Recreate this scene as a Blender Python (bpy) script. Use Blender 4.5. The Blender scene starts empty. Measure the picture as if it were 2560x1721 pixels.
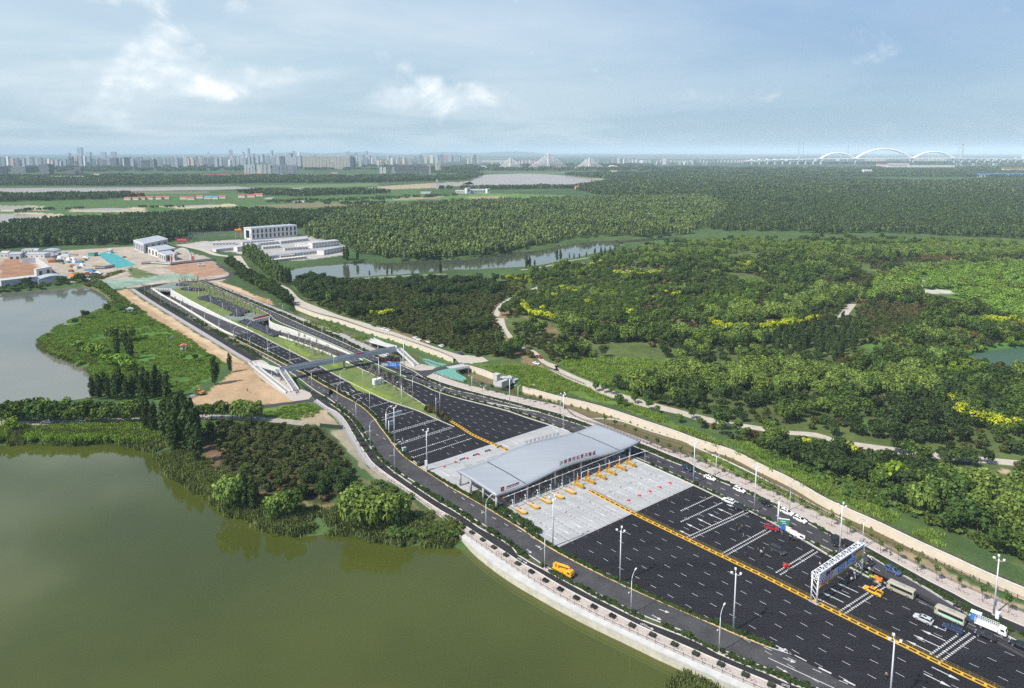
import bpy,bmesh,math,random
import numpy as np
from mathutils import Vector,Matrix
from mathutils.geometry import tessellate_polygon
sc=bpy.context.scene
COL=sc.collection
R=math.radians
rng=np.random.default_rng(7)
random.seed(7)
H=126.0
F,CX,CY,PITCH=1735.0,1280.0,608.0,R(7.5)
cd=bpy.data.cameras.new('camera');cam=bpy.data.objects.new('camera',cd);COL.objects.link(cam)
cam.location=(0,0,H);cam.rotation_euler=(R(90)-PITCH,0,0)
cd.sensor_width=36;cd.lens=F/2560*36;cd.shift_y=-(860.5-CY)/2560
cd.clip_start=1;cd.clip_end=120000
sc.camera=cam
SUN_EL,SUN_AZ=50.0,-124.0
sd=bpy.data.lights.new('sun','SUN');sun=bpy.data.objects.new('sun',sd);COL.objects.link(sun)
sd.energy=5.0;sd.angle=R(0.6);sd.color=(1.0,0.95,0.87)
_d=Vector((math.sin(R(SUN_AZ))*math.cos(R(SUN_EL)),math.cos(R(SUN_AZ))*math.cos(R(SUN_EL)),math.sin(R(SUN_EL))))
sun.rotation_euler=_d.to_track_quat('Z','Y').to_euler()
sc.view_settings.view_transform='Standard';sc.view_settings.look='None'
sc.view_settings.gamma=1;sc.view_settings.exposure=0.2
sc.cycles.use_denoising=False
sc.cycles.volume_bounces=1;sc.cycles.use_adaptive_sampling=False;sc.cycles.max_bounces=6
sc.cycles.transparent_max_bounces=6
def N(nt,t,**kw):
 n=nt.nodes.new(t)
 for k,v in kw.items():
  if k=='ins':
   for i,x in v.items():n.inputs[i].default_value=x
  else:setattr(n,k,v)
 return n
def math_(nt,op,a,b=None,c=None,clamp=False):
 n=nt.nodes.new('ShaderNodeMath');n.operation=op;n.use_clamp=clamp
 for i,v in enumerate((a,b,c)):
  if v is None:continue
  if isinstance(v,(int,float)):n.inputs[i].default_value=v
  else:nt.links.new(v,n.inputs[i])
 return n.outputs[0]
def mixc(nt,fac,a,b,blend='MIX'):
 n=nt.nodes.new('ShaderNodeMix');n.data_type='RGBA';n.blend_type=blend
 for s,v in((n.inputs[0],fac),(n.inputs[6],a),(n.inputs[7],b)):
  if isinstance(v,(int,float)):s.default_value=v
  elif isinstance(v,(tuple,list)):s.default_value=(*v[:3],1)
  else:nt.links.new(v,s)
 return n.outputs[2]
def smooth(nt,x,a,b):
 n=nt.nodes.new('ShaderNodeMapRange');n.interpolation_type='SMOOTHSTEP'
 n.inputs[1].default_value=a;n.inputs[2].default_value=b
 nt.links.new(x,n.inputs[0]);return n.outputs[0]
world=bpy.data.worlds.new('World');sc.world=world;world.use_nodes=True
def build_sky():
 nt=world.node_tree;nt.nodes.clear();L=nt.links
 out=N(nt,'ShaderNodeOutputWorld');bg=N(nt,'ShaderNodeBackground');L.new(bg.outputs[0],out.inputs[0])
 bg.inputs[1].default_value=0.12
 sky=N(nt,'ShaderNodeTexSky');sky.sky_type='NISHITA';sky.sun_disc=False
 sky.sun_elevation=R(SUN_EL);sky.sun_rotation=R(SUN_AZ);sky.altitude=120
 sky.air_density=1.0;sky.dust_density=2.2;sky.ozone_density=2.0
 tc=N(nt,'ShaderNodeTexCoord');sp=N(nt,'ShaderNodeSeparateXYZ');L.new(tc.outputs['Generated'],sp.inputs[0])
 x,y,z=sp.outputs
 az=math_(nt,'ARCTAN2',x,y)
 el=math_(nt,'ARCSINE',z)
 zc=math_(nt,'ADD',math_(nt,'MAXIMUM',z,0.0),0.10)
 cb=N(nt,'ShaderNodeCombineXYZ');L.new(math_(nt,'DIVIDE',x,zc),cb.inputs[0]);L.new(math_(nt,'DIVIDE',y,zc),cb.inputs[1])
 def noise(vec,scale,detail,rough,off=(0,0,0),dist=0.0):
  m=N(nt,'ShaderNodeMapping');L.new(vec,m.inputs[0]);m.inputs[1].default_value=off
  n=N(nt,'ShaderNodeTexNoise',ins={2:scale,3:detail,4:rough,8:dist});L.new(m.outputs[0],n.inputs[0]);return n.outputs[0]
 v1=noise(cb.outputs[0],0.42,7,0.55,(3.1,1.7,0),0.6)
 v2=noise(cb.outputs[0],1.3,6,0.6,(0.4,7.7,2))
 side=smooth(nt,az,0.55,-0.45)
 veil=math_(nt,'ADD',math_(nt,'MULTIPLY',smooth(nt,v1,0.38,0.62),0.68),math_(nt,'MULTIPLY',smooth(nt,v2,0.45,0.75),0.25))
 high=noise(cb.outputs[0],1.1,4,0.5,(5.2,2.2,4));veil=math_(nt,'ADD',math_(nt,'MULTIPLY',veil,math_(nt,'SUBTRACT',1.0,smooth(nt,z,0.16,0.3))),math_(nt,'MULTIPLY',smooth(nt,high,0.42,0.58),math_(nt,'MULTIPLY',smooth(nt,z,0.16,0.3),smooth(nt,z,0.66,0.46))))
 veil=math_(nt,'MULTIPLY',veil,math_(nt,'ADD',math_(nt,'MULTIPLY',side,0.85),0.22),clamp=True)
 de=N(nt,'ShaderNodeCombineXYZ');L.new(az,de.inputs[0]);L.new(math_(nt,'MULTIPLY',el,1.5),de.inputs[1])
 c1=noise(de.outputs[0],11.0,7,0.56,(0.3,0.1,0.0),0.3)
 heap=None
 for(a0,e0,sa,se,w)in((-0.475,0.100,0.085,0.050,1.0),(-0.40,0.078,0.10,0.022,0.8),(-0.33,0.095,0.05,0.022,0.75),(-0.105,0.078,0.090,0.026,1.0),(-0.075,0.088,0.04,0.022,0.8),(-0.155,0.066,0.05,0.013,0.7),(-0.46,0.20,0.12,0.035,0.75),(-0.30,0.085,0.16,0.025,0.25),(-0.60,0.06,0.12,0.03,0.45)):
  da=math_(nt,'DIVIDE',math_(nt,'SUBTRACT',az,a0),sa);dd=math_(nt,'DIVIDE',math_(nt,'SUBTRACT',el,e0),se)
  g=math_(nt,'MULTIPLY',math_(nt,'EXPONENT',math_(nt,'MULTIPLY',math_(nt,'ADD',math_(nt,'MULTIPLY',da,da),math_(nt,'MULTIPLY',dd,dd)),-1.0)),w)
  heap=g if heap is None else math_(nt,'MAXIMUM',heap,g)
 dens=math_(nt,'ADD',math_(nt,'MULTIPLY',heap,0.66),math_(nt,'MULTIPLY',math_(nt,'SUBTRACT',c1,0.5),2.0))
 dens=smooth(nt,dens,0.22,0.80)
 dens=math_(nt,'MULTIPLY',dens,0.9)
 lit=smooth(nt,noise(de.outputs[0],14.0,5,0.6,(0.36,0.16,0.0),0.2),0.35,0.65)
 base=mixc(nt,1.0,sky.outputs[0],(0.80,0.93,1.06),'MULTIPLY')
 low=smooth(nt,z,0.42,0.10)
 hz=mixc(nt,side,(2.35,3.55,5.2),(4.5,5.65,6.4));hz=mixc(nt,smooth(nt,z,0.0,0.20),mixc(nt,side,(2.9,4.1,5.0),(3.7,4.9,5.7)),hz)
 base=mixc(nt,math_(nt,'MULTIPLY',low,0.85),base,hz)
 base=mixc(nt,math_(nt,'MULTIPLY',veil,0.75),base,mixc(nt,smooth(nt,z,0.18,0.40),(5.9,6.6,7.0),(9.5,10.0,10.2)))
 cl=mixc(nt,lit,(5.6,6.4,7.0),(8.8,8.9,8.8))
 col=mixc(nt,dens,base,cl)
 L.new(col,bg.inputs[0])
build_sky()
WIN={'C1':(1100,1000,3.563),'C2':(1700,1100,4.612),'C3':(2100,1280,3.556),'C4':(1200,1340,3.888),'C5':(600,800,3.888),'C6':(250,640,3.888),'C7':(1300,840,2.592),'C8':(0,960,1.944),'C9':(1640,1480,4.86),'C10':(960,800,5.302),'C11':(2000,800,3.564),'C12':(820,960,6.481),'D':(0,0,.9109),'E7':(0,560,4.666),'E8':(300,530,3.888),'X5':(700,560,2.592),'X6':(1600,540,2.43),'S4':(0,700,3.888),'F1':(0,340,3.645),'F2':(640,340,3.645),'F3':(1180,340,3.645),'F4':(1920,330,3.645),'T6':(1380,1040,6.532),'T5':(1140,1090,6.532),'G3':(1940,1300,6.533),'P':(0,0,1.0)}
def G(px,py,z=0.0):
 Y=(py-CY)/F;X=(px-CX)/F
 s=(H-z)/(Y*math.cos(PITCH)+math.sin(PITCH))
 return Vector((X*s,(math.cos(PITCH)-Y*math.sin(PITCH))*s,z))
def Q(w,x,y,z=0.0):
 a,b,s=WIN[w];return G(a+x/s,b+y/s,z)
def at_dist(w,x,y,dist):
 """point seen at that place of the photo, at a given forward distance"""
 a,b,s=WIN[w];px,py=a+x/s,b+y/s
 Y=(py-CY)/F;X=(px-CX)/F
 k=dist/(math.cos(PITCH)-Y*math.sin(PITCH))
 return Vector((X*k,dist,H-k*(Y*math.cos(PITCH)+math.sin(PITCH))))
def line(*segs,z=0.0,sm=True,step=4.0):
 pts=[]
 for s in segs:
  w,l=s
  pts+=[Q(w,x,y,z)for x,y in l]
 if sm and z==0.0:pts=tidy(pts)
 return spline(pts,step)if sm else pts
def tidy(P):
 """drop points that double back where two measured stretches overlap"""
 out=[P[0]]
 for p in P[1:]:
  if(p-out[-1]).length<1.0:continue
  if len(out)>1 and(p-out[-1]).normalized().dot((out[-1]-out[-2]).normalized())<0.35:continue
  out.append(p)
 return out
def spline(P,step=4.0):
 if len(P)<3:return[Vector(p)for p in P]
 out=[]
 Pp=[P[0]*2-P[1]]+list(P)+[P[-1]*2-P[-2]]
 for i in range(1,len(Pp)-2):
  a,b,c,d=Pp[i-1],Pp[i],Pp[i+1],Pp[i+2]
  t0=0;t1=max((b-a).length,1e-4)**.5;t2=t1+max((c-b).length,1e-4)**.5;t3=t2+max((d-c).length,1e-4)**.5
  n=max(1,int((c-b).length/step))
  for k in range(n):
   t=t1+(t2-t1)*k/n
   A1=a*((t1-t)/t1)+b*(t/t1)
   A2=b*((t2-t)/(t2-t1))+c*((t-t1)/(t2-t1))
   A3=c*((t3-t)/(t3-t2))+d*((t-t2)/(t3-t2))
   B1=A1*((t2-t)/t2)+A2*(t/t2)
   B2=A2*((t3-t)/(t3-t1))+A3*((t-t1)/(t3-t1))
   out.append(B1*((t2-t)/(t2-t1))+B2*((t-t1)/(t2-t1)))
 out.append(Vector(P[-1]));return out
def arc(P):
 d=[0.0]
 for a,b in zip(P,P[1:]):d.append(d[-1]+(b-a).length)
 return d
def at_len(P,D,s):
 s=min(max(s,0),D[-1]);i=int(np.searchsorted(D,s))-1;i=min(max(i,0),len(P)-2)
 t=(s-D[i])/max(D[i+1]-D[i],1e-6);p=P[i].lerp(P[i+1],t);return p,(P[i+1]-P[i]).normalized()
def resample(P,n):
 D=arc(P);return[at_len(P,D,D[-1]*k/(n-1))[0]for k in range(n)]
def offset(P,d):
 """shift a line sideways, + = to its left"""
 out=[]
 for i,p in enumerate(P):
  t=(P[min(i+1,len(P)-1)]-P[max(i-1,0)]);t.z=0;t.normalize()
  out.append(p+Vector((-t.y,t.x,0))*d)
 return out
def nearest(P,q):
 best=min(range(len(P)),key=lambda i:(P[i].xy-q.xy).length);i=min(best,len(P)-2)
 return P[best],(P[i+1]-P[i]).normalized()
def cut(P,a,b):
 """part of line P between the points nearest to a and b"""
 i=min(range(len(P)),key=lambda k:(P[k].xy-a.xy).length);j=min(range(len(P)),key=lambda k:(P[k].xy-b.xy).length)
 if i>j:i,j=j,i
 return P[i:j+1]
MATS={}
def mat(name,col,rough=0.6,metal=0.0,var=0.0,scale=1.0,col2=None,spec=0.4,coord='Object',bump=0.0,stretch=None,emit=None,rnd=0.0):
 if name in MATS:return MATS[name]
 m=bpy.data.materials.new(name);MATS[name]=m;m.use_nodes=True;nt=m.node_tree;L=nt.links
 p=nt.nodes['Principled BSDF'];p.inputs['Roughness'].default_value=rough;p.inputs['Metallic'].default_value=metal
 p.inputs['Specular IOR Level'].default_value=spec;p.inputs['Base Color'].default_value=(*col,1)
 m.diffuse_color=(*col,1)
 if var>0 or col2:
  tc=N(nt,'ShaderNodeTexCoord');src=tc.outputs['Object']
  if coord=='World':src=N(nt,'ShaderNodeNewGeometry').outputs['Position']
  if stretch:
   mp=N(nt,'ShaderNodeMapping');L.new(src,mp.inputs[0]);mp.inputs[2].default_value=(0,0,stretch[0]);mp.inputs[3].default_value=stretch[1];src=mp.outputs[0]
  n=N(nt,'ShaderNodeTexNoise',ins={2:scale,3:6,4:0.65});L.new(src,n.inputs[0])
  n2=N(nt,'ShaderNodeTexNoise',ins={2:scale*9.3,3:3,4:0.6});L.new(src,n2 .inputs[0])
  f=math_(nt,'ADD',math_(nt,'MULTIPLY',smooth(nt,n.outputs[0],0.32,0.68),0.7),math_(nt,'MULTIPLY',smooth(nt,n2 .outputs[0],0.3,0.7),0.3))
  c2=col2 or tuple(c*(1-var)for c in col);c1=col if col2 else tuple(min(1,c*(1+var))for c in col)
  o=mixc(nt,f,c2,c1)
  L.new(o,p.inputs['Base Color'])
  if bump:
   b=N(nt,'ShaderNodeBump',ins={0:bump,1:0.1});L.new(n2 .outputs[0],b.inputs[2]);L.new(b.outputs[0],p.inputs['Normal'])
 if emit:p.inputs['Emission Color'].default_value=(*emit[0],1);p.inputs['Emission Strength'].default_value=emit[1]
 return m
class MB:
 def __init__(s):s.v=[];s.f=[];s.m=[]
 def add(s,v,f,mi=0):
  o=len(s.v);s.v+=[tuple(p)for p in v];s.f+=[tuple(i+o for i in q)for q in f];s.m+=[mi]*len(f);return s
 def box(s,c,d,rz=0.0,mi=0,taper=1.0,M=None):
  x,y,z=d[0]/2,d[1]/2,d[2]/2;t=taper
  P=[(-x,-y,-z),(x,-y,-z),(x,y,-z),(-x,y,-z),(-x*t,-y*t,z),(x*t,-y*t,z),(x*t,y*t,z),(-x*t,y*t,z)]
  ca,sa=math.cos(rz),math.sin(rz)
  V=[(c[0]+p[0]*ca-p[1]*sa,c[1]+p[0]*sa+p[1]*ca,c[2]+p[2])for p in P]
  if M is not None:V=[tuple(M@Vector(p))for p in V]
  return s.add(V,[(0,3,2,1),(4,5,6,7),(0,1,5,4),(1,2,6,5),(2,3,7,6),(3,0,4,7)],mi)
 def rod(s,a,b,r,r2=None,n=8,mi=0,cap=True):
  a,b=Vector(a),Vector(b);d=(b-a)
  if d.length<1e-6:return s
  q=d.normalized().to_track_quat('Z','Y');r2=r if r2 is None else r2
  V=[]
  for p,rr in((a,r),(b,r2)):
   for k in range(n):
    t=2*math.pi*k/n;V.append(p+q@Vector((rr*math.cos(t),rr*math.sin(t),0)))
  Fc=[(k,(k+1)%n,n+(k+1)%n,n+k)for k in range(n)]
  if cap:Fc+=[tuple(range(n-1,-1,-1)),tuple(range(n,2*n))]
  return s.add(V,Fc,mi)
 def path(s,P,r,n=6,mi=0,r2=None):
  P=[Vector(p)for p in P]
  for i,(a,b)in enumerate(zip(P,P[1:])):
   t0=i/(len(P)-1);t1=(i+1)/(len(P)-1)
   e=r if r2 is None else r2
   s.rod(a,b,r+(e-r)*t0,r+(e-r)*t1,n,mi)
  return s
 def sphere(s,c,r,n=8,m=6,mi=0,sq=(1,1,1)):
  V=[(c[0],c[1],c[2]-r*sq[2])]
  for j in range(1,m):
   ph=math.pi*j/m-math.pi/2
   for k in range(n):
    t=2*math.pi*k/n;V.append((c[0]+r*sq[0]*math.cos(ph)*math.cos(t),c[1]+r*sq[1]*math.cos(ph)*math.sin(t),c[2]+r*sq[2]*math.sin(ph)))
  V.append((c[0],c[1],c[2]+r*sq[2]));Fc=[]
  for k in range(n):Fc.append((0,1+(k+1)%n,1+k))
  for j in range(m-2):
   for k in range(n):
    a=1+j*n;Fc.append((a+k,a+(k+1)%n,a+n+(k+1)%n,a+n+k))
  a=1+(m-2)*n
  for k in range(n):Fc.append((a+k,a+(k+1)%n,len(V)-1))
  return s.add(V,Fc,mi)
 def prism(s,base,z0,z1,mi=0,top=None):
  """extrude a counter-clockwise xy outline"""
  n=len(base);top=top or base
  V=[(p[0],p[1],z0)for p in base]+[(p[0],p[1],z1)for p in top]
  return s.add(V,[tuple(range(n-1,-1,-1)),tuple(range(n,2*n))]+[(k,(k+1)%n,n+(k+1)%n,n+k)for k in range(n)],mi)
 def loft(s,rings,mi=0,cap=True,close=True):
  n=len(rings[0]);V=[p for r in rings for p in r];Fc=[]
  for j in range(len(rings)-1):
   for k in range(n if close else n-1):
    a=j*n;Fc.append((a+k,a+(k+1)%n,a+n+(k+1)%n,a+n+k))
  if cap:Fc+=[tuple(range(n-1,-1,-1)),tuple(range((len(rings)-1)*n,len(rings)*n))]
  return s.add(V,Fc,mi)
 def wall(s,P,z0,z1,th,mi=0):
  """a wall of thickness th along a line; z0, z1 numbers or lists"""
  A=offset(P,th/2);B=offset(P,-th/2);n=len(P)
  f=lambda z,i:z[i]if isinstance(z,(list,tuple))else z
  rings=[[(A[i].x,A[i].y,f(z0,i)),(B[i].x,B[i].y,f(z0,i)),(B[i].x,B[i].y,f(z1,i)),(A[i].x,A[i].y,f(z1,i))]for i in range(n)]
  return s.loft(rings,mi)
 def build(s,name,mats,parent=None,smooth=False,loc=None):
  me=bpy.data.meshes.new(name);me.from_pydata([tuple(p)for p in s.v],[],s.f)
  for m in(mats if isinstance(mats,(list,tuple))else[mats]):me.materials.append(m)
  if any(s.m):me.polygons.foreach_set('material_index',s.m)
  if smooth:me.polygons.foreach_set('use_smooth',[True]*len(me.polygons))
  me.update()
  o=bpy.data.objects.new(name,me);COL.objects.link(o)
  if parent:o.parent=parent
  if loc is not None:o.location=loc
  return o
def tag(o,label=None,cat=None,group=None,kind=None):
 if label:o['label']=label
 if cat:o['category']=cat
 if group:o['group']=group
 if kind:o['kind']=kind
 return o
def empty(name,loc,rz=0.0,label=None,cat=None,group=None):
 o=bpy.data.objects.new(name,None);COL.objects.link(o);o.location=loc;o.rotation_euler=(0,0,rz);o.empty_display_size=.2
 return tag(o,label,cat,group)
KIDS={}
def kids(o):
 if o.name not in KIDS:KIDS[o.name]=list(o.children)
 return KIDS[o.name]
def dup(root,loc,rz=0.0,label=None,group=None,cat=None,scale=None,mats=None):
 def cp(o,par):
  c=o.copy();COL.objects.link(c)
  if par:c.parent=par
  if mats and o.type=='MESH':
   for i,sl in enumerate(c.material_slots):
    nm=sl.material.name if sl.material else ''
    if nm in mats:sl.link='OBJECT';sl.material=mats[nm]
  for k in kids(o):cp(k,c)
  return c
 r=cp(root,None);r.location=loc;r.rotation_euler=(0,0,rz)
 if scale is not None:r.scale=scale if isinstance(scale,(tuple,list))else(scale,)*3
 return tag(r,label,cat,group)
USED=set()
class Proto:
 """the first call moves the prototype itself, later calls copy it with its parts"""
 def __init__(s,root):s.root=root;s.used=False;kids(root);[kids(k)for k in root.children]
 def put(s,loc,rz=0.0,label=None,group=None,cat=None,scale=None):
  if not s.used:
   s.used=True;r=s.root;r.location=loc;r.rotation_euler=(0,0,rz)
   if scale is not None:r.scale=scale if isinstance(scale,(tuple,list))else(scale,)*3
   return tag(r,label,cat,group)
  return dup(s.root,loc,rz,label,group,cat,scale)
def tess(P):
 return tessellate_polygon([[Vector((p.x,p.y,0))for p in P]])
def sheet(name,P,z,m,kind='structure',parent=None):
 """flat polygon, face up"""
 mb=MB();V=[(p.x,p.y,z)for p in P];T=[]
 for t in tess(P):
  a,b,c=(Vector(V[i])for i in t)
  T.append(tuple(t)if(b-a).cross(c-a).z>0 else tuple(reversed(t)))
 mb.add(V,T);o=mb.build(name,m,parent)
 if kind:o['kind']=kind
 return o
def ribbon(name,A,B,z,m,n=None,kind='structure',zb=None):
 n=n or max(len(A),len(B));A=resample(A,n);B=resample(B,n);mb=MB()
 zz=z if isinstance(z,(list,tuple))else[z]*n
 V=[]
 for i in range(n):V+=[(A[i].x,A[i].y,zz[i]),(B[i].x,B[i].y,zz[i])]
 Fc=[(2*i,2*i+1,2*i+3,2*i+2)for i in range(n-1)]
 a,b,c=Vector(V[0]),Vector(V[1]),Vector(V[3])
 if(b-a).cross(c-a).z<0:Fc=[tuple(reversed(f))for f in Fc]
 mb.add(V,Fc);o=mb.build(name,m)
 if kind:o['kind']=kind
 return o
def inpoly(X,Y,P):
 P=np.array([(p[0],p[1])for p in P]);r=np.zeros(X.shape,bool)
 bb=(X>=P[:,0].min())&(X<=P[:,0].max())&(Y>=P[:,1].min())&(Y<=P[:,1].max())
 if not bb.any():return r
 x,y=X[bb],Y[bb];q=np.zeros(x.shape,bool);j=len(P)-1
 for i in range(len(P)):
  xi,yi=P[i];xj,yj=P[j]
  if yi!=yj:
   q^=((yi>y)!=(yj>y))&(x<(xj-xi)*(y-yi)/(yj-yi)+xi)
  j=i
 r[bb]=q;return r
def dist_poly(X,Y,P,near):
 """distance to a closed outline, only worked out within near"""
 P=np.array([(p[0],p[1])for p in P]);d=np.full(X.shape,near,float)
 bb=(X>=P[:,0].min()-near)&(X<=P[:,0].max()+near)&(Y>=P[:,1].min()-near)&(Y<=P[:,1].max()+near)
 x,y=X[bb],Y[bb];q=np.full(x.shape,near,float)
 for i in range(len(P)):
  a=P[i-1];b=P[i];ab=b-a;l2=max((ab**2).sum(),1e-9)
  s=(x>min(a[0],b[0])-near)&(x<max(a[0],b[0])+near)&(y>min(a[1],b[1])-near)&(y<max(a[1],b[1])+near)
  if not s.any():continue
  t=np.clip(((x[s]-a[0])*ab[0]+(y[s]-a[1])*ab[1])/l2,0,1)
  q[s]=np.minimum(q[s],np.hypot(x[s]-a[0]-t*ab[0],y[s]-a[1]-t*ab[1]))
 d[bb]=q;return d
def vnoise(X,Y,s,seed=0):
 """smooth value noise, 0..1"""
 x=X/s+seed*17.13;y=Y/s-seed*9.71;xi=np.floor(x);yi=np.floor(y);fx=x-xi;fy=y-yi
 fx=fx*fx*(3-2*fx);fy=fy*fy*(3-2*fy)
 def h(a,b):v=np.sin(a*127.1+b*311.7+seed*74.7)*43758.5453;return v-np.floor(v)
 return(h(xi,yi)*(1-fx)+h(xi+1,yi)*fx)*(1-fy)+(h(xi,yi+1)*(1-fx)+h(xi+1,yi+1)*fx)*fy
 # ================================================================== lines measured on the photo
C=lambda w,*l:(w,list(l))
L_rail_up=line(C('C6',(282,322),(430,425),(600,530),(800,655),(1000,780),(1220,912),(1420,1035)))
L_side_up=line(C('C6',(330,320),(480,420),(640,520),(1000,735),(1350,950),(1480,1025)))
L_bike_up=line(C('C6',(365,322),(500,405),(700,520),(1000,690),(1300,865),(1450,950),(1560,1012)),C('C5',(380,510),(560,640),(690,735)))
L_rail=line(C('C5',(715,800)),C('C12',(0,455),(100,540),(210,680),(300,850),(400,1010),(500,1170),(600,1290),(700,1380),(870,1500)),C('C8',(2000,545),(2100,620)),C('C4',(5,100),(160,205),(315,312),(485,425),(675,540),(880,655),(1105,772),(1350,890),(1617,1012),(1900,1140),(2200,1272)),C('C9',(808,995),(1010,1083),(1215,1171),(1450,1275)))
L_side=line(C('C5',(745,775)),C('C12',(0,385),(130,450),(250,560),(370,750),(480,940),(600,1110),(700,1260),(850,1390),(1060,1540)),C('C1',(0,985),(115,1050),(205,1110),(300,1175),(395,1240),(495,1305),(605,1375),(715,1450)),C('C4',(405,262),(535,338),(672,422),(818,507),(975,590),(1145,676),(1325,765),(1515,860),(1715,952),(1928,1045),(2135,1135)),C('C9',(270,630),(530,745),(835,872),(1140,1003),(1450,1130),(1700,1240)))
L_bike=line(C('C12',(20,310),(200,440),(350,550),(480,720),(600,900),(690,1040),(800,1180),(950,1330),(1100,1450)),C('C1',(0,920),(100,975),(220,1050),(340,1135),(440,1190),(640,1310)),C('C4',(370,190),(620,330),(850,455),(1100,590),(1330,705),(1520,800),(1800,910),(2100,1030)),C('C9',(300,560),(750,750),(1000,860),(1300,975),(1600,1110),(1780,1171),(2000,1260)))
L_r2l_up=line(C('C6',(430,345),(640,465),(800,555),(1000,645),(1200,755),(1400,870),(1520,945)),C('C5',(330,415),(560,560),(720,680),(860,765),(950,830)))
L_r2l=line(C('C12',(150,310),(300,440),(440,590),(540,700),(620,830),(700,965),(740,1040),(810,1150),(900,1240),(1060,1370),(1250,1500)),C('C1',(60,905),(200,990),(330,1080),(520,1195)),C('C4',(330,95),(460,180),(580,262),(700,335),(870,435),(1100,548),(1300,642),(1480,730),(1650,805),(1800,862),(2100,990)),C('C9',(250,490),(500,600),(760,705),(900,745),(1200,880),(1500,985),(1800,1110),(1950,1171),(2200,1270)))
L_r2r_up=line(C('C6',(490,332),(600,392),(750,478),(900,568),(1050,662),(1200,747),(1330,817),(1500,902),(1700,1005),(1900,1112)),C('C5',(440,420),(600,510),(800,630),(1000,730)))
L_r2r=line(C('C12',(0,60),(250,205),(420,290),(560,385),(660,470),(760,580),(850,710),(930,810),(1010,920),(1100,1040),(1200,1150),(1350,1265),(1500,1365),(1640,1455)),C('C1',(130,800),(300,895),(560,1050),(800,1200)),C('C4',(650,100),(900,240),(1200,390),(1500,530),(1800,662),(2100,790)),C('C9',(0,115),(500,330),(1000,530),(1300,648),(1400,685)))
L_med=line(C('C6',(1310,772),(1500,860),(1700,960),(1900,1065)),C('C5',(430,390),(620,490),(800,590),(980,690),(1100,755)),C('C12',(545,310),(640,390),(700,440),(770,510),(860,600),(940,700),(1000,790),(1080,890),(1160,990),(1320,1190),(1500,1340)),C('C1',(110,760),(280,855),(500,985),(640,1065),(840,1200),(980,1282)),C('C4',(780,132),(1000,252),(1230,378),(1430,470),(1600,550),(1800,640),(2000,730),(2200,815)),C('C9',(380,215),(570,300),(800,385),(960,455),(1150,530),(1300,585),(1440,650)))
L_kM=line(C('C6',(1500,745),(1700,850),(1900,950),(2040,1020)),C('C5',(760,440),(880,510),(1030,590)),C('C12',(640,120),(980,280),(1390,415),(1780,585),(2050,700)))
L_rcl=line(C('C5',(560,215),(850,330),(1060,425),(1300,535),(1500,645),(1680,755),(1800,835)))
L_kR=line(C('C5',(300,25),(700,172),(940,272),(1090,342),(1250,420),(1420,495),(1600,572)),C('C10',(520,870),(640,930),(760,975),(1000,1045),(1300,1120),(1640,1210),(1900,1300),(2200,1395)),C('C1',(1130,275)),C('T6',(1510,780),(1800,905),(2050,1015)),C('C2',(170,530),(400,640),(620,745),(860,850),(1120,985),(1440,1165),(1770,1365)),C('C3',(100,500),(230,570),(370,640)))
L_r3l=line(C('C6',(960,255),(1100,315),(1300,400),(1640,567)),C('C5',(345,2),(620,120),(940,254),(1110,330),(1270,405),(1440,480)),C('C10',(300,760),(520,850),(640,900),(800,950),(1100,1040),(1500,1140),(1900,1260),(2200,1370),(2333,1430)),C('T6',(1560,760),(1800,860),(2000,950)),C('C2',(100,470),(300,560),(560,670),(760,770),(960,890),(1150,980),(1350,1085),(1550,1190),(1720,1270)),C('C3',(140,480),(270,560),(405,640)))
L_r3r=line(C('C6',(990,248),(1200,340),(1500,470),(1700,552),(2000,685),(2333,830)),C('C5',(1200,312),(1400,395),(1568,445)),C('C10',(400,685),(520,765),(700,850),(900,925),(1150,980),(1500,1070),(1900,1180),(2200,1270)),C('C1',(1290,240)),C('T6',(1310,490),(1520,570),(1850,710)),C('C2',(0,290),(200,380),(430,470),(650,560),(830,640),(1060,750),(1200,830),(1460,955),(1700,1085),(1950,1225)),C('C3',(230,370),(420,490),(580,572),(700,640),(800,700),(980,810),(1180,930),(1300,1010),(1490,1105),(1640,1185),(1900,1310)))
L_h3=line(C('C10',(560,755),(800,840),(1100,930),(1400,1010),(1700,1080),(2000,1160),(2333,1245)),C('C1',(1300,205)),C('T6',(1430,440),(1700,545),(1950,650),(2221,755)),C('C2',(200,320),(400,415),(800,590),(1200,790),(1600,990),(2000,1200)),C('C3',(200,290),(400,400),(600,510),(800,620),(1000,720),(1200,830),(1400,920),(1636,1020),(1900,1140)))
L_rail3=line(C('C10',(650,710),(800,765),(1000,833),(1300,910),(1600,985),(1900,1050),(2333,1142)),C('T6',(760,105),(1240,290),(1640,445),(2040,600)),C('C2',(0,150),(300,280),(600,395),(900,520),(1200,660),(1500,800),(1800,940),(2100,1100)),C('C3',(200,200),(450,350),(700,480),(1000,620),(1300,750),(1636,900),(1900,1010)))
L_h3_up=line(C('C6',(1000,240),(1300,360),(1700,522),(2000,648),(2333,785)),C('C5',(1240,300),(1400,372)))
L_rail3_up=line(C('C6',(1005,233),(1300,345),(1700,500),(2000,620),(2333,745)),C('C5',(1240,245),(1420,335)))
L_wall_a=line(C('C6',(1890,480),(2100,560),(2333,622)),C('C5',(1300,110),(1500,165),(1700,230),(2000,340),(2110,395)))
L_near_a=line(C('C6',(1840,520),(2050,640)),C('C5',(800,20),(1060,130),(1300,200),(1500,290),(1750,385),(1960,455)))
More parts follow.
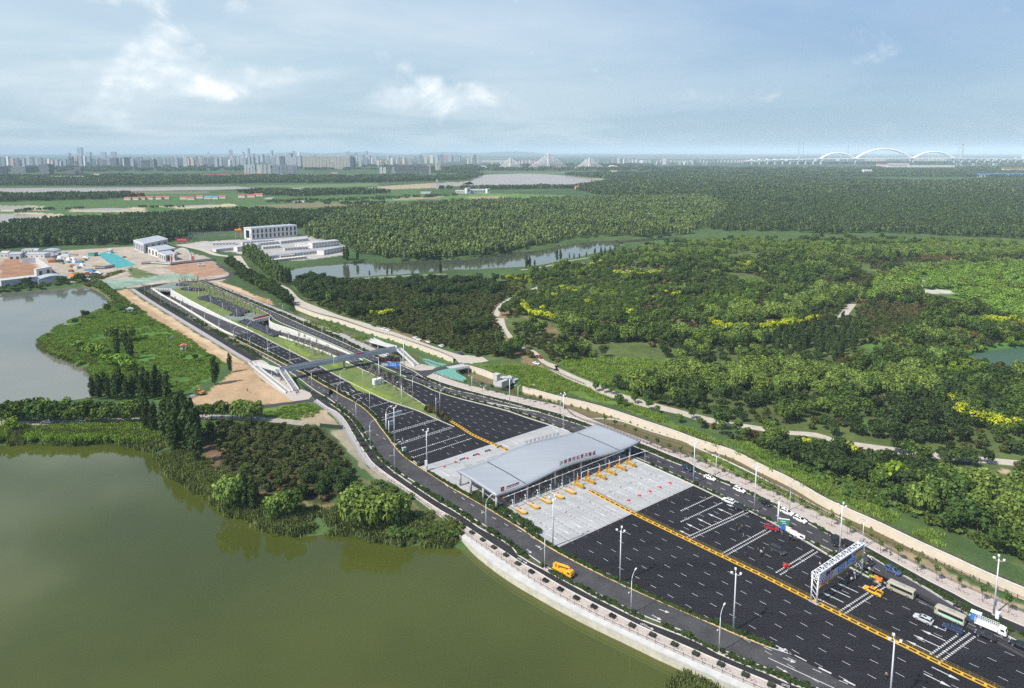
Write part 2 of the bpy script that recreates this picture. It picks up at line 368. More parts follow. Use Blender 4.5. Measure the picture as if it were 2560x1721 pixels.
L_wall_b=line(C('C10',(1090,600),(1300,660),(1500,740),(1840,885),(2000,930),(2333,1020)),C('C1',(1200,0),(1500,80),(1800,180),(2100,280),(2316,360)),C('C2',(600,120),(900,270),(1300,460),(1700,690),(2306,960)),C('C3',(700,265),(1000,400),(1300,540),(1636,680),(2000,840)))
L_near_b=line(C('C10',(960,650),(1060,745),(1250,840),(1500,905),(1800,975),(2100,1055),(2333,1115)),C('C1',(900,62),(1200,155),(1500,255),(1800,375),(2100,485)),C('C2',(100,40),(400,175),(700,320),(1000,475),(1300,640),(1600,800),(1900,960),(2306,1165)),C('C3',(700,380),(1000,515),(1300,650),(1636,790),(2000,940)))
WATER_Z=-2.6
for _l in(L_rail,L_side,L_bike,L_r2l,L_r3r,L_h3,L_rail3,L_wall_b,L_near_b):
 _t=(_l[-1]-_l[-6]).normalized();_l+=[_l[-1]+_t*k*10 for k in range(1,14)]
def wline(*segs,sm=True):return line(*segs,z=WATER_Z,sm=sm,step=5.0)
W_LAKE=wline(C('C8',(-60,305),(0,300),(150,290),(330,300),(560,290),(640,310),(740,330),(790,390),(830,450),(900,480),(980,540),(1060,590),(1100,640),(1200,655),(1250,690),(1350,722),(1480,740),(1680,730),(1800,760),(1950,780),(2100,790),(2200,790)),C('C4',(60,250),(300,405),(600,590),(800,700),(1100,875),(1400,1030),(1700,1180),(2000,1310),(2333,1470)),C('C9',(1000,1270)))
W_LAKE_ALL=W_LAKE+[p-Vector((5,4,-WATER_Z))for p in L_rail[-12:]]+[G(1280,2400,WATER_Z),G(-200,2300,WATER_Z),G(-900,1700,WATER_Z),G(-700,1200,WATER_Z)]
W_LEFT=wline(C('D',(-60,676),(0,668),(100,660),(190,655),(230,668),(252,690),(240,706),(180,730),(120,755),(94,770),(88,785),(100,800),(130,815),(170,830),(205,850),(215,880),(205,908),(150,915),(60,915),(0,922),(-200,935)))
W_LEFT+=[G(-700,900,WATER_Z),G(-500,745,WATER_Z)]
W_POND=wline(C('X5',(30,360),(60,300),(150,278),(400,257),(600,250),(900,238),(1250,225),(1400,200),(1700,165),(1830,140),(1980,115),(2150,105),(2210,118),(2190,150),(2050,190),(1830,240),(1600,285),(1450,290),(1300,300),(1100,305),(850,330),(600,345),(330,365),(200,372),(90,378)))
W_POND2=wline(C('D',(1400,548),(1470,543),(1560,540),(1560,545),(1480,551),(1420,556)))
W_LOTUS=wline(C('D',(2190,815),(2250,800),(2330,792),(2420,790),(2420,860),(2330,855),(2260,845),(2215,832)))
W_RIVER=[wline(C('D',(1052,420),(1072,413),(1095,401),(1125,397.5),(1200,396),(1270,399),(1350,407),(1372,414),(1330,419),(1250,424),(1150,423),(1090,425)))]+[wline(C('D',*p),sm=False)for p in([(-300,434),(0,429),(300,427),(540,425),(600,430),(490,434),(300,437),(0,441),(-300,448)],[(-100,470),(0,469),(90,471),(96,476),(30,480),(-100,482)],[(170,477),(240,474),(290,475),(310,478),(260,482),(190,481)],[(360,471),(480,466),(520,468),(420,474)],[(-200,488),(0,487),(100,489),(130,490),(60,500),(20,512),(-200,530)],[(660,429),(690,427),(700,434),(660,436)],[(830,428),(860,427),(868,433),(835,435)],[(985,419),(1070,414),(1080,420),(1000,426)])]
CANAL_A=offset(L_wall_a,.6)+list(reversed(L_near_a))
CANAL_B=offset(L_wall_b,.6)+list(reversed(L_near_b))
WATERS=[W_LAKE_ALL,W_LEFT,W_POND,W_POND2,W_LOTUS]+W_RIVER
R1R=line(C('C6',(690,328),(850,418),(1000,498),(1200,600),(1370,682),(1500,745)))
R1L=line(C('C6',(505,322),(610,388),(760,474),(910,563),(1060,656),(1200,735),(1310,788)))
R2R=line(C('C6',(1650,598)),C('C5',(300,22),(500,95),(700,170),(940,270),(1090,340),(1200,395)))
R2L=line(C('C6',(1480,640)),C('C5',(140,80),(330,148),(560,225),(850,333),(1060,428)))
def ramp_z(n,d):return[-d*(0.5+0.5*math.cos(math.pi*min(1,(i/(n-1))*1.02)))for i in range(n)]
def extend_back(A,d):t=(A[0]-A[1]).normalized();return A[0]+t*d
T1=[extend_back(R1L,34)]+R1L+list(reversed(R1R))+[extend_back(R1R,34)]
T2=[extend_back(R2L,34)]+R2L+list(reversed(R2R))+[extend_back(R2R,34)]
# ================================================================== ground
def poly(w,*p):return[Q(w,x,y)for x,y in p]
GRASS=(0.045,0.085,0.020);DRYG=(0.10,0.115,0.035);SAND=(0.385,0.27,0.16);SANDL=(0.47,0.35,0.22);SOIL=(0.16,0.10,0.055);DARKF=(0.028,0.048,0.016)
BRIGHT=(0.075,0.155,0.028);FIELD=(0.085,0.165,0.045);CONC=(0.34,0.31,0.265);TEAL=(0.06,0.28,0.27);REDSOIL=(0.29,0.16,0.095);PAVE=(0.42,0.36,0.30);FLAT=(0.055,0.095,0.03)
ZONES=[(poly('D',(440,480),(800,455),(1100,470),(1500,440),(2332,460),(2900,520),(2900,600),(1400,560),(1000,590),(700,545)),(0.065,0.105,0.032),20,.3),(poly('D',(660,640),(1000,640),(1500,590),(1700,550),(2600,540),(2900,1500),(2332,1290),(1900,1060),(1500,930),(1150,830),(900,760),(700,690)),(0.085,0.115,0.034),6,.35),(poly('D',(1965,680),(2000,640),(2100,612),(2332,605),(2700,610),(2700,760),(2332,740),(2200,690),(2080,700)),BRIGHT,6,.3),(poly('D',(1960,775),(2000,765),(2100,735),(2180,690),(2130,660),(2240,660),(2300,720),(2240,760),(2332,770),(2332,850),(2200,860),(2100,800),(1980,800)),BRIGHT,5,.3),(poly('D',(1270,825),(1330,815),(1480,820),(1620,822),(1560,845),(1470,850),(1500,880),(1420,905),(1330,870)),(0.10,0.185,0.034),4,.3),(poly('C7',(0,210),(200,215),(430,310),(700,430),(1000,560),(1500,780),(2000,1000),(2300,1180),(2000,1090),(1500,800),(1000,600),(600,440),(0,310)),(0.105,0.165,0.032),2,.3),(poly('C2',(500,0),(900,160),(1300,380),(1800,640),(2306,900),(2306,780),(1700,480),(1200,250),(760,0)),(0.06,0.10,0.024),2,.3),(poly('C2',(2306,780),(2306,905),(3200,1330),(3200,1100)),(0.06,0.10,0.024),2,.3),(poly('D',(1115,690),(1150,688),(1165,700),(1150,740),(1160,790),(1200,810),(1280,860),(1330,880),(1200,830),(1130,770)),(0.22,0.165,0.09),3,.3),(poly('X5',(760,470),(850,480),(840,505),(740,490)),(0.17,0.13,0.07),2,.2),(poly('X5',(700,690),(760,690),(860,720),(980,760),(940,780),(800,735)),(0.16,0.13,0.06),2,.3),(poly('X5',(1640,600),(1560,590),(1680,690),(1830,780),(1860,760),(1740,640)),(0.18,0.15,0.07),3,.3),(poly('X6',(1620,460),(1740,445),(1900,455),(1920,470),(1760,475)),(0.45,0.42,0.36),2,.2),(poly('X6',(90,640),(320,610),(420,640),(300,680),(120,690)),(0.15,0.13,0.06),4,.3),(poly('X6',(200,460),(290,465),(240,480)),REDSOIL,2,.2),(poly('C11',(1730,1330),(1900,1340),(1850,1365),(1750,1355)),SANDL,1,.2),(poly('C11',(1180,1350),(1440,1400),(1400,1430),(1180,1390)),(0.2,0.16,0.1),2,.3),(poly('C11',(460,840),(560,850),(660,950),(600,990),(480,900)),BRIGHT,2,.2),(poly('X5',(1980,5),(2140,0),(2333,10),(2333,40),(2100,45)),(0.24,0.18,0.10),4,.3),(poly('D',(-300,505),(0,512),(200,500),(560,485),(700,470),(900,455),(1000,440),(900,425),(560,440),(300,445),(0,445),(-300,450)),(0.065,0.125,0.034),14,.3),(poly('D',(20,512),(140,490),(330,484),(550,474),(570,482),(300,496),(100,512)),FIELD,10,.5),(poly('D',(700,455),(880,448),(1020,442),(1060,440),(900,452),(720,462)),FIELD,8,.5),(poly('D',(720,456),(960,449),(1000,441),(1080,445),(1000,456),(800,462)),(0.09,0.165,0.05),6,.5),(poly('D',(1025,448),(1100,440),(1180,442),(1300,446),(1240,456),(1100,462),(1000,470)),(0.10,0.19,0.045),8,.5),(poly('D',(560,470),(700,462),(840,460),(900,464),(640,476)),(0.17,0.15,0.08),5,.2),(poly('D',(890,452),(1010,447),(1000,452),(900,456)),(0.30,0.24,0.14),4,.2),(poly('D',(1060,449),(1140,446),(1160,450),(1080,454)),(0.30,0.24,0.14),4,.2),(poly('D',(640,425),(860,421),(870,424),(660,428)),(0.12,0.17,0.06),5,.2),(poly('D',(560,424),(860,417),(860,422),(600,427)),(0.11,0.16,0.06),5,.2),(poly('D',(860,425),(1075,412),(1082,420),(1000,428),(880,432)),(0.34,0.27,0.18),8,.15),(poly('D',(1265,399),(1370,407),(1420,410),(1400,420),(1340,423),(1300,418),(1340,412)),(0.30,0.25,0.17),8,.15),(poly('D',(-300,490),(60,484),(140,487),(150,494),(40,515),(-300,535)),(0.40,0.33,0.22),6,.15),(poly('D',(-60,466),(96,468),(110,480),(-60,484)),(0.40,0.33,0.24),6,.15),(poly('D',(150,475),(330,472),(330,484),(160,483)),(0.38,0.33,0.22),6,.15),(poly('D',(345,470),(530,464),(540,470),(410,476)),(0.40,0.34,0.22),6,.15),(poly('D',(-200,442),(200,437),(470,436),(480,441),(200,445),(-200,452)),(0.14,0.15,0.08),10,.2),(poly('D',(1080,391),(1480,391),(1600,394),(1400,398),(1200,396)),(0.10,0.13,0.06),20,.3),(poly('D',(1990,575-92),(2140,486),(2300,494),(2332,500),(2100,496)),(0.11,0.13,0.06),6,.2),(poly('D',(1700,513),(1820,505),(1960,507),(1900,516),(1760,520)),(0.08,0.13,0.04),6,.2),(poly('D',(2180,480),(2330,484),(2332,489),(2200,486)),(0.2,0.17,0.11),4,.2),(poly('D',(-60,600),(0,585),(130,572),(330,560),(420,570),(480,590),(525,625),(500,645),(330,655),(250,655),(215,640),(-60,660)),(0.36,0.31,0.245),2,.25),(poly('E7',(0,460),(80,400),(240,410),(250,450),(420,470),(440,520),(430,630),(200,640),(0,650)),REDSOIL,1.5,.3),(poly('E7',(1500,500),(1620,520),(1700,560),(1850,600),(1650,645),(1510,620)),(0.10,0.13,0.045),2,.3),(poly('E7',(1900,500),(2333,465),(2450,500),(2560,560),(2400,620),(2100,590)),REDSOIL,2,.25),(poly('E8',(430,540),(560,500),(900,490),(1040,600),(800,640),(500,580)),(0.33,0.20,0.13),2,.25),(poly('E7',(1140,665),(1500,650),(1900,600),(2250,580),(2300,640),(1900,660),(1500,740),(1310,770)),(0.21,0.30,0.23),2.5,.35),(poly('E8',(800,290),(1180,270),(1300,330),(1160,400),(900,380),(560,320)),(0.38,0.355,0.32),2,.15),(poly('E8',(680,400),(900,450),(720,470)),CONC,1,.1),(poly('E8',(900,350),(1300,250),(1850,230),(2200,330),(2200,420),(1700,480),(1300,440)),(0.36,0.34,0.31),2,.15),(poly('D',(90,770),(140,735),(250,695),(310,705),(420,765),(520,830),(440,890),(390,915),(230,900),(215,870),(170,830),(110,800)),(0.06,0.125,0.026),2,.4),(poly('D',(300,720),(420,770),(510,830),(440,885),(380,880),(300,800)),(0.075,0.155,0.03),3,.35),(poly('D',(180,650),(225,640),(270,672),(330,710),(310,715),(250,690)),(0.12,0.13,0.05),2,.3),(poly('C6',(130,345),(270,320),(420,430),(1000,790),(1420,1040),(1420,1090),(1290,1090),(1130,980),(860,850),(690,720),(560,640),(400,560),(300,480),(150,370)),SAND,.8,.25),(poly('C6',(300,360),(600,540),(1000,790),(1400,1040),(1300,1040),(1000,850),(700,660),(450,500),(320,400)),SANDL,.8,.25),(poly('C6',(1290,1080),(1420,1040),(1560,1190),(1780,1340),(1890,1415),(1500,1470),(880,1440),(860,1400),(1040,1330),(1180,1220),(1280,1130)),SAND,.8,.22),(poly('C5',(160,870),(400,835),(700,800),(790,880),(790,940),(700,985),(600,995),(380,975),(160,935)),(0.10,0.15,0.035),1,.35),(poly('C5',(590,930),(700,890),(800,870),(900,960),(985,1040),(870,1040),(600,1000)),(0.34,0.27,0.18),1.2,.3),(poly('C5',(870,1080),(1000,1070),(1030,1110),(1150,1280),(1290,1450),(1500,1555),(1400,1580),(1200,1450),(1090,1330),(960,1180)),(0.27,0.24,0.17),1.0,.3),(poly('C8',(1000,180),(1270,190),(1560,215),(1640,290),(1720,430),(1700,520),(1600,580),(1300,560),(1000,430),(985,300)),(0.05,0.055,0.022),2,.4),(poly('C8',(985,300),(1080,300),(1090,420),(1000,440)),(0.15,0.095,0.055),2,.3),(poly('C8',(1470,590),(1690,580),(1680,620),(1490,620)),(0.22,0.165,0.08),2,.3),(poly('C8',(1260,520),(1310,520),(1320,600),(1260,620)),(0.15,0.10,0.055),1,.3),(poly('C8',(1720,460),(1820,470),(2150,660),(2100,700),(1900,640),(1940,560)),(0.13,0.13,0.05),1.5,.35),(poly('C2',(-900,-260),(-400,-70),(0,70),(300,230),(600,370),(900,500),(1500,780),(2306,1200),(2306,1130),(1600,850),(1000,540),(400,230),(0,30),(-500,-150),(-900,-330)),(0.33,0.255,0.165),.8,.3),(poly('C3',(200,195),(450,345),(1000,615),(1636,895),(1900,1000),(1900,960),(1300,690),(700,400),(300,160)),(0.28,0.22,0.13),1.2,.4),(poly('C6',(1150,250),(1330,300),(1500,380),(1640,430),(1690,480),(1500,440),(1250,330),(1060,255)),SANDL,1,.2),(poly('C6',(1500,390),(1660,430),(1690,480),(1560,450)),(0.35,0.22,0.12),1,.2),(poly('C5',(300,-40),(620,0),(1240,235),(1240,290),(1480,350),(1900,430),(2050,425),(1500,220),(865,0),(600,-100)),(0.11,0.125,0.045),1,.5),(poly('C5',(700,30),(1000,120),(1180,190),(1240,240),(1000,150),(760,70)),(0.24,0.20,0.12),1,.4),(poly('C10',(1090,600),(1280,590),(1600,580),(1990,610),(2110,650),(2333,740),(2333,1010),(1840,885),(1760,790),(1520,740)),(0.09,0.14,0.03),1.5,.4),(poly('C10',(1300,600),(1700,610),(2000,650),(1900,680),(1500,660)),(0.19,0.155,0.07),1.5,.4),(poly('D',(490,585),(560,590),(640,650),(680,690),(660,700),(560,640),(500,610)),(0.05,0.085,0.025),3,.3),(poly('D',(555,575),(650,640),(655,645),(600,620),(550,585)),(0.06,0.10,0.03),3,.3),(poly('D',(-60,960),(450,935),(600,950),(460,985),(-60,1000)),(0.06,0.10,0.028),1.5,.3),]
def build_ground():
 nth,nr=760,900
 th=np.radians(np.linspace(-64,64,nth));r=150*np.exp(np.linspace(0,math.log(46000/150),nr))
 TH,RR=np.meshgrid(th,r);X=RR*np.sin(TH);Y=RR*np.cos(TH)-60
 x=X.ravel();y=Y.ravel()
 Zz=(vnoise(x,y,35,3)-.5)*0.25*np.clip((RR.ravel()-900)/800,0,1)
 for P in WATERS:
  ins=inpoly(x,y,P);d=dist_poly(x,y,P,9.0);d=np.where(ins,d,-d)
  lvl=np.interp(d,[-9,-6,0,5,9],[0,0,WATER_Z,WATER_Z-1.2,WATER_Z-1.6]);Zz=np.where(d>-6,np.minimum(Zz,lvl),Zz)
 for P,dz in((CANAL_A,-3.2),(CANAL_B,-3.8)):
  nl=L_near_a if P is CANAL_A else L_near_b
  ins=inpoly(x,y,P);d=dist_poly(x,y,nl+list(reversed(nl)),6.0);Zz=np.where(ins,np.minimum(Zz,dz*np.clip((d-.3)/2.2,0,1)),Zz)
 for P in(T1,T2):
  ins=inpoly(x,y,P);Zz=np.where(ins,-7.6,Zz)
 col=np.empty((x.size,3));big=vnoise(x,y,60,1)[:,None]
 col[:]=np.array(FLAT)*(0.75+0.5*big)
 far=np.clip((RR.ravel()-4200)/2500,0,1)[:,None]
 col=col*(1-far)+np.array((0.05,0.075,0.045))*far
 n1=vnoise(x,y,5,5)-.5;n2=vnoise(x,y,5,6)-.5;n3=vnoise(x,y,1.7,7)-.5;v1=vnoise(x,y,9,8);v2=vnoise(x,y,2.3,9)
 for P,c,er,va in ZONES:
  s=inpoly(x+n1*er*2.2+n3*er,y+n2*er*2.2-n3*er,P)
  col[s]=np.array(c)*(1+va*(v1[s]*1.1+v2[s]*.9-1.0))[:,None]
 idx=np.arange(nth*nr).reshape(nr,nth)
 Fq=np.stack([idx[:-1,:-1],idx[:-1,1:],idx[1:,1:],idx[1:,:-1]],-1).reshape(-1,4)[:,::-1]
 me=bpy.data.meshes.new('ground');me.vertices.add(x.size);me.vertices.foreach_set('co',np.stack([x,y,Zz],-1).ravel())
 me.loops.add(Fq.size);me.loops.foreach_set('vertex_index',Fq.ravel().astype(np.int32));me.polygons.add(len(Fq));me.polygons.foreach_set('loop_start',np.arange(0,Fq.size,4,dtype=np.int32))
 me.update(calc_edges=True)
 a=me.color_attributes.new('cover','FLOAT_COLOR','POINT');a.data.foreach_set('color',np.concatenate([col,np.ones((x.size,1))],1).astype(np.float32).ravel())
 me.polygons.foreach_set('use_smooth',[True]*len(Fq))
 m=bpy.data.materials.new('ground_cover');m.use_nodes=True;nt=m.node_tree;L=nt.links;p=nt.nodes['Principled BSDF'];p.inputs['Roughness'].default_value=.95;p.inputs['Specular IOR Level'].default_value=.15
 at=N(nt,'ShaderNodeVertexColor',layer_name='cover');pos=N(nt,'ShaderNodeNewGeometry').outputs['Position']
 a1=N(nt,'ShaderNodeTexNoise',ins={2:.9,3:8,4:.7});L.new(pos,a1 .inputs[0]);a2=N(nt,'ShaderNodeTexNoise',ins={2:.07,3:5,4:.6});L.new(pos,a2 .inputs[0])
 k=math_(nt,'ADD',math_(nt,'MULTIPLY',a1 .outputs[0],1.0),math_(nt,'MULTIPLY',a2 .outputs[0],.7));k=math_(nt,'ADD',k,0.15)
 cc=N(nt,'ShaderNodeCombineXYZ');[L.new(k,cc.inputs[i])for i in range(3)]
 L.new(mixc(nt,1.0,at.outputs[0],cc.outputs[0],'MULTIPLY'),p.inputs['Base Color'])
 b=N(nt,'ShaderNodeBump',ins={0:.5,1:.5});L.new(a1 .outputs[0],b.inputs[2]);L.new(b.outputs[0],p.inputs['Normal'])
 me.materials.append(m);o=bpy.data.objects.new('ground',me);COL.objects.link(o);o['kind']='structure'
build_ground()
def water_mat(name,col,rough,ior,var=None,bumpy=0.03,scale=1.2):
 m=bpy.data.materials.new(name);m.use_nodes=True;nt=m.node_tree;L=nt.links;p=nt.nodes['Principled BSDF']
 p.inputs['Base Color'].default_value=(*col,1);p.inputs['Roughness'].default_value=rough;p.inputs['IOR'].default_value=ior;p.inputs['Specular IOR Level'].default_value=.5
 pos=N(nt,'ShaderNodeNewGeometry').outputs['Position']
 if var:
  n=N(nt,'ShaderNodeTexNoise',ins={2:.012,3:4,4:.5});L.new(pos,n.inputs[0])
  L.new(mixc(nt,smooth(nt,n.outputs[0],.38,.64),col,var),p.inputs['Base Color'])
 n=N(nt,'ShaderNodeTexNoise',ins={2:scale,3:3,4:.5});L.new(pos,n.inputs[0]);b=N(nt,'ShaderNodeBump',ins={0:bumpy,1:.2});L.new(n.outputs[0],b.inputs[2]);L.new(b.outputs[0],p.inputs['Normal'])
 return m
M_LAKE=water_mat('green_lake_water',(0.064,0.077,0.0125),.06,1.48,(0.050,0.062,0.010))
M_LAKE2=water_mat('grey_lake_water',(0.115,0.130,0.105),.09,1.45,(0.155,0.145,0.115))
M_POND=water_mat('pond_water',(0.060,0.072,0.050),.07,1.45)
M_RIV=water_mat('silty_river_water',(0.27,0.215,0.165),.25,1.33)
M_CANAL=water_mat('canal_water',(0.10,0.085,0.030),.12,1.33)
def grow(P,d=3.5):
 """water reaches a little past the shore so that the bank cuts it"""
 A=sum((P[i].x*P[(i+1)%len(P)].y-P[(i+1)%len(P)].x*P[i].y)for i in range(len(P)))
 s=-1 if A>0 else 1;out=[]
 for i,p in enumerate(P):
  t=P[(i+1)%len(P)]-P[i-1];t.z=0
  if t.length<1e-6:continue
  t.normalize();out.append(p+Vector((-t.y,t.x,0))*d*s)
 return out
for nm,P,m in[('lake',W_LAKE_ALL,M_LAKE),('lake_across_the_spit',W_LEFT,M_LAKE2),('pond',W_POND,M_POND),('pond_beyond_the_park',W_POND2,M_POND)]:
 sheet(nm,grow(P,1.2),WATER_Z,m)
for i,P in enumerate(W_RIVER):sheet('river' if i==0 else 'river_shallows',P,WATER_Z+.3,M_RIV)
sheet('lotus_pond',W_LOTUS,WATER_Z+.2,mat('lotus_leaves',(0.04,0.115,0.055),.6,var=.5,scale=.5,coord='World',col2=(0.055,0.085,0.07)))
ribbon('canal_water',offset(L_wall_b,0),L_near_b,-3.35,M_CANAL)
# ================================================================== paving
A_NEW=mat('new_asphalt',(0.0145,0.0138,0.0165),.86,var=.36,scale=.07,coord='World',spec=.25,stretch=(R(-38),(.25,1,1)))
A_OLD=mat('worn_asphalt',(0.058,0.057,0.058),.9,var=.34,scale=.16,coord='World',spec=.22)
A_BIKE=mat('cycle_track_asphalt',(0.026,0.025,0.026),.9,var=.25,scale=.15,coord='World',spec=.2)
A_FRT=mat('frontage_asphalt',(0.052,0.050,0.054),.88,var=.22,scale=.09,coord='World',spec=.25)
CONCRETE=mat('plaza_concrete',(0.36,0.365,0.36),.85,var=.13,scale=.16,coord='World',spec=.2,stretch=(R(-38),(.2,1,1)))
def joints(m,ang,a,b):
 """sawn joints between the slabs"""
 nt=m.node_tree;L=nt.links;p=nt.nodes['Principled BSDF'];src=p.inputs['Base Color'].links[0].from_socket;mp=N(nt,'ShaderNodeMapping');L.new(N(nt,'ShaderNodeNewGeometry').outputs['Position'],mp.inputs[0]);mp.inputs[2].default_value=(0,0,ang);sp=N(nt,'ShaderNodeSeparateXYZ');L.new(mp.outputs[0],sp.inputs[0])
 f=math_(nt,'MAXIMUM',math_(nt,'LESS_THAN',math_(nt,'FRACT',math_(nt,'DIVIDE',sp.outputs[0],a)),.025),math_(nt,'LESS_THAN',math_(nt,'FRACT',math_(nt,'DIVIDE',sp.outputs[1],b)),.025));L.new(mixc(nt,f,src,(0.20,0.20,0.20)),p.inputs['Base Color'])
joints(CONCRETE,R(-38),5.0,5.0)
KERB=mat('kerb_stone',(0.56,0.53,0.47),.8,var=.12,scale=.6,coord='World')
WHITE=mat('white_road_paint',(0.54,0.54,0.53),.6,var=.25,scale=1.5,coord='World')
YEL=mat('yellow_road_paint',(0.58,0.36,0.10),.6,var=.12,scale=1.0,coord='World')
PAVING=mat('pavement_slabs',(0.42,0.365,0.32),.85,var=.16,scale=1.1,coord='World')
PAV_G=mat('grey_pavement',(0.34,0.32,0.31),.85,var=.18,scale=1.0,coord='World')
PATH=mat('park_path',(0.43,0.385,0.315),.9,var=.15,scale=.3,coord='World')
HEDGE_SOIL=mat('planting_soil',(0.065,0.075,0.030),.95,var=.45,scale=.7,coord='World')
LAWN=mat('lawn',(0.070,0.140,0.026),.95,var=.35,scale=.14,coord='World',col2=(0.17,0.19,0.05))
LIME=mat('lime_ground_cover',(0.165,0.225,0.022),.95,var=.3,scale=.6,coord='World')
bottom=[G(2650,1800),G(2760,1900)]
P_plaza=L_med+[Q('C9',1500,780),Q('C9',1950,1060),L_r2l[-13]+Vector((2.5,2,0)),L_r2l[-1]+Vector((2.5,2,0)),L_r2l[-1]+Vector((40,30,0))]+list(reversed(cut(L_r3r,Q('C3',400,490),L_r3r[-1])))+[Q('C3',370,640)]+list(reversed(cut(L_kR,Q('C5',1250,420),Q('C3',370,640))))+cut(L_rcl,Q('C5',1060,425),Q('C5',1800,835))+list(reversed(cut(L_kM,Q('C6',1500,745),Q('C12',1780,585))))
sheet('toll_plaza_road',P_plaza,.02,A_NEW)
ribbon('frontage_road',L_r2l_up+L_r2l,L_r2r_up+L_r2r+[Q('C9',1700,800),Q('C9',2000,950),Q('C9',2300,1120),L_r2l[-1]+Vector((9,7,0))],.024,A_OLD,n=240)
ribbon('frontage_road',L_r3l,L_r3r,.024,A_FRT,n=220)
ribbon('cycle_track',L_side,L_bike,.028,A_BIKE,n=200);ribbon('cycle_track',L_side_up,cut(L_bike_up,L_bike_up[0],Q('C6',1560,1012)),.028,A_BIKE)
ribbon('pavement',L_rail_up,L_side_up,.10,PAV_G);ribbon('pavement',cut(L_rail,L_rail[0],Q('C12',700,1380)),cut(L_side,L_side[0],Q('C12',850,1390)),.10,PAV_G);ribbon('pavement',cut(L_rail,Q('C12',700,1380),L_rail[-1]),cut(L_side,Q('C12',850,1390),L_side[-1]),.10,PAVING)
ribbon('pavement',L_rail3,L_h3,.10,PAVING);ribbon('pavement',L_rail3_up,L_h3_up,.10,PAV_G)
mid3=[a.lerp(b,.55)for a,b in zip(resample(L_r3r,200),resample([L_r3r[0]]+L_h3_up+L_h3,200))]
L_h3m=[a.lerp(b,.60)for a,b in zip(resample(cut(L_r3r,Q('C10',520,765),L_r3r[-1]),120),resample(L_h3,120))]
ribbon('planting_strip',cut(L_r3r,Q('C10',520,765),L_r3r[-1]),L_h3m,.06,HEDGE_SOIL,n=120);ribbon('cycle_track',L_h3m,L_h3,.05,A_BIKE,n=120)
ribbon('planting_strip',cut(L_r3r,L_r3r[0],Q('C5',1400,395)),L_h3_up,.06,HEDGE_SOIL)
ribbon('planting_strip',cut(L_bike,L_bike[0],L_bike[-1]),L_r2l,.12,HEDGE_SOIL,n=200);ribbon('planting_strip',cut(L_bike_up,L_bike_up[0],Q('C6',1560,1012)),cut(L_r2l_up,L_r2l_up[0],Q('C5',200,345)),.12,HEDGE_SOIL)
ribbon('planting_strip',cut(L_r2r_up,Q('C6',1330,817),L_r2r_up[-1])+L_r2r,L_med,.14,HEDGE_SOIL,n=220)
ribbon('planting_strip',cut(L_kR,Q('C5',1600,572),L_kR[-1]),cut(L_r3l,Q('C10',300,760),L_r3l[-1]),.14,HEDGE_SOIL,n=200)
ap=[Q('C1',1062,1312),Q('C1',2258,766)]+list(reversed(cut(L_kR,Q('C1',985,225),Q('C1',2255,765))))+[Q('C1',985,225),Q('C1',0,545)]+cut(L_med,Q('C1',-60,560),Q('C1',1060,1315))
sheet('concrete_apron',ap,.028,CONCRETE)
P_isl=cut(L_kM,Q('C6',1500,745),Q('C12',1780,585))+[Q('C12',1850,610)]+[Q('C5',1830,850)]+list(reversed(L_rcl))+[R2L[0],Q('C6',1480,640)]+[Q('C6',1640,560)]+list(reversed(cut(L_r3l,Q('C6',960,255),Q('C6',1620,555))))+[Q('C6',760,280),Q('C6',700,325)]+R1R
sheet('median_lawn',P_isl,.06,LAWN)
for p in([(1040,590),(1230,650),(1330,700),(1480,760),(1460,780),(1300,730),(1150,690)],[(430,200),(520,220),(600,290),(690,330),(660,360),(560,310),(450,250)],[(890,420),(960,430),(940,470),(900,460)]):
 sheet('ground_cover_bed',spline([Q('C5',*q)for q in p]+[Q('C5',*p[0])])[:-1],.068,LIME)
ribbon('loop_road',spline(poly('C6',(365,322),(400,300),(480,284),(560,274),(700,260),(940,240))),spline(poly('C6',(430,345),(465,325),(520,306),(580,292),(760,274),(965,256))),.026,A_BIKE)
ribbon('side_road',spline(poly('C6',(960,252),(1130,237),(1290,207),(1303,180),(1240,130),(1150,72))),spline(poly('C6',(940,240),(1100,225),(1230,200),(1258,180),(1210,140),(1115,78))),.044,A_FRT)
sheet('side_road',poly('C5',(140,845),(300,820),(520,795),(690,768),(740,775),(880,800),(760,795),(640,803),(400,832),(160,875)),.035,A_FRT)
sheet('side_road',poly('C5',(560,600),(640,650),(740,706),(860,768),(940,830),(860,800),(740,775),(690,735)),.032,A_BIKE)
sheet('bridge_foot_paving',spline(poly('C6',(1420,1035),(1480,1022),(1560,1012),(1760,1170),(1930,1290),(2040,1330),(2062,1362),(2030,1395),(1890,1415),(1780,1350),(1560,1190),(1420,1035)))[:-1],.10,PAVING)
sheet('bridge_foot_paving',spline(poly('C10',(200,560),(330,540),(480,585),(690,632),(640,664),(480,677),(400,660),(300,620),(200,560)))[:-1],.12,PAVING)
sheet('junction_road',poly('C10',(400,680),(480,675),(640,662),(900,600),(930,650),(650,705),(560,755),(520,765)),.04,A_FRT)
NETG=mat('green_dust_net',(0.12,0.30,0.235),.8,var=.3,scale=.8,coord='World')
sheet('covered_ground',spline(poly('C10',(480,520),(560,515),(700,565),(840,590),(760,615),(680,632),(600,600),(480,520)))[:-1],.09,NETG)
sheet('covered_ground',spline(poly('C10',(650,700),(740,672),(930,640),(960,700),(1100,780),(1060,820),(900,790),(740,745),(650,700)))[:-1],.09,NETG)
sheet('covered_ground',poly('E7',(1135,360),(1240,320),(1300,330),(1590,480),(1360,520),(1180,390)),.08,mat('teal_dust_net',(0.05,0.27,0.28),.8,var=.3,scale=.2,coord='World'))
